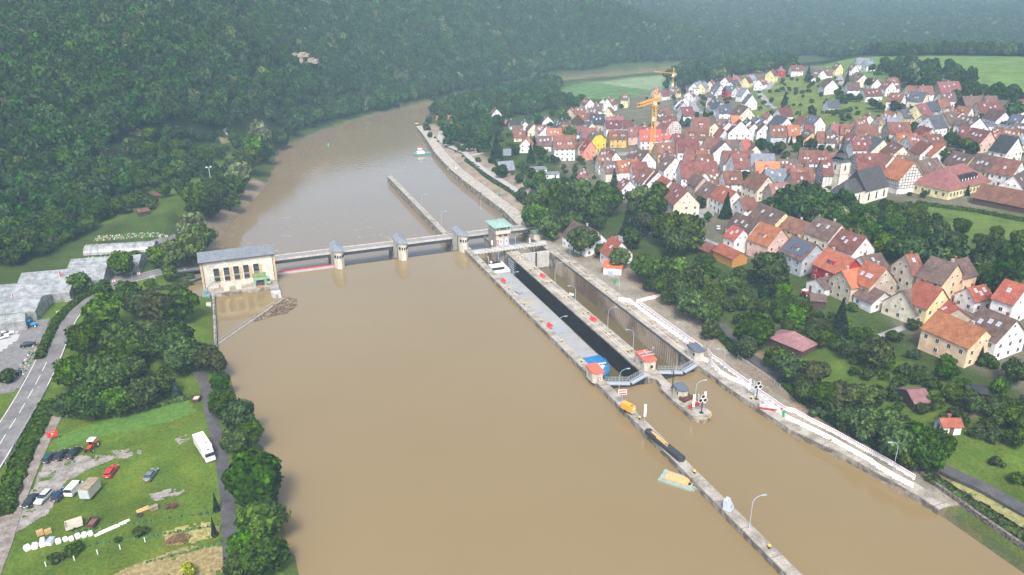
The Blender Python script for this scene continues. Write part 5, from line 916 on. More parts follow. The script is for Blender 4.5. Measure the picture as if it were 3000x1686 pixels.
house(2000+1932/2.576, 550+930/2.576, 2000+2290/2.576, 550+1075/2.576, 11.5, 6.2, 'o', 'a', 36, '', 'long peach coloured house with orange roof and balcony above the lower gardens')
house(2000+775/2.576, 550+1112/2.576, 2000+885/2.576, 550+1062/2.576, 12, 2.8, 'v', 'n', 24, 'H', 'low shed with mauve sheet roof beside the lane')
crop(2000, 1050, 2.277, [(1500,213,1610,205,7,2.4,'v','n',25)])
house(2000+1920/2.277, 1050+193/2.277, 2000+2000/2.277, 1050+202/2.277, 4, 2.2, 'D', 'n', 10, '', 'tiny black roofed garden shed near the vegetable beds'); house(2000+1765/2.277, 1050+402/2.277, 2000+1800/2.277, 1050+402/2.277, 3.5, 2.6, 'o', 'w', 30, '', 'small white shed with orange roof behind the trees at lower right')
house(2998, 1212-4, 3030, 1216, 4, 2.4, 'o', 'n', 30, '', 'small brown hut with orange roof cut by the right frame edge')
crop(1400, 650, 3.2175, [(900,-10,1125,85,11,5,'b','w',44),(1268,137,1355,196,10,4,'o','w',46)])
crop(1750, 450, 2.912, [(592,217,680,262,11,4,'r','e',46),(692,257,772,320,12,6,'r','c',46),(932,237,1035,280,11,5,'b','e',44),(1055,267,1185,328,10,6,'o','w',44),(1217,382,1330,372,9,5,'r','w',42),(275,232,225,212,9,5,'r','w',42)])
# garden huts on the left bank
for a in [(365, 434, 388, 430, 5, 2.3, 'b', 'n', 25, '', 'brown timber cabin in the hillside clearing'), (612, 488, 628, 486, 4, 2.2, 'm', 'n', 30, '', 'small red roofed garden hut beside the lamp mast'), (420, 583, 436, 580, 4, 2.2, 'd', 'n', 25, '', 'grey roofed garden hut in the left allotments'), (408, 613, 424, 610, 4, 2.2, 'm', 'n', 25, '', 'little red roofed hut above the nursery dump'), (444, 569, 458, 567, 3, 2, 'm', 'n', 25, '', 'topmost tiny hut of the left allotments'), (528, 414, 540, 418, 3.5, 2.4, 'o', 'n', 30, '', 'small orange roofed hut at the forest edge'), (658, 378, 668, 380, 3, 3, 'g', 'w', 30, '', 'little white hut half hidden in the forest edge')]: house(*a)
# ---- church
q = T(2474, 470, 16); zb = q.z; q = W(2468, 492, zb+14)
t = empty('church', (q.x, q.y, zb), rad(-38)); tag(t, 'white church with slender dark spire and steep slate nave roof', 'church')
CHW = wallm('church_wall', (.74, .70, .60)); CHR = mat('church_slate', (.055, .052, .055), .7, .15, .8, s2=3); QU = mat('quoin_stone', (.42, .32, .20), .9, .15, 2)
ux = Vector((1, 0)); d2 = (W(2690, 553, zb+3)-W(2560, 620, zb+3))
t.rotation_euler = (0, 0, 0)
def toL(u, v, z): p = W(u, v, zb+z); return (p.x-t.location.x, p.y-t.location.y)
# tower: corner nearest the viewer about photo x 2464
e1 = Vector(toL(2464, 480, 13)); e2 = Vector(toL(2434, 472, 13)); e3 = Vector(toL(2491, 473, 13)); a1 = (e2-e1); a2 = (e3-e1); a1 = a1.normalized()*6.2; a2 = Vector((-a1.y, a1.x)) if Vector((-a1.y, a1.x)).dot(a2) > 0 else Vector((a1.y, -a1.x))
B_ = [tuple(e1), tuple(e1+a1), tuple(e1+a1+a2), tuple(e1+a2)]; cx_, cy_ = (e1+(a1+a2)/2)
MB().prism(B_, -3, 13.6).build('tower', CHW, t); ex_ = [(cx_+(x-cx_)*1.16, cy_+(y-cy_)*1.16) for x, y in B_]
b = MB().prism(ex_, 13.5, 15.4, [(cx_+(x-cx_)*.68, cy_+(y-cy_)*.68) for x, y in B_]); b.prism([(cx_+(x-cx_)*.68, cy_+(y-cy_)*.68) for x, y in B_], 15.4, 18.6, [(cx_+(x-cx_)*.34, cy_+(y-cy_)*.34) for x, y in B_]); b.prism([(cx_+(x-cx_)*.34, cy_+(y-cy_)*.34) for x, y in B_], 18.6, 26, [(cx_+(x-cx_)*.02, cy_+(y-cy_)*.02) for x, y in B_])
sp = b.build('spire', mat('spire_slate', (.06, .075, .075), .6, .2, 1, s2=3), t); MB().cyl(cx_, cy_, 25.8, 27.2, .08).cyl(cx_, cy_, 26.6, 27.0, .22).build('finial', YELP, sp)
MB().prism([(cx_+(x-cx_)*1.03, cy_+(y-cy_)*1.03) for x, y in B_], 7.3, 7.6).build('string_course', QU, t)
for A_, B2 in ((B_[1], B_[0]), (B_[0], B_[3])):
    A_ = Vector(A_); B2 = Vector(B2); c = (A_+B2)/2; dd = (B2-A_).normalized(); nn = Vector((dd.y, -dd.x))
    if nn.dot(c-Vector((cx_, cy_))) < 0: nn = -nn
    pts = [(-.45, 9.3), (.45, 9.3), (.45, 11.2), (.25, 11.8), (0, 12.1), (-.25, 11.8), (-.45, 11.2)]; b = MB(); c2 = c+nn*.04; pp = [(c2.x+dd.x*x, c2.y+dd.y*x, z) for x, z in pts]; b.poly(pp); b.build('belfry_window', mat('louvres', (.06, .035, .03), .8, .1), t)
for x, y in (B_[0], B_[1], B_[3]):
    b = MB()
    for i in range(11): z = 1+i*1.1; s = .5 if i % 2 else .36; b.box(x-s, x+s, y-s, y+s, z, z+.6)
    bmo = MB();
    for i in range(11):
        z = 1+i*1.12; b3 = .32 if i % 2 else .22; bmo.prism([(x-b3*.9, y-b3*.9), (x+b3*.9, y-b3*.9), (x+b3*.9, y+b3*.9), (x-b3*.9, y+b3*.9)], z, z+.56)
    bmo.build('quoin', QU, t)
def hall(p1, p2, wd, wh, rise, hipend, nm, wn):
    p1 = Vector(p1); p2 = Vector(p2); d = (p2-p1); L = d.length; d.normalize(); n_ = Vector((-d.y, d.x)); hy = wd/2
    def g(x, y): q = p1+d*x+n_*y; return (q.x, q.y)
    MB().prism([g(0, -hy), g(L, -hy), g(L, hy), g(0, hy)] if not hipend else [g(-hy*.9, -hy*.4), g(-hy*.3, -hy), g(L, -hy), g(L, hy), g(-hy*.3, hy), g(-hy*.9, hy*.4)], -3, wh).build(nm, CHW, t)
    b = MB(); h = wh+rise; e = .4
    if hipend:
        R1 = (*g(hy*.3, 0), h); R2 = (*g(L, 0), h); E = [(*g(-hy*.95, hy*.45), wh), (*g(-hy*.3, hy+e), wh), (*g(L, hy+e), wh)]; E2 = [(*g(-hy*.95, -hy*.45), wh), (*g(-hy*.3, -hy-e), wh), (*g(L, -hy-e), wh)]
        b.poly([R2, R1, E[1], E[2]]); b.poly([R1, R2, E2[2], E2[1]]); b.poly([R1, E[0], E[1]][::-1]); b.poly([R1, E2[1], E2[0]][::-1]); b.poly([R1, E2[0], E[0]][::-1])
    else:
        for s in (-1, 1): q = [(*g(-.3, 0), h), (*g(L+.3, 0), h), (*g(L+.3, s*(hy+e)), wh-.3), (*g(-.3, s*(hy+e)), wh-.3)]; b.poly(q if s < 0 else q[::-1])
        for x in (0, L): b.poly([(*g(x, -hy), wh-.1), (*g(x, hy), wh-.1), (*g(x, 0), h-.05)])
    r = b.build('roof', CHR, t); bm = bmesh.new(); bm.from_mesh(r.data)
    for f_ in bm.faces:
        f_.normal_update()
        if f_.normal.z < -.05: f_.normal_flip()
    bm.to_mesh(r.data); bm.free()
    side = -1 if Vector((-n_.x, -n_.y)).dot(Vector((-t.location.x, -t.location.y))) > 0 else 1
    for k in range(wn):
        x = (k+.5)*L/wn; pts = [(-.55, 1.6), (.55, 1.6), (.55, 4.2), (.3, 4.9), (0, 5.3), (-.3, 4.9), (-.55, 4.2)]; b = MB(); b.poly([(*g(x+a_, side*(hy+.04)), z) for a_, z in pts][::side if side < 0 else 1]); b.build('arched_window', GLASS, t)
p1 = toL(2510, 503, 14); p2 = toL(2577, 488, 14); hall(p1, p2, 12, 6.2, 8.3, False, 'nave', 3)
p0 = toL(2462, 512, 11); d_ = (Vector(p2)-Vector(p1)).normalized(); s_ = Vector(p1)-d_*8; hall(tuple(s_), p1, 9, 6, 5.2, True, 'choir', 2)
HOUSES.append((t.location.x+3, t.location.y, 14))
# ---- big hipped hall with six pointed dormers
q = T(2780, 560, 3); zb = q.z; r1 = W(2600+1080/6.44, 350+905/6.44, zb+12); r2 = W(2600+1440/6.44, 350+830/6.44, zb+12); c = (r1+r2)/2; d = r2-r1; ang = math.atan2(d.y, d.x)
t = empty('village_hall', (c.x, c.y, zb), ang); tag(t, 'large cream hall with big hipped red roof and pointed dormers', 'hall'); hr = d.length/2; HOUSES.append((c.x, c.y, 14))
A_ = [(-hr-9.5, -9.8), (hr+9.5, -9.8), (hr+9.5, 9.8), (-hr-9.5, 9.8)]; MB().box(-hr-8.9, hr+8.9, -9.2, 9.2, -3, 4.6).build('wall', WM['y'][0], t)
b = MB(); E = [(x, y, 4.3) for x, y in A_]; R1, R2 = (-hr, 0, 12), (hr, 0, 12); b.poly([E[0], E[1], R2, R1]); b.poly([E[1], E[2], R2]); b.poly([E[2], E[3], R1, R2]); b.poly([E[3], E[0], R1]); b.poly(E[::-1]); rf = b.build('roof', RM['p'][0], t)
for i in range(6):
    x = -4+i*2.3; zf = 4.3+7.7*(9.8-7.2)/9.8; b = MB(); f0 = (x-.75, -7.3, zf+.05); f1 = (x+.75, -7.3, zf+.05); tp = (x, -7.3, zf+2.6); bk = (x, -3.6, zf+2.75); b.poly([f0, f1, tp][::1]); b.poly([f1, (x, -3.9, zf+2.6), tp]); b.poly([tp, (x, -3.9, zf+2.6), f0]); b.build('dormer', RM['D'][0], rf); MB().box(x-.3, x+.3, -7.38, -7.31, zf+.25, zf+1.2).build('window', WFR, rf)
for i in range(9): inst('window', WIN, t, (-hr-7+i*2.6, -9.21, 1.2), 0, (1.1, 1, 1.4))
for i in range(5): inst('window', WIN, t, (-hr-8.91, -7+i*3.3, 1.2), -math.pi/2, (1.1, 1, 1.4))
# ---- tower cranes
def crane(u, v, H, jl, ang, label, m, cj=8, s=1.3):
    p = T(u, v, 0); t = empty('tower_crane', p, ang); tag(t, label, 'tower crane')
    def lattice(b, a, c, w_, n, horiz=False):
        a = Vector(a); c = Vector(c); d = (c-a)/n; ax = (Vector((0, w_, 0)), Vector((0, 0, w_))) if horiz else (Vector((w_, 0, 0)), Vector((0, w_, 0)))
        cs = [-ax[0]/2-ax[1]/2, ax[0]/2-ax[1]/2, ax[0]/2+ax[1]/2, -ax[0]/2+ax[1]/2]
        for k in cs: b.bar(a+k, c+k, .16*s/1.3, .16*s/1.3)
        for i in range(n):
            for j in range(4): f = 0 if i % 2 else 1; b.bar(a+d*i+cs[(j+f) % 4], a+d*(i+1)+cs[(j+1-f) % 4], .09, .09)
    b = MB(); lattice(b, (0, 0, 0), (0, 0, H), s, int(H/1.5)); b.build('mast', m, t); MB().box(-2, 2, -2, 2, -1, .6).build('base', CONCL, t)
    b = MB(); lattice(b, (0, 0, H+3.2), (jl, 0, H+3.2), s*.9, int(jl/1.6), True); b.build('jib', m, t); b = MB(); lattice(b, (0, 0, H+3.2), (-cj, 0, H+3.2), s*.8, 5, True); b.build('counter_jib', m, t)
    b = MB(); lattice(b, (0, 0, H+.4), (0, 0, H+8.5), s*.7, 6); b.bar((0, 0, H+8.5), (jl*.62, 0, H+3.8), .1, .1); b.bar((0, 0, H+8.5), (-cj*.9, 0, H+3.6), .1, .1); b.build('tower_head', m, t)
    MB().box(-1.5, 1.5, -1.5, 1.5, H-.3, H+.3).build('slewing_ring', m, t); MB().box(-.9, .9, -.9, .9, H+.5, H+2.4).build('operator_cab', WHITE, t); MB().box(-cj, -cj+1.6, -.8, .8, H+1.2, H+3.4).build('counterweight', CONCL, t); MB().box(-.72, .72, -.72, .72, H-9, H-6.6).build('sign_panel', WHITE, t); return t
CR_O = mat('crane_orange', (.85, .42, .05), .5, .06)
p = T(1909, 466, 0); hd = proj(p)[2]; 
# head height from the pixel of the slewing ring, same distance
vtop = 310; dz = ray(1915, vtop); sc_ = math.hypot(p.x, p.y)/math.hypot(dz[0], dz[1]); Hc = 106+dz[2]*sc_-p.z
j = ray(1852, 316); jt = W(1852, 316, p.z+Hc+3.2); crane(1909, 466, Hc, 24, math.atan2(jt.y-p.y, jt.x-p.x), 'tall orange tower crane standing in the middle of the village', CR_O, 8, 2.0)
p = T(1970, 262, 0); jt = W(1912, 211, p.z+15); crane(1970, 262, 12, 22, math.atan2(jt.y-p.y, jt.x-p.x), 'distant small orange crane at the far edge of the village', CR_O, 3, .9)
# ---------------------------------------------------------------- roads, paths, patches
def ribbon(name, pts, wd, m, off=.12, step=2.5, k=1.0, closed=False, base=None):
    P3 = [Vector(T(u*k, v*k)[:2]) for u, v in pts] if base is None else [Vector(p) for p in base]; L = []
    for i in range(len(P3)-1):
        p0, p1, p2, p3 = P3[max(i-1, 0)], P3[i], P3[i+1], P3[min(i+2, len(P3)-1)]; n = max(1, int((p2-p1).length/step))
        for j in range(n): t = j/n; L.append(.5*((2*p1)+(p2-p0)*t+(2*p0-5*p1+4*p2-p3)*t*t+(3*p1-p0-3*p2+p3)*t**3))
    L.append(P3[-1]); b = MB(); R_ = []
    for i, p in enumerate(L):
        d = (L[min(i+1, len(L)-1)]-L[max(i-1, 0)]).normalized(); n_ = Vector((-d.y, d.x)); z = max(hz(p.x+n_.x*s*wd/2, p.y+n_.y*s*wd/2) for s in (-1, -.5, 0, .5, 1))+off
        R_.append((p+n_*wd/2, p-n_*wd/2, z, p, n_))
    for i in range(len(R_)-1):
        a, c = R_[i], R_[i+1]; b.poly([(*a[1], a[2]), (*c[1], c[2]), (*c[0], c[2]), (*a[0], a[2])])
        for s in (0, 1): q = [(*a[s], a[2]), (*c[s], c[2]), (*c[s], c[2]-.6), (*a[s], a[2]-.6)]; b.poly(q if s else q[::-1])
    return struct(b.build(name, m)), R_
def marks(parent, R_, off, m, dash=0, wd=.16):
    b = MB(); run = 0
    for i in range(len(R_)-1):
        a, c = R_[i], R_[i+1]; run += (c[3]-a[3]).length
        if dash and int(run/dash) % 2: continue
        A = [a[3]+a[4]*(off-wd/2), a[3]+a[4]*(off+wd/2)]; C = [c[3]+c[4]*(off-wd/2), c[3]+c[4]*(off+wd/2)]; b.poly([(*A[0], a[2]+.006), (*C[0], c[2]+.006), (*C[1], c[2]+.006), (*A[1], a[2]+.006)])
    return b.build('lane_marking', m, parent)
ROADW = mat('road_line_white', (.62, .62, .58), .8, .12, 2)
rd, R_ = ribbon('road', [(-60,1215),(15,1095),(70,1005),(112,925),(140,862),(165,808),(200,770),(247,737),(300,712),(360,696),(430,686),(500,681)], 7.2, ASPH, .12, k=K)
marks(rd, R_, 3.3, ROADW); marks(rd, R_, -3.3, ROADW); marks(rd, R_[:24], 0, ROADW, 4)
GRAV = mat('gravel', (.17, .155, .135), .95, scale=.6, c2=(.30, .28, .25), thr=(.35, .65), s2=3)
ribbon('gravel_lane', [(142,1040),(112,1100),(75,1180),(30,1290),(5,1370),(-30,1460)], 3.8, mat('worn_lane', (.16, .135, .11), .95, scale=.5, c2=(.25, .22, .19), thr=(.35, .65), s2=2), .09, k=K)
ribbon('lane', [(478,915),(505,945),(520,985),(530,1040),(548,1110),(562,1180),(572,1260),(578,1350),(582,1470)], 2.9, DKASPH, .09, k=K)
ribbon('yard', [(255,738),(210,760),(150,800),(110,840)], .3, DKASPH, .0, k=K)
ribbon('service_lane', [(500,700),(470,712),(430,722),(380,738)], 2.6, ASPH, .09, k=K)
ribbon('river_path', [(1557,594),(1530,574),(1485,543),(1440,515),(1406,491),(1378,467),(1361,450),(1330,436),(1296,419),(1289,399),(1303,375),(1313,368)], 3.6, mat('pale_path', (.33, .32, .30), .9, .1, 1), .1)
ribbon('river_path', [(1375,458),(1400,452),(1412,448)], 3, mat('pale_path', (.33, .32, .30)), .1)
ribbon('lane', [(1812,815),(1835,860),(1875,890),(1925,925),(1965,950),(2050,1008),(2150,1065),(2250,1120),(2330,1160),(2400,1196),(2480,1232),(2576,1285),(2700,1350)], 3.6, DKASPH, .1, k=K)
STR = mat('street_asphalt', (.24, .235, .225), .95, .1, 1, s2=.3)
for pts, w_ in (([(1900+x/7.36, 170+y/7.36) for x, y in [(1230,722),(1120,800),(1000,900),(950,1000),(1010,1100),(1110,1185),(1260,1200)]], 6), ([(2200+x/6.44, 150+y/6.44) for x, y in [(150,800),(250,900),(290,985),(400,1065),(500,1095)]], 5.5), ([(2200+x/6.44, 150+y/6.44) for x, y in [(280,740),(380,640),(440,540),(540,480),(700,440)]], 5.5), ([(2200+x/6.44, 150+y/6.44) for x, y in [(1560,430),(1660,480),(1680,580),(1760,660)]], 6), ([(1790,712),(1850,690),(1935,668),(2010,662),(2060,640),(2075,610)], 7), ([(2340,720),(2450,790),(2560,840),(2700,920),(2850,960),(3000,1010)], 6), ([(1690,455),(1740,450),(1790,455),(1850,450)], 8), ([(2030,700),(2080,720),(2130,735)], 8), ([(2540,1000),(2650,960)], 2.5)): ribbon('village_street', pts, w_, STR, .12)
def patch(name, pts, m, off=.06, k=1.0, ragged=0.0, kind='structure'):
    P2 = TW(pts, k); me = bpy.data.meshes.new(name); bm = bmesh.new(); X0, X1 = min(p[0] for p in P2), max(p[0] for p in P2); Y0, Y1 = min(p[1] for p in P2), max(p[1] for p in P2); st = .9 if not ragged else .45; g = {}
    nx, ny = int((X1-X0)/st)+1, int((Y1-Y0)/st)+1; XX, YY = np.meshgrid(X0+st*(np.arange(nx)+.5), Y0+st*(np.arange(ny)+.5)); I = inpoly(XX, YY, P2)
    if ragged:
        for j in range(ny):
            for i in range(nx):
                if I[j, i]:
                    if pnoise(Vector((XX[j, i]*.35, YY[j, i]*.35, 3.1)))+.4*pnoise(Vector((XX[j, i]*1.1, YY[j, i]*1.1, 7.7)))+.35*pnoise(Vector((XX[j, i]*2.6, YY[j, i]*2.6, 1.7))) < ragged: I[j, i] = False
    def vt(i, j):
        if (i, j) not in g: x, y = X0+st*i, Y0+st*j; g[(i, j)] = bm.verts.new((x, y, hz(x, y)+off))
        return g[(i, j)]
    for j in range(ny):
        for i in range(nx):
            if I[j, i]: bm.faces.new((vt(i, j), vt(i+1, j), vt(i+1, j+1), vt(i, j+1)))
    bm.to_mesh(me); bm.free(); me.materials.append(m); o = bpy.data.objects.new(name, me); COL.objects.link(o); return struct(o)
patch('gravel_parking', [(118,1150),(190,1148),(245,1145),(300,1150),(215,1185),(165,1215),(140,1250),(125,1290),(60,1330),(30,1345)], GRAV, .07, K, -.42)
for pp in ([(280,1135),(330,1130),(360,1132),(350,1150),(300,1155)], [(375,1245),(430,1230),(470,1232),(440,1255),(390,1262)], [(440,1105),(470,1095),(478,1105),(450,1120)]): patch('gravel_patch', pp, GRAV, .06, K, -.12)
patch('bright_meadow', [(128,1100),(250,1065),(400,1020),(470,1005),(492,1035),(450,1055),(330,1085),(230,1105),(150,1130)], mat('fresh_clover', (.060, .135, .018), .95, scale=.8, c2=(.085, .175, .024), s2=3), .05, K)
patch('nursery_yard', [(-30,800),(60,815),(125,800),(118,855),(85,925),(40,985),(-30,1000)], mat('yard_asphalt', (.17, .165, .16), .95, .12, .8, s2=3), .08, K)
patch('nursery_yard', [(-30,820),(55,822),(40,860),(-30,905)], mat('pale_yard', (.36, .36, .35), .95, .06, .8), .12, K)
patch('nursery_yard', [(180,690),(260,655),(400,600),(440,590),(430,640),(380,650),(330,690),(230,745)], mat('yard_asphalt', (.17, .165, .16)), .08, K)
patch('tilled_bed', [(180,1500),(330,1425),(470,1375),(560,1375),(565,1440),(470,1470),(300,1520)], mat('straw_bed', (.19, .15, .06), .95, scale=1.2, c2=(.30, .24, .11), thr=(.4, .6), s2=4), .06, K, -.6)
patch('dry_grass', [(410,1340),(480,1318),(560,1312),(545,1350),(470,1372),(420,1372)], mat('hay', (.22, .20, .06), .95, scale=1.0, c2=(.34, .30, .12), s2=4), .05, K, -.3)
patch('verge', [(1450,1290-0),(0,0)][:0] or [(2420,1200),(2500,1245),(2576,1290),(2640,1330),(2640,1365),(2540,1310),(2440,1250),(2390,1215)], mat('dry_verge', (.17, .17, .06), .95, scale=.5, c2=(.27, .25, .10), s2=3), .06, K, -.5)
patch('riprap', [(1390,520),(1440,560),(1500,600),(1560,660),(1530,665),(1460,600),(1400,560),(1330,500),(1290,450),(1310,450),(1350,490)], mat('riprap_stone', (.12, .11, .10), .95, scale=1.4, c2=(.26, .24, .21), thr=(.4, .6), s2=5), .08)
# ---------------------------------------------------------------- more individual trees
def ct(ox, oy, sc, rows, place):
    for u, v, r, t in rows: tpx(ox+u/sc, oy+v/sc, r/sc, t, place, 1.0)
ct(2200, 350, 6.44, [(190,450,95,'b'),(330,480,60,'b'),(560,530,120,'b'),(760,400,55,'c'),(880,520,90,'b'),(960,440,50,'c'),(1130,470,110,'b'),(1330,540,60,'b'),(1480,560,60,'b'),(2040,850,110,'l'),(960,1120,50,'u'),(1400,1270,120,'b'),(1180,1330,120,'b'),(960,1360,110,'b'),(1300,1400,110,'b'),(2280,1290,60,'c'),(1200,1050,50,'b')], 'around the church')
ct(2600, 350, 6.44, [(500,150,95,'b'),(1050,690,170,'b'),(1300,400,110,'b'),(1500,470,130,'b'),(1180,330,90,'b'),(1650,540,110,'b'),(2080,520,110,'b'),(1700,1000,60,'h'),(1880,1070,55,'b'),(180,1330,55,'u'),(1520,1330,70,'c'),(1890,1360,65,'c'),(420,1400,60,'s'),(700,1410,70,'b'),(2200,640,60,'s'),(2500,650,60,'b')], 'between the right hand terraces')
ct(2200, 150, 6.44, [(645,880,80,'c'),(1090,400,80,'c'),(1080,520,70,'b'),(1640,780,70,'b'),(1720,900,80,'b'),(1880,870,70,'b'),(2050,880,70,'b'),(2240,610,90,'b'),(980,760,60,'s'),(1100,740,60,'s'),(860,710,55,'s'),(720,700,50,'s'),(500,740,50,'s'),(2320,1000,90,'b'),(2430,1060,80,'b'),(2000,1070,40,'s'),(1820,490,50,'t'),(930,1170,20,'t'),(1225,1150,22,'t'),(1600,500,35,'s'),(1840,370,50,'s'),(700,460,45,'s'),(580,590,45,'s'),(390,1170,55,'b'),(1750,1290,60,'b'),(2290,320,70,'b'),(2400,420,70,'b'),(760,300,0.1,'f')][:-1], 'on the hillside meadow')
ct(2600, 200, 6.44, [(120,720,100,'b'),(320,620,80,'b'),(260,740,80,'b'),(470,240,110,'b'),(330,340,60,'b'),(850,470,60,'b'),(950,430,60,'b'),(1290,430,90,'b'),(1310,560,70,'b'),(900,830,60,'s'),(1240,170,110,'b'),(1530,650,40,'s'),(2080,930,60,'c'),(1160,1030,40,'c'),(1800,420,110,'b'),(1950,520,90,'b'),(2230,490,90,'b'),(1700,470,60,'b'),(2480,780,90,'b'),(1560,260,60,'b')], 'in the upper right quarter')
ct(1900, 170, 7.36, [(120,450,0.1,'f')][:0]+[(400,570,90,'f'),(700,560,90,'f'),(760,630,80,'g'),(880,420,110,'f'),(1180,420,90,'f'),(1560,360,90,'f'),(540,860,60,'f'),(350,790,50,'f'),(600,950,50,'s'),(1200,1190,40,'t'),(1100,680,20,'t'),(1200,620,20,'t'),(1640,510,20,'t'),(2060,540,70,'f'),(2190,560,55,'f'),(2150,930,70,'b'),(2300,1000,60,'s'),(1680,780,60,'s'),(1750,860,60,'s'),(1700,950,55,'s'),(1150,960,45,'s'),(1200,990,60,'s'),(720,1180,60,'c'),(850,1270,60,'b'),(1040,1230,60,'b'),(1280,1230,50,'s'),(1500,1250,50,'s'),(870,1380,80,'b'),(2420,640,40,'s'),(200,950,60,'f'),(420,1130,0.1,'f')][:-1], 'around the new street')
ct(1850, 330, 6.44, [(950,150,80,'u'),(1060,200,70,'b'),(1400,60,60,'b'),(790,360,70,'b'),(2450,600,100,'b'),(1640,850,60,'b'),(2150,1220,110,'b'),(1390,1270,20,'t'),(310,660,40,'s'),(1000,1370,40,'s'),(1660,1330,40,'s'),(2260,400,50,'s'),(880,830,40,'s')], 'in the old village core')
ct(1450, 280, 6.44, [(620,310,90,'u'),(760,420,100,'b'),(880,480,80,'b'),(1280,360,120,'b'),(1080,340,60,'b'),(1560,260,60,'b'),(1640,130,60,'g'),(1050,560,60,'b'),(1430,720,130,'b'),(50,950,0.1,'c')][:-1]+[(60,480,110,'b'),(740,880,90,'c'),(850,1080,120,'b'),(1160,1230,70,'b'),(980,1200,70,'b'),(860,1290,70,'s'),(410,1060,70,'b'),(330,930,60,'s'),(560,1280,60,'s'),(450,1330,60,'s'),(1520,1310,40,'s'),(1670,1280,50,'s'),(1300,1330,60,'s'),(280,720,40,'s'),(1960,850,30,'b'),(2020,930,30,'b'),(1230,1000,30,'s'),(140,640,50,'s'),(30,680,50,'s')], 'by the first houses at the river side')
ct(1200, 330, 2.912, [(350,190,50,'b'),(410,160,40,'b'),(330,250,40,'b'),(450,210,40,'b'),(560,170,40,'b'),(620,90,30,'b'),(560,270,30,'s'),(520,230,30,'s'),(610,250,30,'s'),(680,280,25,'s'),(740,60,38,'b'),(750,160,25,'s'),(500,50,50,'b'),(590,30,50,'b'),(660,40,40,'b'),(470,90,30,'b'),(150,130,36,'b'),(160,60,30,'b'),(170,190,24,'b'),(215,215,14,'s'),(245,245,14,'s'),(322,292,13,'s'),(395,330,13,'s'),(450,373,13,'s'),(800,520,32,'b'),(720,480,30,'s'),(860,490,30,'s'),(940,560,40,'b'),(1060,620,45,'b'),(1160,640,50,'b'),(1240,600,40,'b'),(1250,660,50,'b'),(1130,700,45,'b'),(1060,700,40,'b'),(960,440,26,'b'),(1040,530,20,'s'),(920,540,20,'s'),(1330,500,30,'s'),(1400,550,36,'b'),(1320,590,40,'b'),(1420,640,40,'b'),(880,520,20,'s'),(240,100,0.1,'s')][:-1], 'along the path on the right bank')
for pts, n, rr, ty, pl in (
 ([(0,640),(60,600),(200,560),(300,520),(420,500),(540,520),(540,560),(430,560),(400,600),(330,650),(260,680),(200,700),(60,770),(0,780)], 46, (3.2, 5.0), 'bbbbbrc', 'in the thick garden wood above the greenhouses'),
 ([(430,400),(560,390),(700,400),(730,430),(650,470),(560,500),(500,480),(440,470)], 26, (2.6, 4.2), 'bbbbbs', 'around the hillside allotments'),
 ([(2330,600),(2480,640),(2560,700),(2760,770),(2980,800),(3020,930),(2900,860),(2700,800),(2560,750),(2420,700)], 34, (3.2, 5.2), 'bbbbbb', 'on the wooded slope below the church'),
 ([(2500,650),(2650,620),(2900,690),(3000,720),(3000,780),(2760,740),(2600,700)], 26, (2.0, 4.2), 'bbs', 'on the lawn slope under the village hall'),
 ([(1500,560),(1760,620),(1760,700),(1600,680),(1530,640)], 10, (2.8, 4.2), 'bb', 'behind the footbridge on the right bank'),
 ([(2480,1080),(2700,1080),(3000,1180),(3000,1300),(2800,1260),(2560,1180)], 36, (1.4, 3.2), 'ssb', 'among the vegetable plots'),
 ([(1880,800),(1980,780),(2150,820),(2240,900),(2200,960),(2060,960),(1960,900)], 24, (2.2, 4.0), 'bbbs', 'beside the mauve roofed shed'),
 ([(2230,860),(2400,930),(2560,1000),(2500,1060),(2330,1000),(2220,930)], 26, (1.7, 3.6), 'sbb', 'on the lawn above the mauve shed')): scatter(pts, n, rr, ty, pl)
scatter([(330,560),(480,480),(620,440),(740,440),(700,520),(640,560),(560,570),(470,590),(420,640),(330,640)], 80, (1.7, 3.8), 'bbss', 'among the allotment plots')
scatter([(0,680),(180,640),(330,600),(300,660),(230,700),(140,760),(0,800)], 44, (2.2, 4.6), 'bbsw', 'on the slope behind the nursery')
scatter([(2000,420),(2500,300),(2900,330),(3000,450),(2800,500),(2500,440),(2200,500)], 70, (1.3, 2.6), 'sssb', 'in the yards of the upper village', .9)
scatter([(1550,420),(1900,430),(2100,520),(2150,620),(1950,600),(1800,560),(1650,520)], 34, (1.3, 2.4), 'sssb', 'in the yards of the old village', .9)
scatter([(1540,520),(1760,560),(1900,620),(2000,640),(1980,690),(1800,640),(1600,610)], 26, (2.4, 4.2), 'bbbw', 'in the tree belt below the village', .8)
scatter([(2000,420),(2500,300),(2900,330),(3000,450),(2800,500),(2500,440),(2200,500)], 40, (1.5, 2.8), 'bss', 'between the village houses', .9)
scatter([(1480,330),(1800,290),(2100,220),(2350,230),(2200,330),(1900,400),(1500,430)], 44, (1.5, 2.8), 'fss', 'in the village gardens', .9)
scatter([(2190,300),(2300,230),(2440,235),(2560,300),(2450,345),(2250,345)], 46, (1.4, 3.0), 'ssf', 'on the meadow slope above the village')
scatter([(2700,330),(2850,300),(3000,350),(3000,400),(2850,360)], 20, (1.8, 3.2), 'ssb', 'at the upper right village edge')
print('trees', NTREE, 'houses', NH)
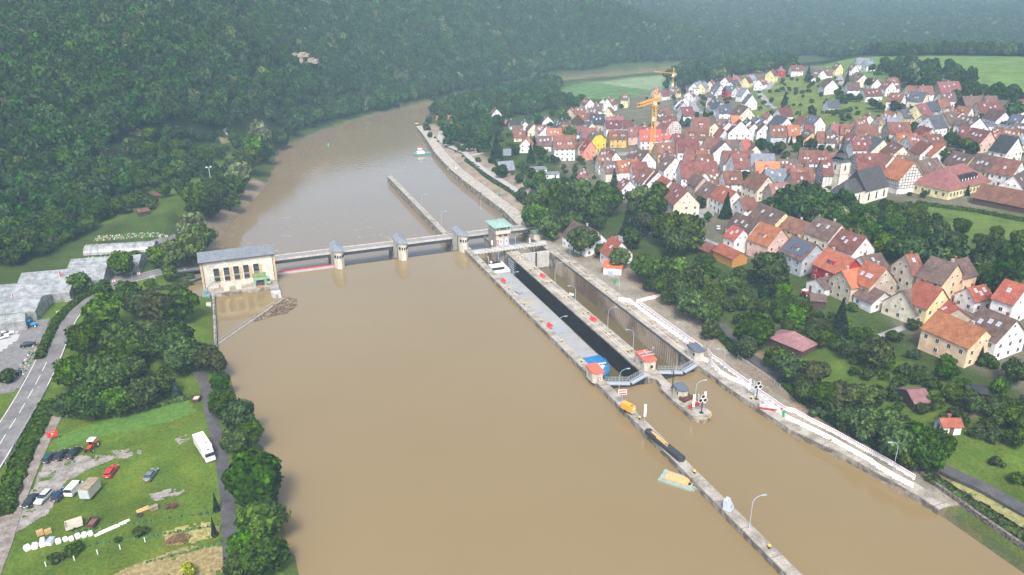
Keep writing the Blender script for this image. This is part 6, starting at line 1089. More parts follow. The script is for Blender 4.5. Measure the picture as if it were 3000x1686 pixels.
# ---------------------------------------------------------------- hedges: one object each
HED = leafmat('hedge_leaves', (.028, .056, .006), objvar=.3)
def hedge(pts, wd, h, label, k=1.0, dens=34, m=HED, base=None):
    P3 = [Vector(T(u*k, v*k)[:2]) for u, v in pts]; o = P3[0]; pts_ = []; N_ = []; R = np.random.RandomState(int(abs(pts[0][0]*3+pts[0][1]))); core = MB()
    for i in range(len(P3)-1):
        a, c = P3[i], P3[i+1]; L = (c-a).length; d = (c-a)/L; n_ = Vector((-d.y, d.x)); n = int(L*dens*(wd+h)/4)
        for _ in range(n):
            t = R.uniform(0, L); an = R.uniform(-.25, math.pi+.25); bl = 1+.28*pnoise(Vector((a.x+d.x*t, a.y+d.y*t, 0))*.45); x = math.cos(an)*wd/2*bl; z = max(0, math.sin(an))**.7*h*bl; q = a+d*t+n_*x; pts_.append((q.x-o.x, q.y-o.y, hz(q.x, q.y)+z)); N_.append((n_.x*math.cos(an), n_.y*math.cos(an), abs(math.sin(an))+.25))
        core.prism([(a.x-o.x-n_.x*wd*.36, a.y-o.y-n_.y*wd*.36), (c.x-o.x-n_.x*wd*.36, c.y-o.y-n_.y*wd*.36), (c.x-o.x+n_.x*wd*.36, c.y-o.y+n_.y*wd*.36), (a.x-o.x+n_.x*wd*.36, a.y-o.y+n_.y*wd*.36)], min(hz(*a), hz(*c))-.5, min(hz(*a), hz(*c))+h*.72)
    P_ = np.array(pts_); N_ = np.array(N_)+R.normal(size=(len(N_), 3))*.3; tri = []
    cv = np.array(core.v)
    for f in core.f:
        for q in range(1, len(f)-1): tri.append((f[0], f[q], f[q+1]))
    me = quads_mesh('hedge', P_, N_, .42, m, (cv, np.array(tri))); ob = bpy.data.objects.new('hedge', me); COL.objects.link(ob); ob.location = (o.x, o.y, 0); tag(ob, label, 'hedge')
hedge([(100,905),(118,860),(140,815),(165,785),(200,755),(240,735)], 2.8, 1.5, 'dense hedge along the bend of the nursery road', K)
hedge([(5,1300),(28,1230),(52,1160),(77,1110),(105,1050),(122,1015)], 4.4, 1.3, 'thick roadside hedge between road and gravel lane', K)
hedge([(130,1040),(200,1050),(300,1045),(400,1020),(480,1000)], 2.6, 1.1, 'low ragged hedge under the grove beside the clover strip', K)
hedge([(360,740),(420,728),(480,715)], 2.4, 1.4, 'short hedge beside the weir house driveway', K)
hedge([(1965,960),(2010,1000),(2060,1040),(2120,1075),(2200,1125),(2290,1180)], 2.6, 1.5, 'long clipped hedge between lock fence and lane', K)
hedge([(1790,815),(1815,850),(1850,885),(1880,905)], 2.6, 1.3, 'bushy green bank beside the lock yard', K)
hedge([(2330,1200),(2400,1245),(2480,1295),(2560,1345),(2650,1400)], 3.2, 1.3, 'bushy green hedge along the lower right river bank', K)
hedge([(1365,470),(1395,492),(1420,515),(1450,535),(1480,552),(1500,565),(1540,600)], 2.2, 1.2, 'narrow hedge along the path on the downstream right bank')
hedge([(2200+1400/6.44,150+1180/6.44),(2200+1840/6.44,150+1150/6.44)], 3, 2.2, 'clipped dark hedge below the lone slate roofed house')
hedge([(2700,600),(2780,612),(2860,622),(3000,650)], 2, 1.4, 'thin clipped hedge around the village hall lawn')
hedge([(310,655),(350,640),(400,632),(440,622)], 2.4, 2.2, 'dark hedge behind the nursery beds', K)
hedge([(440,700),(480,690),(500,686)], 1.4, .9, 'small hedge beside the road before the weir house', K)

scatter([(1290,400),(1400,350),(1500,400),(1520,480),(1600,520),(1560,580),(1450,520),(1380,470),(1330,440)], 34, (1.8, 3.8), 'bbss', 'in the allotments on the right bank')
Q = [W(2000+x/2.277, 1050+y/2.277, 1.6) for x, y in [(1590,775),(1750,895),(2000,1075),(2290,1275)]]; b = MB()
for i in range(len(Q)-1): b.bar((Q[i].x, Q[i].y, 1.2), (Q[i+1].x, Q[i+1].y, 1.2), .7, 2.4)
o = b.build('stone_wall', mat('dark_rubble', (.07, .062, .05), .95, scale=1.8, c2=(.20, .18, .15), thr=(.42, .58), bump=.8)); tag(o, 'dark rubble stone retaining wall along the lower right bank', 'stone wall')
for pp in ([(2410,1030),(2450,1020),(2475,1045),(2430,1060)], [(2395,985),(2425,975),(2440,995),(2405,1003)], [(2470,1070),(2500,1060),(2515,1080),(2485,1092)]): patch('tilled_bed', pp, mat('dug_soil', (.09, .06, .04), .95, scale=1.5, c2=(.15, .11, .07), s2=4), .06, K, -.5)
for pp in ([(640,402),(690,398),(700,415),(650,425)], [(505,545),(560,535),(565,555),(515,562)], [(395,375),(425,385),(410,400),(370,392)]): patch('garden_bed', [(u, v) for u, v in pp], mat('garden_bed_soil', (.16, .13, .06), .95, scale=1.2, c2=(.24, .22, .09), s2=4), .07, 1.0, -.4)
# ---------------------------------------------------------------- lock furniture
def lampmesh():
    a = MB().cyl(0, 0, 0, .5, .14, .12, 8).tube([(0, 0, .3), (0, 0, 6.0), (.12, 0, 6.9), (.55, 0, 7.5), (1.2, 0, 7.85), (1.9, 0, 7.98)], .085, 6, .05).mesh('pole', mat('lamp_grey_blue', (.34, .42, .50), .45, .06, 2))
    b = MB().prism([(1.8, -.16), (2.75, -.2), (2.75, .2), (1.8, .16)], 7.9, 8.06).mesh('lamp_head', mat('lamp_head_grey', (.30, .36, .42), .4, .05)); return a, b
LP, LH = lampmesh()
def zon(u, v, z): return W(u, v, z)
LAMPS = [(1498,859,0,'left',1.6,'third lamp from the weir on the outer lock wall'),(1510,740,0,'',1.6,'lamp post beside the footbridge on the middle wall'),(1554,785,1,'',1.6,'lamp post just below the footbridge, arm over the right chamber'),(1626,830,0,'',1.6,'lamp post on the middle wall near the upper red board'),(1669,770,1,'',1.6,'lamp post on the right quay above the empty chamber'),(1685,900,1,'',1.6,'lamp post beside the small white board on the middle wall'),(1780,968.6,0,'',1.6,'lamp post on the middle wall beside the lower red board'),(1635.6,996.5,0,'',1.6,'lamp post on the outer wall beside the blue painted ring'),(1813,872,1,'',1.6,'lamp post where the white barriers begin'),(1853.8,1035,1,'',1.6,'lamp post beside the red roofed hut on the middle wall'),(2000,1013.6,1,'',1.6,'lamp post beside the dark roofed hut on the right quay'),(2118,1094,1,'',1.6,'lamp post between the barrier lines above the mitre gate'),(1812.6,1159,0,'',1.6,'lamp post beside the red and white signboard'),(2034,1194.5,0,'',1.4,'slim lamp post on the tip of the round ended mole'),(2195,1548,0,'',1.6,'tallest looking lamp post on the long near wall'),(2615.7,1380.7,1,'',1.6,'lamp post at the near end of the barriers'),(1460,760,0,'',1.6,'lamp post on the outer wall just under the footbridge')]
for u, v, d, _, z, lb in LAMPS:
    p = zon(u, v, z); t = empty('lamp_post', p, rad(-12) if d == 0 else math.pi+rad(-12)); inst('pole', LP, t); inst('lamp_head', LH, t); tag(t, lb, 'lamp post', 'lamp posts on the lock')
for u, v, lb in [(1409,614,'thin lamp post halfway along the downstream quay'),(1453,640-28,'thin lamp post at the upper end of the downstream quay'),(1334,505-12,'thin lamp post on the quay near the work boat'),(1237,615,'thin lamp post on the separate wall in the river'),(1294,668,'thin lamp post on the separate wall close to the bridge')]:
    z = -1.5; p = zon(u, v, z); t = empty('lamp_post', p, rad(-12)); inst('pole', LP, t); inst('lamp_head', LH, t); tag(t, lb, 'lamp post', 'lamp posts on the lock')
p = T(2840/4.8+0, 700) if False else None
BOL1 = MB().cyl(0, 0, 0, .5, .19, .15, 8).mesh('post', BLACK); BOL2 = MB().cyl(0, 0, .5, .68, .26, .22, 8).mesh('cap', YELP)
def bollards(ox, oy, sc, rows, z, place, s=1.0):
    for x, y in rows:
        p = zon(ox+x/sc, oy+y/sc, z); t = empty('bollard', p); t.scale = (s, s, s); inst('post', BOL1, t); inst('cap', BOL2, t); tag(t, None, 'bollard', 'mooring bollards'); LABQ.append((t, 'yellow capped black bollard', place, proj(p)[0]))
bollards(1400, 650, 3.2175, [(382,345),(500,460),(655,580),(815,718),(998,873),(1208,1053),(1417,1230)], 1.6, 'in the left row on the middle wall', 1.15)
bollards(1400, 650, 3.2175, [(415,338),(535,440),(690,574),(852,715),(1038,861),(1247,1046),(1455,1222)], 1.6, 'in the right row on the middle wall', 1.15)
bollards(1400, 650, 3.2175, [(47,390),(155,500),(290,638),(437,782),(600,942),(790,1133),(977,1322)], 1.6, 'on the outer wall beside the barge', 1.15)
bollards(1400, 650, 3.2175, [(735,290),(865,388),(1037,517),(1213,652),(1410,799),(1643,970),(1875,1142)], 1.6, 'on the right quay above the empty chamber', 1.1)
bollards(1600, 950, 3.62, [(990,1010),(2175,795)], 1.6, 'on the near entrance walls', 1.25)
bollards(2000, 1050, 2.277, [(78,768),(575,1268)], 1.6, 'on the long near wall', 1.25); bollards(2000, 1050, 2.277, [(458,272),(990,553)], 1.5, 'on the right bank quay by the barriers', 1.2)
bollards(1000, 500, 3.62, [(595,147),(683,236),(778,334),(888,449),(1003,567),(518,66)], -1.5, 'on the separate wall in the river'); bollards(1200, 330, 2.912, [(180,338),(268,418),(360,498),(497,596),(655,706),(140,278),(100,218)], -1.5, 'on the downstream quay edge')
# barrier panels
BP = MB(); BP.box(-1.03, 1.03, -.06, .06, .02, 1.25)
for s in (-.8, .8): BP.box(s-.12, s+.12, -.3, .3, 0, .12)
BPW = BP.mesh('panel', mat('barrier_white', (.86, .86, .85), .5, .02)); b = MB()
for i in range(7): b.box(-.92+i*.27, -.84+i*.27, -.075, .075, .36, .70)
SLAT = b.mesh('slats', mat('barrier_gap', (.70, .70, .71), .7, .05)); b = MB()
for i in range(4): b.box(-.95+i*.54, -.68+i*.54, -.075, .075, .86, 1.12)
STRP = b.mesh('warning_stripe', RED)
for s in (): pass
FEET = MB().box(-1.0, -.8, -.35, .35, 0, .1).mesh('foot', BLACK)
def barriers(pts, z, redw, label, group):
    P3 = [zon(u, v, z) for u, v in pts]; s = 0; i = 0; seg = [(P3[k+1]-P3[k]).length for k in range(len(P3)-1)]; tot = sum(seg); d = 1.05
    while d < tot:
        k = 0; r = d
        while r > seg[k]: r -= seg[k]; k += 1
        q = P3[k]+(P3[k+1]-P3[k])*(r/seg[k]); dr = P3[k+1]-P3[k]; t = empty('barrier_panel', q, math.atan2(dr.y, dr.x)); inst('panel', BPW, t); inst('slats', SLAT, t); inst('foot', FEET, t)
        if redw: inst('warning_stripe', STRP, t)
        tag(t, None, 'barrier', group); LABQ.append((t, label[0], label[1], proj(q)[0])); d += 2.1
M4 = lambda L: [(1400+x/3.2175, 650+y/3.2175) for x, y in L]; KK = lambda L: [(2000+x/2.277, 1050+y/2.277) for x, y in L]; Z5 = lambda L: [(1600+x/3.62, 950+y/3.62) for x, y in L]
barriers(M4([(1325,745),(1430,755),(1580,870),(2000,1172)]), 1.6, False, ('plain white barrier panel', 'in the inner line on the lock quay'), 'white barriers, inner line')
barriers(Z5([(1575,370),(1645,385),(1720,410)]), 1.6, True, ('red and white barrier panel', 'at the gate walkway'), 'barriers at the gate walkway')
barriers(Z5([(1742,410),(1770,450),(1850,530),(1950,590),(2060,635),(2150,690),(2300,820),(2420,910),(2534,985)])[:-1]+KK([(700,410),(850,480),(1000,555),(1100,612),(1240,690),(1310,740),(1400,795),(1530,862)]), 1.6, False, ('plain white barrier panel', 'in the near quay line'), 'white barriers, near quay')
barriers(M4([(1720,715),(1600,738),(1505,765),(1640,862),(1780,965),(1960,1095),(2130,1215)]), 1.6, True, ('red and white barrier panel', 'beside the lock yard'), 'red and white barriers, lock yard')
barriers(Z5([(1708,295),(1760,360),(1850,420),(1960,510),(2100,610),(2240,720),(2400,830),(2534,920)])+KK([(740,362),(850,425),(1000,498),(1200,610),(1350,690),(1520,795)]), 1.6, True, ('red and white barrier panel', 'in the outer near line'), 'red and white barriers, near quay')
# red tilted boards
for x, y, a, lb in [(230,575,-70,'upper red board on the outer wall beside the barge'),(665,1000,-70,'lower red board on the outer wall near the blue ring'),(600,528,-60,'upper red board between the rails of the middle wall'),(1078,940,-60,'lower red board between the rails of the middle wall')]:
    p = zon(1400+x/3.2175, 650+y/3.2175, 1.6); t = empty('red_board', p, rad(a-15)); q = MB().box(-1.6, 1.6, -.06, .06, 0, 1.35).build('board', RED, t, (0, 0, .25)); q.rotation_euler = (rad(-38), 0, 0)
    for s in (-1.2, 1.2): MB().bar((s, .75, 0), (s, .2, 1.0), .07, .07).bar((s, -.2, 0), (s, .2, 1.0), .07, .07).build('leg', GREYM, t)
    tag(t, lb, 'board')
def board(u, v, z, w_, h_, zb, rz, mats, label, nm='signboard', cat='sign', stripes=None, post=GREYM):
    p = zon(u, v, z); t = empty(nm, p, rz); MB().box(-w_/2, w_/2, -.06, .06, zb, zb+h_).build('panel', mats, t); MB().tube([(0, .08, 0), (0, .08, zb+h_*.9)], .07).build('post', post, t)
    if stripes: stripes(t)
    tag(t, label, cat); return t
def st1(t):
    for z0 in (2.95, 3.75): MB().box(-1.0, 1.0, -.075, -.061, z0, z0+.42).build('red_stripe', RED, t)
board(1822, 1184, 1.6, 2.3, 1.5, 2.8, rad(-14), WHITE, 'white signboard with two red bars beside a lamp post', stripes=st1)
def st2(t): MB().box(-.11, .11, -.075, -.061, 3.2, 4.9).build('scale_mark', mat('sign_grey', (.35, .36, .38), .5, .05), t)
board(1888, 1237, 1.6, .62, 3.6, 1.6, rad(-14), WHITE, 'tall narrow white marker board on the near wall', 'marker_board', 'marker board', st2); board(2030, 1208, 1.4, .62, 3.6, 1.6, rad(-14), WHITE, 'tall white marker board left of the signal lamps', 'marker_board', 'marker board', st2); board(2062, 1200, 1.4, .62, 3.4, 1.9, rad(-14), WHITE, 'tall white marker board right behind the signal lamps', 'marker_board', 'marker board', st2); board(2193, 1155, 1.5, .62, 3.4, 1.2, rad(-14), WHITE, 'white marker board behind the right bank barriers', 'marker_board', 'marker board', st2)
board(1442, 730, 1.6, .5, 2.0, 1.8, rad(-14), WHITE, 'small white marker board in front of the control tower', 'marker_board', 'marker board'); board(1552, 724, 1.6, .5, 2.2, 1.8, rad(-14), WHITE, 'small white marker board beside the right chamber end', 'marker_board', 'marker board')
board(1674, 875, 1.6, 1.9, .8, 1.2, rad(-60), WHITE, 'low white board facing the barge on the middle wall'); board(1336, 505, -1.5, 1.2, .9, 2.0, rad(-14), mat('sign_light_blue', (.45, .60, .75), .5, .05), 'pale blue sign on the downstream quay', 'signboard', 'sign')
def lights(u, v, z, label):
    p = zon(u, v, z); t = empty('ship_signal', p, rad(-12)); MB().tube([(0, .1, 0), (0, .1, 4.7)], .13, 8).build('pole', BLACK, t); MB().box(-.45, .45, -.35, .45, 0, .2).build('base', BLACK, t)
    for x, zz in ((-.62, 3.9), (.62, 3.9), (0, 5.0)):
        q = MB(); n = 14; q.poly([(x+.62*math.cos(2*math.pi*i/n), -.1, zz+.62*math.sin(2*math.pi*i/n)) for i in range(n)]); q.poly([(x+.62*math.cos(2*math.pi*i/n), .02, zz+.62*math.sin(2*math.pi*i/n)) for i in range(n)][::-1]); h = q.build('signal_disc', BLACK, t)
        b = MB()
        for i in range(n):
            a, c = 2*math.pi*i/n, 2*math.pi*(i+1)/n; b.poly([(x+.64*math.cos(a), -.13, zz+.64*math.sin(a)), (x+.64*math.cos(c), -.13, zz+.64*math.sin(c)), (x+.5*math.cos(c), -.13, zz+.5*math.sin(c)), (x+.5*math.cos(a), -.13, zz+.5*math.sin(a))])
        b.build('rim', WHITE, h); MB().tube([(x, -.4, zz), (x, -.1, zz)], .2, 8).build('lens', GLASS, h)
    MB().box(-1.3, -.9, .1, .7, 4.3, 5.4).build('cabinet', GREYM, t); tag(t, label, 'ship signal')
lights(2055, 1211, 1.4, 'black triple disc ship signal on the round mole tip'); lights(2216, 1171, 1.5, 'black triple disc ship signal standing on the right bank quay')
# orange compressor
p = zon(1840, 1208, 1.6); t = empty('compressor_trailer', p, rad(-72)); tag(t, 'orange compressor trailer on the near lock wall', 'compressor'); b = MB().prism([(-1.9, -.85), (1.9, -.85), (1.9, .85), (-1.9, .85)], .9, 2.4, [(-1.75, -.75), (1.75, -.75), (1.75, .75), (-1.75, .75)]); b.build('housing', ORNG, t); MB().box(.9, 1.4, -.3, .3, 2.4, 2.46).build('exhaust_grille', BLACK, t); MB().box(1.86, 1.92, -.4, .4, 1.5, 2.0).build('data_plate', WHITE, t)
MB().box(-2.0, 2.0, -.7, .7, .6, .9).build('chassis', GREYM, t); MB().bar((1.9, 0, .7), (3.1, 0, .6), .12, .12).build('drawbar', GREYM, t)
for y in (-.95, .95): MB().tube([(-.2, y-.1, .42), (-.2, y+.1, .42)], .4, 12).build('wheel', BLACK, t)
# long black trough with timbers
a = zon(1897, 1268, 1.6); c = zon(1998, 1352, 1.6); t = empty('steel_pontoon', (a+c)/2, math.atan2(c.y-a.y, c.x-a.x)); LN = (c-a).length; tag(t, 'long black steel pontoon section lying on the near wall with timber beams', 'pontoon section')
b = MB().prism([(-LN/2, -.9), (LN/2, -.9), (LN/2+.4, 0), (LN/2, .9), (-LN/2, .9), (-LN/2-.5, 0)], 0, 1.0); b.build('hull', mat('faded_black_steel', (.035, .038, .045), .6, .2, 1, s2=3), t)
for i, (x0, x1, y0, y1) in enumerate([(-LN*.42, LN*.05, .45, .5), (-LN*.38, LN*.08, .2, .3), (-LN*.40, LN*.02, -.05, -.15), (-LN*.2, LN*.12, -.4, -.35)]):
    q = MB().bar((x0, y0, 1.08+.01*i), (x1, y1, 1.08+.01*i), .2, .16).build('timber_beam', TIMB, None, t.location, t.rotation_euler.z); tag(q, None, 'timber beam', 'timber beams on the black pontoon'); LABQ.append((q, 'long sawn timber beam', 'on the black pontoon', proj(q.matrix_world @ Vector(((x0+x1)/2, y0, 1)) if False else Vector(t.location)+Matrix.Rotation(t.rotation_euler.z, 3, 'Z') @ Vector(((x0+x1)/2, y0, 1)))[0]))
# raft with timber deck and three floats
p = W(1707*K, 1212*K, 0); t = empty('work_raft', (p.x, p.y, 0), rad(-52)); tag(t, 'timber decked work raft on grey-green hulls moored beside the near wall', 'raft')
for y in (-1.6, .0, 1.6): MB().prism([(-4.2, y-.6), (3.2, y-.6), (4.3, y), (3.2, y+.6), (-4.2, y+.6)], -.3, .45).build('float', BOATG, t)
MB().box(-3.0, 2.4, -1.3, 1.5, .5, .72).build('deck', TIMB, t); MB().box(-3.9, -3.0, -1.9, 1.9, .46, .8).build('crossbeam', BOATG, t)
p = W(1748*K, 1228*K, 0); t = empty('rowing_boat', (p.x, p.y, 0), rad(-52)); tag(t, 'small grey-green punt moored between raft and wall', 'boat'); MB().prism([(-2.6, -.5), (1.6, -.55), (2.7, 0), (1.6, .55), (-2.6, .5)], -.2, .45, [(-2.8, -.6), (1.7, -.65), (3.0, 0), (1.7, .65), (-2.8, .6)]).build('hull', BOATG, t); MB().box(-1.0, -.6, -.5, .5, .46, .55).build('thwart', TIMB, t)
p = zon(1832*K, 1279*K, 1.6); t = empty('shelter', p, rad(35)); tag(t, 'small grey wedge shaped shelter on the near wall', 'shelter'); MB().prism([(-1.1, -.9), (1.1, -.9), (1.1, .9), (-1.1, .9)], 0, 2.1, [(-.9, .1), (.9, .1), (1.0, .9), (-1.0, .9)]).build('shell', mat('shelter_grey', (.38, .43, .48), .5, .1, 2), t); MB().box(-.35, .35, -.78, -.7, .2, 1.2).build('hatch', GREYM, t)
# mole clutter
p = zon(1600+1480/3.62, 950+800/3.62, 1.4); t = empty('crate_stack', p, rad(-75+90)); tag(t, 'rusty brown steel crates stacked behind the mole hut', 'crates')
for k in range(3): MB().box(-1.7, 1.7, -1.0+k*.7, -.45+k*.7, 0, 1.0).build('crate', RUST, t)
p = zon(1600+1565/3.62, 950+885/3.62, 1.4); t = empty('red_board', p, rad(10)); tag(t, 'pair of red boards standing on the mole tip', 'board'); MB().box(-2.0, -.1, -.05, .05, .1, 1.3).build('board', RED, t); MB().box(.1, 2.0, -.05, .05, .1, 1.3).build('board', RED, t)
p = zon(1600+1338/3.62, 950+680/3.62, 1.4); t = empty('davit_post', p, 0); tag(t, 'tall black davit post on the mole', 'davit'); MB().tube([(0, 0, 0), (0, 0, 5.2), (-.7, 0, 5.5)], .17, 8).build('post', BLACK, t); MB().box(-.3, .3, -.3, .3, 0, .3).build('base', BLACK, t)
p = zon(1600+2370/3.62, 950+905/3.62, 1.5); t = empty('rescue_boat', p, rad(-38)); tag(t, 'small white rescue boat with red rim lying on the right quay', 'boat'); MB().prism([(-2.6, -.7), (1.8, -.75), (2.9, 0), (1.8, .75), (-2.6, .7)], .25, .75, [(-2.8, -.9), (1.9, -.95), (3.2, 0), (1.9, .95), (-2.8, .9)]).build('hull', RED, t); MB().prism([(-2.6, -.75), (1.8, -.8), (2.8, 0), (1.8, .8), (-2.6, .75)], .76, .82).build('liner', mat('boat_grey', (.42, .42, .42), .6, .05), t)
for x in (-1.6, -.3, 1.0): MB().box(x-.25, x+.25, -.75, .75, .84, .9).build('bench', WHITE, t)
MB().box(-2.7, -2.2, -.5, .5, .8, 1.6).build('console', GREYM, t)
for x, y, z, lb in [(2520/3.62+1600, 985/3.62+950, 1.5, 'green litter bin beside the near quay barriers'), (1400+1290/3.2175, 650+590/3.2175, 1.4, 'green litter bin in the lock yard'), (1200+768/2.912, 330+708/2.912, -1.5, 'green litter bin on the downstream quay')]:
    p = zon(x, y, z); t = empty('litter_bin', p); tag(t, lb, 'bin', 'green bins'); MB().cyl(0, 0, 0, 1.7, .42, .42, 10).build('body', mat('bin_green', (.02, .32, .12), .5, .08), t); MB().cyl(0, 0, 1.7, 1.85, .46, .3, 10).build('lid', mat('bin_green_dark', (.01, .20, .08), .5, .05), t)
# mesh fence beside the yard
a = zon(1600+2030/3.62, 950+385/3.62, 1.5); c = zon(1600+2475/3.62, 950+700/3.62, 1.5); t = empty('mesh_fence', a, math.atan2(c.y-a.y, c.x-a.x)); LN = (c-a).length; tag(t, 'light grey bar fence with gate between lock yard and lane', 'fence'); b = MB()
for i in range(int(LN/.35)): b.bar((i*.35, 0, .1), (i*.35, 0, 1.7), .035, .035)
for zz in (.1, 1.7): b.bar((0, 0, zz), (LN, 0, zz), .06, .06)
b.build('bars', GREYM, t)
for i in range(9): MB().box(i*LN/8-.06, i*LN/8+.06, -.06, .06, 0, 1.9).build('post', GREYM, t)
for pts, lb in (([(1575,685),(1600,700),(1620,722),(1650,750)], 'tube railing along the upper right quay'),):
    Q = [zon(u, v, 1.6) for u, v in pts]; t = empty('railing', Q[0]); tag(t, lb, 'railing'); b = MB()
    for i in range(len(Q)-1):
        for zz in (.5, 1.0): b.bar(Q[i]-Q[0]+Vector((0, 0, zz)), Q[i+1]-Q[0]+Vector((0, 0, zz)), .06, .06)
        for k in range(6): r_ = Q[i]+(Q[i+1]-Q[i])*k/6-Q[0]; b.bar(r_, r_+Vector((0, 0, 1)), .06, .06)
    b.build('rail', GREYM, t)
# work boat at the quay and channel buoys
p = W(1062*K, 390*K, WL_DN); t = empty('work_boat', (p.x, p.y, WL_DN), rad(-6)); tag(t, 'small flat work boat with white wheelhouse by the downstream quay', 'work boat'); TEAL = mat('teal_hull', (.05, .20, .20), .5, .1)
MB().box(-6, 6, -2.2, 2.2, -.4, 1.0).build('hull', TEAL, t); MB().box(-3.5, 1.5, -1.6, 1.8, 1.0, 2.4).build('cabin', WHITE, t); MB().box(-2.8, .2, -.8, 2.0, 2.4, 4.4).build('wheelhouse', WHITE, t); MB().box(-2.85, .25, -.85, 2.05, 3.2, 3.9).build('window', GLASS, t); MB().box(-1.9, -.6, 1.0, 3.2, 4.4, 5.2).build('bridge_roof', RED, t); b = MB()
for i in range(9): b.bar((-5.8+i*1.45, -2.1, 1), (-5.8+i*1.45, -2.1, 2), .08, .08)
b.bar((-5.8, -2.1, 2), (5.8, -2.1, 2), .08, .08); b.build('railing', WHITE, t)
p = W(1222, 374, WL_DN); t = empty('dolphin', (p.x, p.y, WL_DN)); tag(t, 'dark mooring dolphin at the head of the quay', 'mooring dolphin'); MB().cyl(0, 0, -3, 3.0, 1.5, 1.5, 10).build('pile', STEELD, t); MB().cyl(0, 0, 3.0, 3.3, 1.6, 1.6, 10).build('cap', YELP, t)
p = W(962, 427, WL_DN); t = empty('buoy', (p.x, p.y, WL_DN)); tag(t, 'tiny green channel buoy in mid river', 'buoy'); MB().cyl(0, 0, -.3, .6, .7, .6, 10).build('float', mat('buoy_green', (.02, .35, .15), .5, .05), t); MB().cyl(0, 0, .6, 2.2, .45, .05, 10).build('cone', MATS['buoy_green'], t)
# ---------------------------------------------------------------- vehicles
def paint(n, c): return mat(n, c, .25, .03, 1, spec=.6)
TYRE = mat('tyre', (.02, .02, .02), .85, .1); HUB = mat('hub_cap', (.45, .45, .46), .35, .05, metal=.5); HL = mat('headlight_glass', (.6, .62, .62), .15, .05); TL = mat('tail_light', (.40, .01, .01), .25, .05); PLATE = mat('number_plate', (.7, .7, .68), .5, .02)
def car(u, v, rz, c, label, cname, kind='sedan', k=1.0, p=None, grp='parked cars', front=True):
    p = p or T(u*k, v*k, .5); t = empty('parked_car', (p.x, p.y, hz(p.x, p.y)+.1), rz); m = paint(cname, c); est = kind == 'estate'; van = kind == 'van'
    # profile along x (front at +x), half width
    L, Wd = (4.9, .98) if van else (4.4, .86); prof = [(-L/2, .35), (L/2, .35), (L/2+.02, .62), (L/2-.12, .80), (L/2-1.15, .98), (-L/2+(.1 if est or van else .25), 1.02), (-L/2-.02, .75)]
    if van: prof = [(-L/2, .35), (L/2, .35), (L/2+.02, .75), (L/2-.2, 1.0), (L/2-.75, 1.2), (-L/2+.03, 1.25), (-L/2-.02, .75)]
    def ext(pf, w0, w1, name, mm, par):
        b = MB(); n = len(pf); zm = max(q[1] for q in pf); zl = min(q[1] for q in pf); ww = [w0+(w1-w0)*((q[1]-zl)/(zm-zl)) for q in pf]; b.v = [(x, -w_, z) for (x, z), w_ in zip(pf, ww)]+[(x, w_, z) for (x, z), w_ in zip(pf, ww)]
        b.f = [tuple(range(n)), tuple(range(2*n-1, n-1, -1))]+[(i, i+n, (i+1) % n+n, (i+1) % n) for i in range(n)]; b.m = [0]*len(b.f); o = b.build(name, mm, par); md = o.modifiers.new('bevel', 'BEVEL'); md.width = .06; md.segments = 2; return o
    bd = ext(prof, Wd, Wd*.97, 'body', m, t); z0, z1 = (1.22, 2.0) if van else (.99, 1.43); xf, xr = (L/2-.75, -L/2+.05) if van else (L/2-1.15, -L/2+(.15 if est else .45))
    cbp = [(xr, z0), (xf, z0), (xf-(.45 if van else .75), z1-.04), (xf-(.6 if van else .95), z1), (xr+(.15 if est or van else .55), z1), (xr+(.08 if est or van else .42), z1-.04)]
    cb = ext(cbp, Wd*.95, Wd*(.84 if van else .72), 'cabin', GLASS, t); rp = [(xr+(.12 if est or van else .5), z1-.03), (xf-(.52 if van else .85), z1-.03), (xf-(.6 if van else .95), z1+.025), (xr+(.2 if est or van else .6), z1+.025)]; ext(rp, Wd*(.86 if van else .75), Wd*(.84 if van else .72), 'roof', m, t)
    if van: MB().box(xr+.1, .6, -Wd*.93, Wd*.93, 1.24, 1.9).build('side_panel', m, t)
    for x in (-L/2+.8, L/2-.85):
        for s in (-1, 1): w_ = MB().tube([(x, s*(Wd-.18), .33), (x, s*(Wd+.02), .33)], .33, 14).build('wheel', TYRE, t); MB().tube([(x, s*(Wd+.0), .33), (x, s*(Wd+.035), .33)], .19, 10).build('rim', HUB, w_)
    for s in (-1, 1): MB().box(L/2-.12, L/2+.03, s*Wd*.8-.18, s*Wd*.8+.12, .6, .76).build('headlight', HL, t); MB().box(-L/2-.03, -L/2+.1, s*Wd*.8-.14, s*Wd*.8+.12, .68, .86).build('tail_light', TL, t); MB().box(xf-.35, xf-.15, s*(Wd+.02)-.1, s*(Wd+.02)+.1, z0-.02, z0+.13).build('mirror', m, t)
    MB().box(-L/2-.05, -L/2-.02, -.26, .26, .5, .62).build('number_plate', PLATE, t); MB().box(L/2+.02, L/2+.05, -.26, .26, .42, .54).build('number_plate', PLATE, t)
    tag(t, label, 'van' if van else 'car', grp); return t
Q2 = lambda x, y: (x/2.576, 1124+y/2.576)
UPR = rad(64)
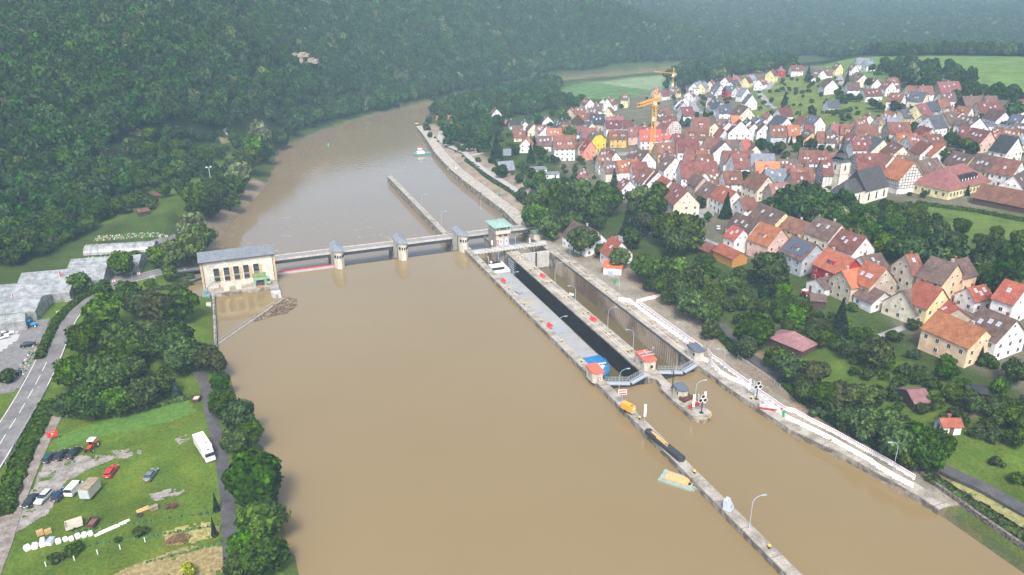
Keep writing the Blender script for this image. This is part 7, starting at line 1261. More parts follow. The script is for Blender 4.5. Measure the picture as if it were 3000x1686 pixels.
for x, y, a, c, lb, cn, kd in [(378,560,66,(.01,.05,.05),'dark green saloon, leftmost of three dark cars by the red sign','car_green','estate'),(467,543,66,(.012,.013,.016),'black estate car in the middle of the three dark cars','car_black','estate'),(557,528,66,(.014,.016,.022),'black car nearest the orange tractor','car_black2','estate'),(838,668,72,(.55,.02,.02),'small red car standing alone on the grass','car_red','estate'),(1138,694,68,(.14,.17,.18),'silver grey car standing alone right of the red car','car_grey','sedan'),(234,888,-114,(.02,.025,.03),'dark grey car at the left end of the lower row','car_dark','sedan'),(330,864,-114,(.55,.57,.58),'silver white car between two dark cars in the lower row','car_silver','estate'),(455,843,66,(.012,.025,.07),'dark blue car beside the white van','car_blue','estate'),(564,800,66,(.74,.74,.72),'white van beside the box trailer','van_white','van')]:
    u, v = Q2(x, y); car(u, v, rad(a), c, lb, cn, kd)
Q0 = lambda x, y: (x/2.576, 600+y/2.576)
for x, y, a, c, lb, cn, kd in [(215,1060,8,(.012,.013,.016),'black car in the nursery forecourt','car_black','sedan'),(45,978,20,(.60,.60,.60),'white car parked on the pale nursery yard','car_white','sedan'),(5,1005,20,(.60,.60,.60),'white car cut by the left frame edge','car_white','sedan'),(105,1278,15,(.012,.013,.016),'black car half hidden beside the flower bed','car_black2','sedan'),(1400,505,10,(.58,.58,.58),'silver car driving near the powerhouse','car_silver','estate')]:
    u, v = Q0(x, y); car(u, v, rad(a), c, lb, cn, kd)
for u, v, a, c, lb, cn in [(1200+1330/2.912,330+740/2.912,0,(.60,.60,.60),'white car among the trees near the downstream quay','car_white'),(1200+1350/2.912,330+360/2.912,0,(.58,.58,.58),'silver car in front of the tall white farmhouse','car_silver'),(1200+1372/2.912,330+372/2.912,5,(.60,.60,.60),'white car beside the silver one at the farmhouse','car_white'),(1750+1030/2.912,450+635/2.912,60,(.60,.60,.60),'white car at the corner of the village square','car_white'),(2200+1690/6.44,150+565/6.44,80,(.45,.10,.10),'red car on the hill road','car_red'),(2200+1650/6.44,150+430/6.44,10,(.6,.45,.05),'yellow car in the hillside driveway','car_yellow'),(1900+1110/7.36,170+1150/7.36,60,(.2,.25,.3),'grey car at the foot of the new street','car_grey'),(2200+350/6.44,150+1050/6.44,-50,(.2,.25,.3),'grey car on the curving road above the roofs','car_grey'),(2200+180/6.44,150+860/6.44,80,(.03,.04,.06),'dark car beside the white house on the curve','car_dark'),(2600+1970/6.44,350+1195/6.44,-15,(.60,.60,.60),'white car left behind the village hall','car_white'),(2600+2060/6.44,350+1230/6.44,-15,(.3,.33,.35),'grey car behind the village hall','car_grey'),(2000+1605/2.576,550+725/2.576,-10,(.02,.025,.03),'dark car between the cream houses','car_dark')]: car(u, v, rad(a), c, lb, cn, 'estate')
# truck
u, v = Q2(1540, 480); p = T(u, v, 1.8); t = empty('box_truck', (p.x, p.y, hz(p.x, p.y)), rad(-74)); tag(t, 'large white box truck parked beside the river lane', 'truck')
TW_ = paint('truck_white', (.78, .78, .77)); MB().box(-4.4, 2.6, -1.25, 1.25, 1.0, 3.5).build('cargo_box', TW_, t); MB().box(-1.5, -1.1, -1.1, 1.1, 3.5, 3.53).build('roof_strip', mat('grey_strip', (.25, .24, .2), .7, .1), t); b = MB().prism([(2.75, -1.2), (4.6, -1.15), (4.75, 0), (4.6, 1.15), (2.75, 1.2)], .6, 2.9, [(2.8, -1.1), (4.1, -1.05), (4.2, 0), (4.1, 1.05), (2.8, 1.1)]); cbt = b.build('cab', TW_, t)
MB().box(4.22, 4.66, -1.02, 1.02, 1.75, 2.45).build('windscreen', GLASS, cbt); MB().box(4.55, 4.83, -1.1, 1.1, .5, .95).build('bumper', WHITE, cbt); MB().box(3.2, 3.7, -.35, .35, 2.88, 2.94).build('roof_hatch', BLACK, cbt)
for s in (-.85, .85): MB().box(4.70, 4.86, s-.2, s+.2, .7, .9).build('headlight', HL, cbt)
MB().box(-4.3, 4.2, -.5, .5, .55, .98).build('chassis', STEELD, t)
for x in (-2.9, 3.5):
    for s in (-1.05, 1.05): MB().tube([(x, s-.15, .48), (x, s+.15, .48)], .48, 14).build('wheel', TYRE, t)
lg = MB(); lg.cm = 0; lg.box(.9, 1.2, -.9, -.2, 3.505, 3.52); lg.cm = 1; lg.box(.8, 1.3, .1, .9, 3.505, 3.52); lg.build('roof_emblem', [mat('emblem_teal', (.1, .4, .45), .5), mat('emblem_red', (.5, .1, .08), .5)], t)
# tractor
def tractor(u, v, rz, c, cn, label, cab=True, roofm=WHITE):
    p = T(u, v, 1); t = empty('tractor', (p.x, p.y, hz(p.x, p.y)), rz); m = paint(cn, c); tag(t, label, 'tractor')
    MB().prism([(.2, -.42), (1.9, -.36), (1.9, .36), (.2, .42)], .75, 1.35).build('bonnet', m, t); MB().box(1.9, 1.98, -.3, .3, .75, 1.25).build('grille', BLACK, t)
    if cab:
        b = MB()
        for x in (-1.2, .2):
            for s in (-.6, .6): b.box(x-.05, x+.05, s-.05, s+.05, 1.0, 2.35)
        b.build('cab_frame', m, t); MB().box(-1.35, .45, -.78, .78, 2.35, 2.5).build('roof', roofm, t)
    MB().box(-.8, -.3, -.3, .3, .9, 1.3).build('seat', BLACK, t)
    for x, r, w_ in ((-.85, .78, .2), (1.4, .45, .13)):
        for s in (-1, 1): w2 = MB().tube([(x, s*(.85-w_), r), (x, s*(.85+w_), r)], r, 16).build('wheel', TYRE, t); MB().tube([(x, s*(.86+w_-.02), r), (x, s*(.86+w_+.02), r)], r*.5, 12).build('rim', WHITE, w2)
    for s in (-1, 1): MB().box(-1.5, -.2, s*.85-.25, s*.85+.25, 1.6, 1.68).build('mudguard', m, t)
    return t
u, v = Q2(692, 468); tractor(u, v, rad(-110), (.50, .07, .02), 'tractor_orange', 'orange-red tractor with white roof on the grass'); u, v = Q0(225, 905); tractor(u, v, rad(5), (.01, .30, .60), 'tractor_blue', 'bright blue loader with cab in the nursery yard', True, BLUEP)
tractor(2000+925/2.576, 550+800/2.576, rad(20), (.5, .02, .05), 'tractor_red', 'small red tractor in a garden below the orange roofs')
# trailers, pallets, sacks
def thing_box(nm, x, y, rz, parts, label, cat, grp=None, h=.5, q=Q2):
    u, v = q(x, y); p = T(u, v, h); t = empty(nm, (p.x, p.y, hz(p.x, p.y)+.05), rz); tag(t, label, cat, grp)
    for nme, args, m in parts: MB().box(*args).build(nme, m, t)
    return t
TR = mat('trailer_beige', (.50, .46, .36), .8, .06, 1); TRT = mat('mossy_tarpaulin', (.20, .16, .10), .9, scale=1.2, c2=(.30, .25, .17), thr=(.4, .6))
t = thing_box('box_trailer', 678, 800, rad(66), [('box', (-2.2, 2.2, -1.15, 1.15, .7, 3.0), TR), ('roof', (-2.25, 2.25, -1.2, 1.2, 3.0, 3.08), TRT), ('doors', (-2.28, -2.2, -1.05, 1.05, .8, 2.9), mat('trailer_grey', (.40, .45, .46), .6, .05)), ('chassis', (-2.1, 2.1, -.5, .5, .45, .7), RUST)], 'tall box trailer with mossy brown roof beside the white van', 'trailer', None, 1.6)
for s in (-1.0, 1.0): MB().tube([(-.6, s-.1, .4), (-.6, s+.1, .4)], .4, 12).build('wheel', TYRE, t)
def open_trailer(x, y, rz, L, Wd, m, mi, label):
    t = thing_box('open_trailer', x, y, rz, [('bed', (-L, L, -Wd, Wd, .5, .7), mi), ('side_board', (-L, L, -Wd-.08, -Wd, .5, 1.2), m), ('side_board', (-L, L, Wd, Wd+.08, .5, 1.2), m), ('end_board', (-L-.08, -L, -Wd, Wd, .5, 1.2), m), ('end_board', (L, L+.08, -Wd, Wd, .5, 1.2), m)], label, 'trailer')
    for s in (-Wd, Wd): MB().tube([(0, s-.1, .35), (0, s+.1, .35)], .35, 10).build('wheel', TYRE, t)
open_trailer(560, 1068, rad(12), 1.5, 1.2, TR, mat('pale_load_bed', (.44, .38, .30), .9, .1), 'open beige trailer with pale bed in the storage row'); open_trailer(700, 1057, rad(70), 1.25, .8, RUST, mat('rust_bed', (.16, .09, .07), .9, .2), 'rusty open trailer beside the beige one'); open_trailer(1482, 120, rad(72), 1.3, .9, RUST, TR, 'old cart filled with planks beside the lane')
BAG = mat('white_bulk_bag', (.72, .71, .68), .85, .06, 2, bump=.3); bg_ = MB()
for (x, y, s) in [(207,1242,1.1),(264,1228,1.1),(321,1212,1.05),(321,1182,.9),(440,1190,.95),(493,1174,.85),(538,1170,.85),(587,1152,.95),(636,1142,.95),(681,1132,.9)]:
    u, v = Q2(x, y); p = T(u, v, .4); b = MB(); b.prism([(-.5, -.4), (-.35, -.52), (.35, -.52), (.5, -.4), (.5, .4), (.35, .52), (-.35, .52), (-.5, .4)], 0, .55, [(-.56, -.46), (-.4, -.58), (.4, -.58), (.56, -.46), (.56, .46), (.4, .58), (-.4, .58), (-.56, .46)]); b.prism([(-.56, -.46), (-.4, -.58), (.4, -.58), (.56, -.46), (.56, .46), (.4, .58), (-.4, .58), (-.56, .46)], .55, 1.0, [(-.38, -.34), (-.3, -.38), (.3, -.38), (.38, -.34), (.38, .34), (.3, .38), (-.3, .38), (-.38, .34)])
    o = b.build('bulk_bag', BAG, None, (p.x, p.y, hz(p.x, p.y)), random.uniform(0, .6)); o.scale = (s, s, s*.95); tag(o, None, 'bulk bag', 'white bulk bags'); LABQ.append((o, 'white bulk bag', 'in the storage row behind the parked cars', u))
def pallets(x, y, rz, n, label):
    u, v = Q2(x, y); p = T(u, v, .4); t = empty('pallet_stack', (p.x, p.y, hz(p.x, p.y)), rz); tag(t, label, 'pallets', 'pallet stacks')
    for k in range(n):
        b = MB()
        for i in range(5): b.box(-.6+i*.26, -.46+i*.26, -.4, .4, k*.16+.11, k*.16+.14)
        for s in (-.36, -.04, .28): b.box(-.6, .6, s, s+.09, k*.16, k*.16+.11)
        b.build('pallet', TIMB, t)
pallets(302, 1130, .3, 7, 'left stack of wooden pallets'); pallets(362, 1118, .4, 6, 'right stack of wooden pallets'); 
t = thing_box('storage_box', 380, 1190, rad(70), [('body', (-.8, .8, -.55, .55, 0, .8), WHITE), ('lid', (-.85, .85, -.6, .6, .8, .88), GREYM)], 'white plastic storage box among the bulk bags', 'box')
for i in range(6):
    u, v = Q2(840, 1100); p = T(u, v, .2); dy = (i % 3)*.28; q = MB().tube([(-3.1+(i//3)*.8, dy, .12+(i//3)*.22), (2.9+(i//3)*.8, dy, .12+(i//3)*.22)], .11, 7).build('pipe', WHITE, None, (p.x, p.y, hz(p.x, p.y)), rad(22)); tag(q, 'long white plastic pipe in the bundle on the grass', 'pipe', 'white plastic pipes')
for i in range(6):
    u, v = Q2(1085, 958); p = T(u, v, .2); q = MB().box(-1.3, 1.3, i*.2, i*.2+.14, .05+i*.02, .11+i*.02).build('plank', TIMB, None, (p.x, p.y, hz(p.x, p.y)), rad(20)); tag(q, 'sawn plank in the fanned pile near the concrete ring', 'plank', 'fanned planks')
u, v = Q2(1160, 942); p = T(u, v, .4); o = MB().box(-.8, .8, -.5, .5, .1, .9).box(-.85, .85, -.55, .55, .9, .96).build('wooden_crate', TRT, None, (p.x, p.y, hz(p.x, p.y)), .4); tag(o, 'wooden crate beside the fanned planks', 'crate')
u, v = Q2(1052, 993); p = T(u, v, .4); t = empty('concrete_ring', (p.x, p.y, hz(p.x, p.y))); tag(t, 'dark round well ring below the planks', 'well ring'); b = MB(); n = 14
for i in range(n):
    a, c = 2*math.pi*i/n, 2*math.pi*(i+1)/n; A = lambda r, q: (r*math.cos(q), r*math.sin(q)); b.prism([A(.42, a), A(.62, a), A(.62, c), A(.42, c)], 0, .6)
b.build('ring', STEELD, t)
for (x, y, lb) in [(1272, 930, 'rusty brown iron bin left of its twin'), (1315, 925, 'smaller rusty iron bin at the end of the storage row')]:
    u, v = Q2(x, y); p = T(u, v, .4); o = MB().prism([(-.5, -.4), (.5, -.4), (.5, .4), (-.5, .4)], 0, .7, [(-.6, -.5), (.6, -.5), (.6, .5), (-.6, .5)]).box(-.65, .65, -.55, .55, .7, .76).build('iron_bin', RUST, None, (p.x, p.y, hz(p.x, p.y)), .5); tag(o, lb, 'bin')
for (x, y, w_) in [(345,1370,1),(560,1325,1),(735,1278,1),(905,1240,1),(1093,1185,1)]:
    u, v = Q2(x, y); p = T(u, v, .4); o = MB().cyl(0, 0, 0, 1.1, .1, .1, 8).cyl(0, 0, 1.1, 1.12, .02, .02, 6).build('tree_guard', WHITE, None, (p.x, p.y, hz(p.x, p.y))); tag(o, None, 'tree guard', 'white tree guards'); LABQ.append((o, 'white tube tree guard', 'on the orchard grass', u))
u, v = Q2(1335, 1170); p = T(u, v, .3); R = np.random.RandomState(9); b = MB()
for i in range(420): a = R.uniform(0, 6.28); r = abs(R.normal(0, .8)); z = max(0, .9-r*.45)*R.rand(); l = .5; d = R.uniform(0, 3.14); b.bar((r*1.5*math.cos(a)-l*math.cos(d), r*math.sin(a)-l*math.sin(d), z), (r*1.5*math.cos(a)+l*math.cos(d), r*math.sin(a)+l*math.sin(d), z+.1), .07, .07)
o = b.build('brush_pile', mat('dry_brush', (.16, .10, .05), .9, .3, 2), None, (p.x, p.y, hz(p.x, p.y))); tag(o, 'heap of dry brown brushwood on the orchard grass', 'brush heap')
u, v = Q2(408, 430); p = T(u, v, .0); t = empty('parking_sign', (p.x, p.y, hz(p.x, p.y)), rad(8)); tag(t, 'red parking sign with white letter P at the field entrance', 'sign'); MB().box(-1.1, 1.1, -.04, .04, 1.0, 2.7).build('panel', RED, t)
for s in (-1, 1): MB().tube([(s, .06, 0), (s, .06, 2.7)], .05).build('post', GREYM, t)
def text(body, size, parent, loc, rot, m, name='lettering'):
    cu = bpy.data.curves.new(name, 'FONT'); cu.body = body; cu.size = size; cu.align_x = 'CENTER'; cu.align_y = 'CENTER'; cu.extrude = .01; cu.materials.append(m); o = bpy.data.objects.new(name, cu); COL.objects.link(o); o.parent = parent; o.location = loc; o.rotation_euler = rot; bpy.context.view_layer.update(); me = bpy.data.meshes.new_from_object(o); q = bpy.data.objects.new(name, me); COL.objects.link(q); q.parent = parent; q.location = loc; q.rotation_euler = rot; bpy.data.objects.remove(o); return q
text('P', 1.0, t, (0, -.06, 1.75), (math.pi/2, 0, 0), WHITE); text('Nur für Kunden', .2, t, (0, -.06, 2.5), (math.pi/2, 0, 0), WHITE)
u, v = Q0(1155, 575); p = T(u, v, 0); t = empty('switch_cabinet', (p.x, p.y, hz(p.x, p.y)), .2); tag(t, 'grey roadside switch cabinet before the weir house', 'cabinet'); MB().box(-.9, .9, -.35, .35, 0, 1.8).build('body', GREYM, t); MB().box(-.95, .95, -.4, .4, 1.8, 1.9).build('lid', GREYM, t)
for x, y in [(1048,530),(860,585),(695,652),(545,732),(440,822)]:
    u, v = Q0(x, y); p = T(u, v, .6); t = empty('bend_marker', (p.x, p.y, hz(p.x, p.y)), rad(20)); MB().box(-.5, .5, -.04, .04, .6, 1.5).build('panel', WHITE, t); b = MB(); b.poly([(-.1, -.05, .65), (.3, -.05, .65), (0, -.05, 1.05), (.3, -.05, 1.45), (-.1, -.05, 1.45), (-.4, -.05, 1.05)]); b.build('chevron', RED, t); MB().tube([(0, .07, 0), (0, .07, 1.4)], .04).build('post', GREYM, t)
    tag(t, None, 'bend marker', 'red and white bend markers'); LABQ.append((t, 'small red and white bend marker', 'along the nursery hedge', u))
for x, y, s in [(470, 622, 1), (122, 808, 1)]:
    u, v = Q0(x, y); p = T(u, v, 0); t = empty('flag_pole', (p.x, p.y, hz(p.x, p.y)), 0); tag(t, 'flagpole with limp red flag ' + ('near the middle greenhouse' if x > 300 else 'near the front greenhouse'), 'flag'); MB().tube([(0, 0, 0), (0, 0, 6.5)], .06).build('pole', WHITE, t); b = MB(); b.prism([(.05, 0), (.5, .12), (.55, .05), (.1, -.06)], 4.2, 6.4, [(.05, 0), (.3, .12), (.35, .05), (.1, -.06)]); b.build('flag', RED, t)
u, v = 1066/1.717, 945/1.717; p = T(u, v, 0); t = empty('light_mast', (p.x, p.y, hz(p.x, p.y)), .3); tag(t, 'tall grey mast with floodlights on the left bank', 'light mast'); MB().tube([(0, 0, 0), (0, 0, 11)], .25, 8, .16).build('pole', CONCL, t); MB().box(-1.3, 1.3, -.15, .15, 10.8, 11).build('crossarm', GREYM, t)
for s in (-1.1, 1.1): MB().box(s-.35, s+.35, -.3, .3, 11, 11.5).build('floodlight', WHITE, t)
# nursery lamp
u, v = Q0(1000, 560); p = T(u, v, 0); t = empty('lamp_post', (p.x, p.y, hz(p.x, p.y)), 2.8); inst('pole', LP, t); inst('lamp_head', LH, t); tag(t, 'street lamp beside the nursery bend', 'lamp post'); t.scale = (.8, .8, .8)
# ---------------------------------------------------------------- greenhouses
GH = bpy.data.materials.new('greenhouse_glass'); GH.use_nodes = True; n = GH.node_tree.nodes; L_ = GH.node_tree.links; b = n['Principled BSDF']; b.inputs['Base Color'].default_value = (.46, .50, .50, 1); b.inputs['Roughness'].default_value = .25
ns = n.new('ShaderNodeTexNoise'); ns.inputs['Scale'].default_value = .5; ns.inputs['Detail'].default_value = 6; tc = n.new('ShaderNodeTexCoord'); L_.new(tc.outputs['Object'], ns.inputs['Vector']); cr = n.new('ShaderNodeMix'); cr.data_type = 'RGBA'; cr.inputs[6].default_value = (.16, .17, .16, 1); cr.inputs[7].default_value = (.33, .345, .345, 1); mr = n.new('ShaderNodeMapRange'); mr.inputs[1].default_value = .35; mr.inputs[2].default_value = .65; L_.new(ns.outputs['Fac'], mr.inputs[0]); L_.new(mr.outputs[0], cr.inputs[0]); L_.new(cr.outputs[2], b.inputs['Base Color'])
def greenhouse(A, B, C_, wh, rise, label, arch=False):
    """A, B ends of the front eave line (photo pixels), C_ depth in metres"""
    a = T(*A, wh); c = T(*B, wh); d = Vector((c.x-a.x, c.y-a.y)); L = d.length; ang = math.atan2(d.y, d.x); t = empty('greenhouse', (a.x, a.y, min(a.z, c.z)), ang); tag(t, label, 'greenhouse'); b = MB(); y0 = 0
    HOUSES.append(((a.x+c.x)/2-d.y/L*C_/2, (a.y+c.y)/2+d.x/L*C_/2, L*.62))
    if arch:
        n = 10; pr = [(C_/2-C_/2*math.cos(math.pi*i/n), wh*.4+(wh*.6+rise)*math.sin(math.pi*i/n)) for i in range(n+1)]
        for i in range(n): b.poly([(0, *pr[i]), (0, *pr[i+1]), (L, *pr[i+1]), (L, *pr[i])])
        b.poly([(0, 0, -.5)]+[(0, *q) for q in pr]+[(0, C_, -.5)]); b.poly(([(L, 0, -.5)]+[(L, *q) for q in pr]+[(L, C_, -.5)])[::-1]); b.build('cover', GH, t); r = MB()
        for k in range(int(L/2)+1):
            for i in range(n): r.bar((k*2, pr[i][0], pr[i][1]+.03), (k*2, pr[i+1][0], pr[i+1][1]+.03), .06, .06)
        r.build('hoops', GREYM, t)
    else:
        b.box(0, L, 0, C_, -.5, wh); b.build('wall', GH, t); r = MB(); h = wh+rise
        for s in (0, 1): q = [(0, C_/2, h), (L, C_/2, h), (L, C_*s, wh+.02), (0, C_*s, wh+.02)]; r.poly(q if s == 1 else q[::-1])
        for x in (0, L): r.poly([(x, 0, wh), (x, C_, wh), (x, C_/2, h)])
        r.build('roof', GH, t); g = MB()
        for k in range(int(L/1.5)+1):
            x = min(k*1.5, L); g.bar((x, 0, wh+.06), (x, C_/2, h+.05), .05, .05); g.bar((x, -.03, 0), (x, -.03, wh), .06, .06)
        for f in (0, .33, .66, 1): g.bar((0, C_/2*f, wh+rise*f+.08), (L, C_/2*f, wh+rise*f+.08), .06, .06)
        g.build('glazing_bars', GREYM, t)
G0 = lambda x, y: (x/2.912, 700+y/2.912)
greenhouse(G0(705, 108), G0(1310, 80), 8, 2.6, 1.6, 'arched foil greenhouse farthest back by the nursery beds', True); greenhouse(G0(565, 262), G0(1180, 225), 13, 3.0, 2.0, 'long white roofed greenhouse second from the back')
greenhouse(G0(130, 405), G0(880, 350), 16, 3.0, 2.4, 'wide pale greenhouse in the middle of the nursery'); greenhouse(G0(-80, 500), G0(590, 460), 14, 3.4, 2.2, 'old weathered greenhouse with mossy glass'); greenhouse(G0(-60, 640), G0(300, 620), 15, 3.4, 2.4, 'greenhouse beside the dark end gable'); greenhouse(G0(-40, 735), G0(215, 700), 6, 3.2, 1.6, 'small front greenhouse with sales entrance beside the blue loader')
# nursery beds
bd = np.random.RandomState(4); FLM = [mat('bed_%s' % s, c, .9, .2, 3) for s, c in (('green', (.06, .14, .03)), ('pale', (.30, .33, .20)), ('pink', (.40, .14, .18)), ('dark', (.03, .06, .03)), ('white', (.5, .5, .45)))]
def bed(A, B, n, rows, label, sp=1.0, P=[.45, .15, .1, .2, .1]):
    a = T(*A); c = T(*B); d = Vector((c.x-a.x, c.y-a.y)); L = d.length; d /= L; n_ = Vector((-d.y, d.x)); b = MB()
    for j in range(rows):
        for i in range(n):
            q = d*(i+.5)*L/n+n_*j*sp+Vector((bd.uniform(-.2, .2), bd.uniform(-.2, .2))); s = bd.uniform(.18, .42); b.cm = int(bd.choice(5, p=P)); z = hz(a.x+q.x, a.y+q.y); b.cyl(q.x, q.y, z, z+s*1.3, s, s*.4, 5)
    o = b.build('potted_plants', FLM, None, (a.x, a.y, 0)); tag(o, label, 'potted plants', kind='stuff')
bed(G0(720, 165), G0(1240, 120), 60, 6, 'rows of small potted plants between the greenhouses', .8); bed(G0(800, 20), G0(1430, 5), 70, 7, 'potted plants in the back nursery beds', .9)
bed((62, 1108), (128, 1003), 30, 3, 'mixed pink and white flowering shrubs edging the nursery forecourt', 1.0); bed((215, 1560), (640, 1500), 60, 1, 'row of young plants in the lower vegetable bed', P=[.7, 0, 0, .3, 0]); bed((260, 1600), (650, 1540), 60, 1, 'second row of young plants in the vegetable bed', P=[.7, 0, 0, .3, 0]); bed((430, 1650), (655, 1590), 40, 1, 'front row of young plants in the vegetable bed', P=[.7, 0, 0, .3, 0])
bd2 = mat('yard_junk_blue', (.03, .15, .45), .6, .2, 2)
# wire fence and posts by the lane, guard rail at the road
u0 = [(0,1175),(30,1110),(60,1060),(90,1010),(108,980)]; Q = [T(u*K, v*K) for u, v in u0]; t = empty('guard_rail', Q[0]); tag(t, 'grey steel guard rail along the road embankment', 'guard rail'); b = MB()
for i in range(len(Q)-1): b.bar(Q[i]-Q[0]+Vector((1.2, 0, .7)), Q[i+1]-Q[0]+Vector((1.2, 0, .7)), .08, .3); [b.bar(Q[i]+(Q[i+1]-Q[i])*k/5-Q[0]+Vector((1.3, 0, 0)), Q[i]+(Q[i+1]-Q[i])*k/5-Q[0]+Vector((1.3, 0, .8)), .1, .1) for k in range(5)]
b.build('rail', GREYM, t)
# stone wall and path edge at the lower right bank
hp = [(2500,1248),(2560,1290),(2640,1350)]; Q = [T(u*K, v*K) for u, v in hp]; b = MB()
for i in range(len(Q)-1): b.bar(Q[i]-Q[0], Q[i+1]-Q[0], .5, 1.6)
# garage canopy / cliff outcrop on the far hill
for (u, v, s, lb) in [(880, 178, 1, 'wide band of pale rock showing through the hillside forest'), (872, 85, .45, 'small pale rock patch high in the hillside forest')]:
    p = T(u, v, 6); R = np.random.RandomState(int(u)); b = MB()
    for i in range(26):
        x = R.uniform(-16, 16)*s; z = R.uniform(-4, 7)*s; w_ = R.uniform(1.5, 4)*s; b.prism([(x-w_, -6), (x+w_*.8, -6.5+R.uniform(-1, 1)), (x+w_, 3), (x-w_, 3)], z, z+R.uniform(1, 2.6)*s+1)
    o = b.build('rock_outcrop', mat('pale_limestone', (.20, .17, .13), .95, scale=.5, c2=(.34, .29, .23), thr=(.35, .6), bump=.5), None, (p.x, p.y, p.z+5*s), rad(-15)); tag(o, lb, 'rock outcrop'); HOUSES.append((p.x, p.y-4, 7*s))
# ---------------------------------------------------------------- woods as one mass
def wood(name, poly_px, spacing, label, seed, rs=(2.9, 5.4), world=None, fn=None):
    R = np.random.RandomState(seed); poly = world or TW(poly_px)
    xs = [p[0] for p in poly]; ys = [p[1] for p in poly]; X, Y = np.meshgrid(np.arange(min(xs), max(xs), spacing), np.arange(min(ys), max(ys), spacing*.87))
    X = X+R.uniform(-.45, .45, X.shape)*spacing; Y = Y+R.uniform(-.45, .45, X.shape)*spacing; ok = inpoly(X, Y, poly)
    ok &= ~inpoly(X, Y, DNPOLY); ok &= ~inpoly(X, Y, UPPOLY); X, Y = X[ok], Y[ok]; pts = []
    for x, y in zip(X, Y):
        if fn and not fn(x, y): continue
        if any(abs(x-a) < c+2 and abs(y-b_) < c+2 and (x-a)**2+(y-b_)**2 < (c*.62+3)**2 for a, b_, c in HOUSES): continue
        z = hz(x, y); u, v, d = proj((x, y, z+8))
        if d < 50 or u < -150 or u > 3150 or v > 1750 or v < -90: continue
        pts.append((x, y, z))
    pts = np.array(pts); n = len(pts); r = R.uniform(rs[0], rs[1], n); kind = R.choice(7, n, p=[.25, .23, .23, .21, .005, .025, .05])
    me = bpy.data.meshes.new(name); s = np.stack([r, r, r*R.uniform(.95, 1.35, n)], 1); s[kind == 4] *= (.8, .8, 1.2)
    pts[:, 2] += s[:, 2]*1.15
    me.vertices.add(n); me.vertices.foreach_set('co', pts.ravel())
    a = me.attributes.new('kind', 'INT', 'POINT'); a.data.foreach_set('value', kind.astype(np.int32)); a = me.attributes.new('size', 'FLOAT_VECTOR', 'POINT'); a.data.foreach_set('vector', s.ravel().astype(np.float32))
    a = me.attributes.new('turn', 'FLOAT_VECTOR', 'POINT'); a.data.foreach_set('vector', np.stack([R.normal(0, .08, n), R.normal(0, .08, n), R.uniform(0, 6.28, n)], 1).ravel().astype(np.float32))
    o = bpy.data.objects.new(name, me); COL.objects.link(o); tag(o, label, 'woodland', kind='stuff')
    g = bpy.data.node_groups.new(name+'_spread', 'GeometryNodeTree'); g.interface.new_socket('Geometry', in_out='INPUT', socket_type='NodeSocketGeometry'); g.interface.new_socket('Geometry', in_out='OUTPUT', socket_type='NodeSocketGeometry')
    N = g.nodes; L = g.links; gi = N.new('NodeGroupInput'); go_ = N.new('NodeGroupOutput'); ip = N.new('GeometryNodeInstanceOnPoints'); g2i = N.new('GeometryNodeGeometryToInstance')
    for ob in WOODSRC[::-1]:
        oi = N.new('GeometryNodeObjectInfo'); oi.inputs['Object'].default_value = ob; oi.inputs['As Instance'].default_value = False; oi.transform_space = 'ORIGINAL'; L.new(oi.outputs['Geometry'], g2i.inputs[0])
    L.new(gi.outputs[0], ip.inputs['Points']); L.new(g2i.outputs[0], ip.inputs['Instance']); ip.inputs['Pick Instance'].default_value = True
    def attr(nm, dt):
        q = N.new('GeometryNodeInputNamedAttribute'); q.data_type = dt; q.inputs['Name'].default_value = nm; return q.outputs[0]
    L.new(attr('kind', 'INT'), ip.inputs['Instance Index']); L.new(attr('size', 'FLOAT_VECTOR'), ip.inputs['Scale']); L.new(attr('turn', 'FLOAT_VECTOR'), ip.inputs['Rotation'])
    L.new(ip.outputs[0], go_.inputs[0]); md = o.modifiers.new('spread', 'NODES'); md.node_group = g; print(name, n); return o
def first(me):
    for o in bpy.data.objects:
        if o.data is me: return o
_need = CROWN['f']+CROWN['g']+CROWN['h']+[CROWN['f'][0]]
_sp = [(1290, 318, 'f'), (1310, 330, 'f'), (1330, 318, 'f'), (1352, 330, 'f'), (1372, 316, 'g'), (1395, 330, 'h')]
WOODSRC = []
for i, (u, v, t) in enumerate(_sp):
    p = T(u, v, 0); q = CROWN[t]; save = list(q); CROWN[t] = [q[i % 4 if t == 'f' else 0]]; o = tree(p.x, p.y, 4.5, t, 'on the river bend behind the red roofed barn'); CROWN[t] = save; WOODSRC.append(o.children[0])
WOODSRC.append(WOODSRC[0])
# left bank hillside, from the garden edge up and over the top, and round the river bend
EDGE = TW([(-150,640),(0,600),(120,545),(230,480),(330,430),(390,410),(440,385),(520,390),(600,372),(700,380),(780,385),(870,385),(1000,352),(1100,328),(1250,300),(1330,278),(1500,240),(1640,210),(1800,192),(2000,182),(2200,168),(2400,165),(2600,168),(3150,172)])
TOP = [(3250, 1000), (3290, 2300), (2300, 2900), (1200, 2100), (500, 1350), (100, 1000), (-200, 850), (-480, 700), (-500, 200)]
wood('forest', None, 6.7, 'dense mixed forest covering the far hillside across the river', 3, world=EDGE[::1]+TOP)
CLIFF = [W(905, 195, 36), W(925, 180, 40)]
wood('garden_woodland', [(1300,290),(1440,265),(1640,240),(1640,300),(1720,312),(1600,330),(1500,345),(1420,350),(1440,420),(1330,430),(1270,345),(1255,310)], 8.6, 'loose woodland filling the inside of the river bend', 5, (3.2, 5))
wood('hillside_woodland', [(2230,640),(2330,600),(2480,640),(2560,700),(2760,760),(2980,790),(3050,960),(2850,880),(2600,800),(2560,745),(2400,690)], 7.0, 'wood covering the slope between church and lower houses', 6, (3.4, 5.2))
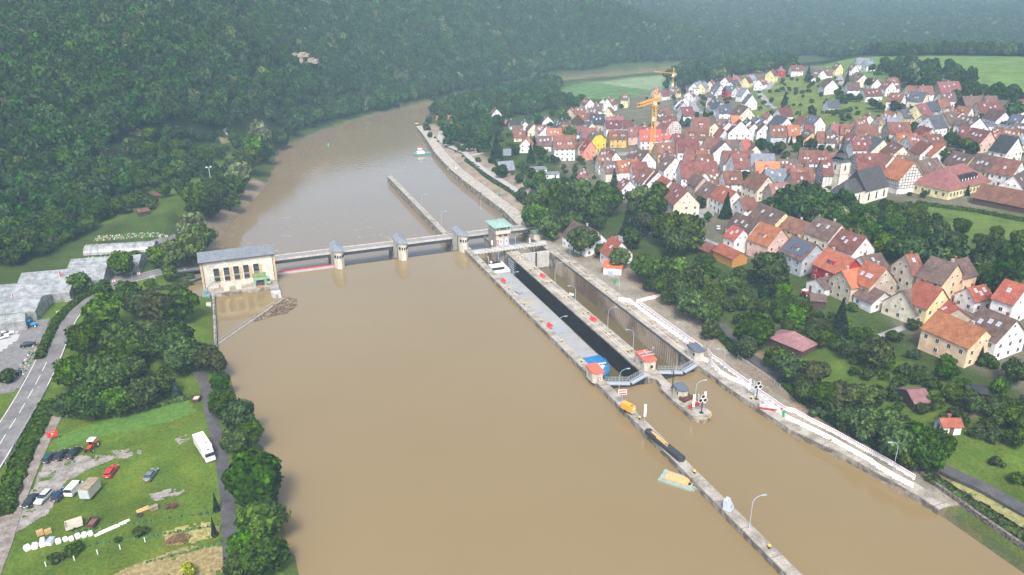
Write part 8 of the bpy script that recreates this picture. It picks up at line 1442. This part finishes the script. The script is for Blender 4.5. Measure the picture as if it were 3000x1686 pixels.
wood('left_woodland', [(-300,600),(0,590),(120,535),(230,470),(330,430),(400,460),(480,500),(540,520),(420,560),(330,600),(300,650),(230,690),(120,750),(0,790),(-300,800)], 8.4, 'thick woodland on the left bank above the greenhouses', 8, (3.4, 5.2))
wood('valley_woodland', [(1950,235),(2060,190),(2200,180),(2330,182),(2330,225),(2200,215),(2120,240),(2010,262)], 10, 'band of trees beyond the far end of the village', 9, (3.6, 5.4))
wood('vineyard_woodland', [(2560,215),(2640,190),(2760,210),(2850,260),(3050,300),(3050,400),(2900,330),(2840,300),(2720,300),(2640,250)], 14, 'dark groves on the slope under the vineyard', 10, (3.6, 6))
# beyond the 300 broadleaf trees that show largest, the rest join one loose mass
BL = [o for o in bpy.data.objects if o.name.split('.')[0] == 'broadleaf_tree' and o.children and not any(c in WOODSRC for c in o.children)]
def shows(o): q = proj(o.location); c = [x for x in o.children if x.name.startswith('crown')][0]; return c.scale[0]/q[2] if -60 < q[0] < 3060 and -60 < q[1] < 1740 else 0
BL.sort(key=shows, reverse=True); rest = BL[292:]; spots = []
for o in rest:
    c = [x for x in o.children if x.name.startswith('crown')][0]; spots.append((o.location.x, o.location.y, o.location.z+c.location.z, c.scale[0], c.scale[2]))
gone = set(id(x) for x in ()); names = set(o.name for o in rest); LABQ[:] = [q for q in LABQ if q[0].name not in names]
for o in rest:
    for c in list(o.children): bpy.data.objects.remove(c)
    bpy.data.objects.remove(o)
sp_ = np.array(spots); R = np.random.RandomState(2); nn = len(sp_); me = bpy.data.meshes.new('small_trees'); me.vertices.add(nn); me.vertices.foreach_set('co', sp_[:, :3].ravel())
for nm, ty, arr in (('kind', 'INT', R.randint(0, 4, nn).astype(np.int32)), ('size', 'FLOAT_VECTOR', sp_[:, [3, 3, 4]].ravel().astype(np.float32)), ('turn', 'FLOAT_VECTOR', np.stack([0*sp_[:, 0], 0*sp_[:, 0], R.uniform(0, 6, nn)], 1).ravel().astype(np.float32))):
    a = me.attributes.new(nm, ty, 'POINT'); a.data.foreach_set('value' if ty == 'INT' else 'vector', arr)
o = bpy.data.objects.new('small_trees', me); COL.objects.link(o); tag(o, 'scattered smaller trees between houses and gardens', 'trees', kind='stuff'); md = o.modifiers.new('spread', 'NODES'); md.node_group = bpy.data.node_groups['forest_spread']
flush_labels()
# ---------------------------------------------------------------- haze
hb = MB().box(-1600, 3500, -400, 3300, -12, 330).build('haze', [bpy.data.materials.new('valley_haze')]); tag(hb, kind='stuff')
hm = hb.data.materials[0]; hm.use_nodes = True; n = hm.node_tree.nodes; n.clear(); ou = n.new('ShaderNodeOutputMaterial'); pv = n.new('ShaderNodeVolumePrincipled')
pv.inputs['Color'].default_value = (.53, .78, 1, 1); pv.inputs['Density'].default_value = .00017; pv.inputs['Anisotropy'].default_value = -.35; hm.node_tree.links.new(pv.outputs[0], ou.inputs['Volume'])
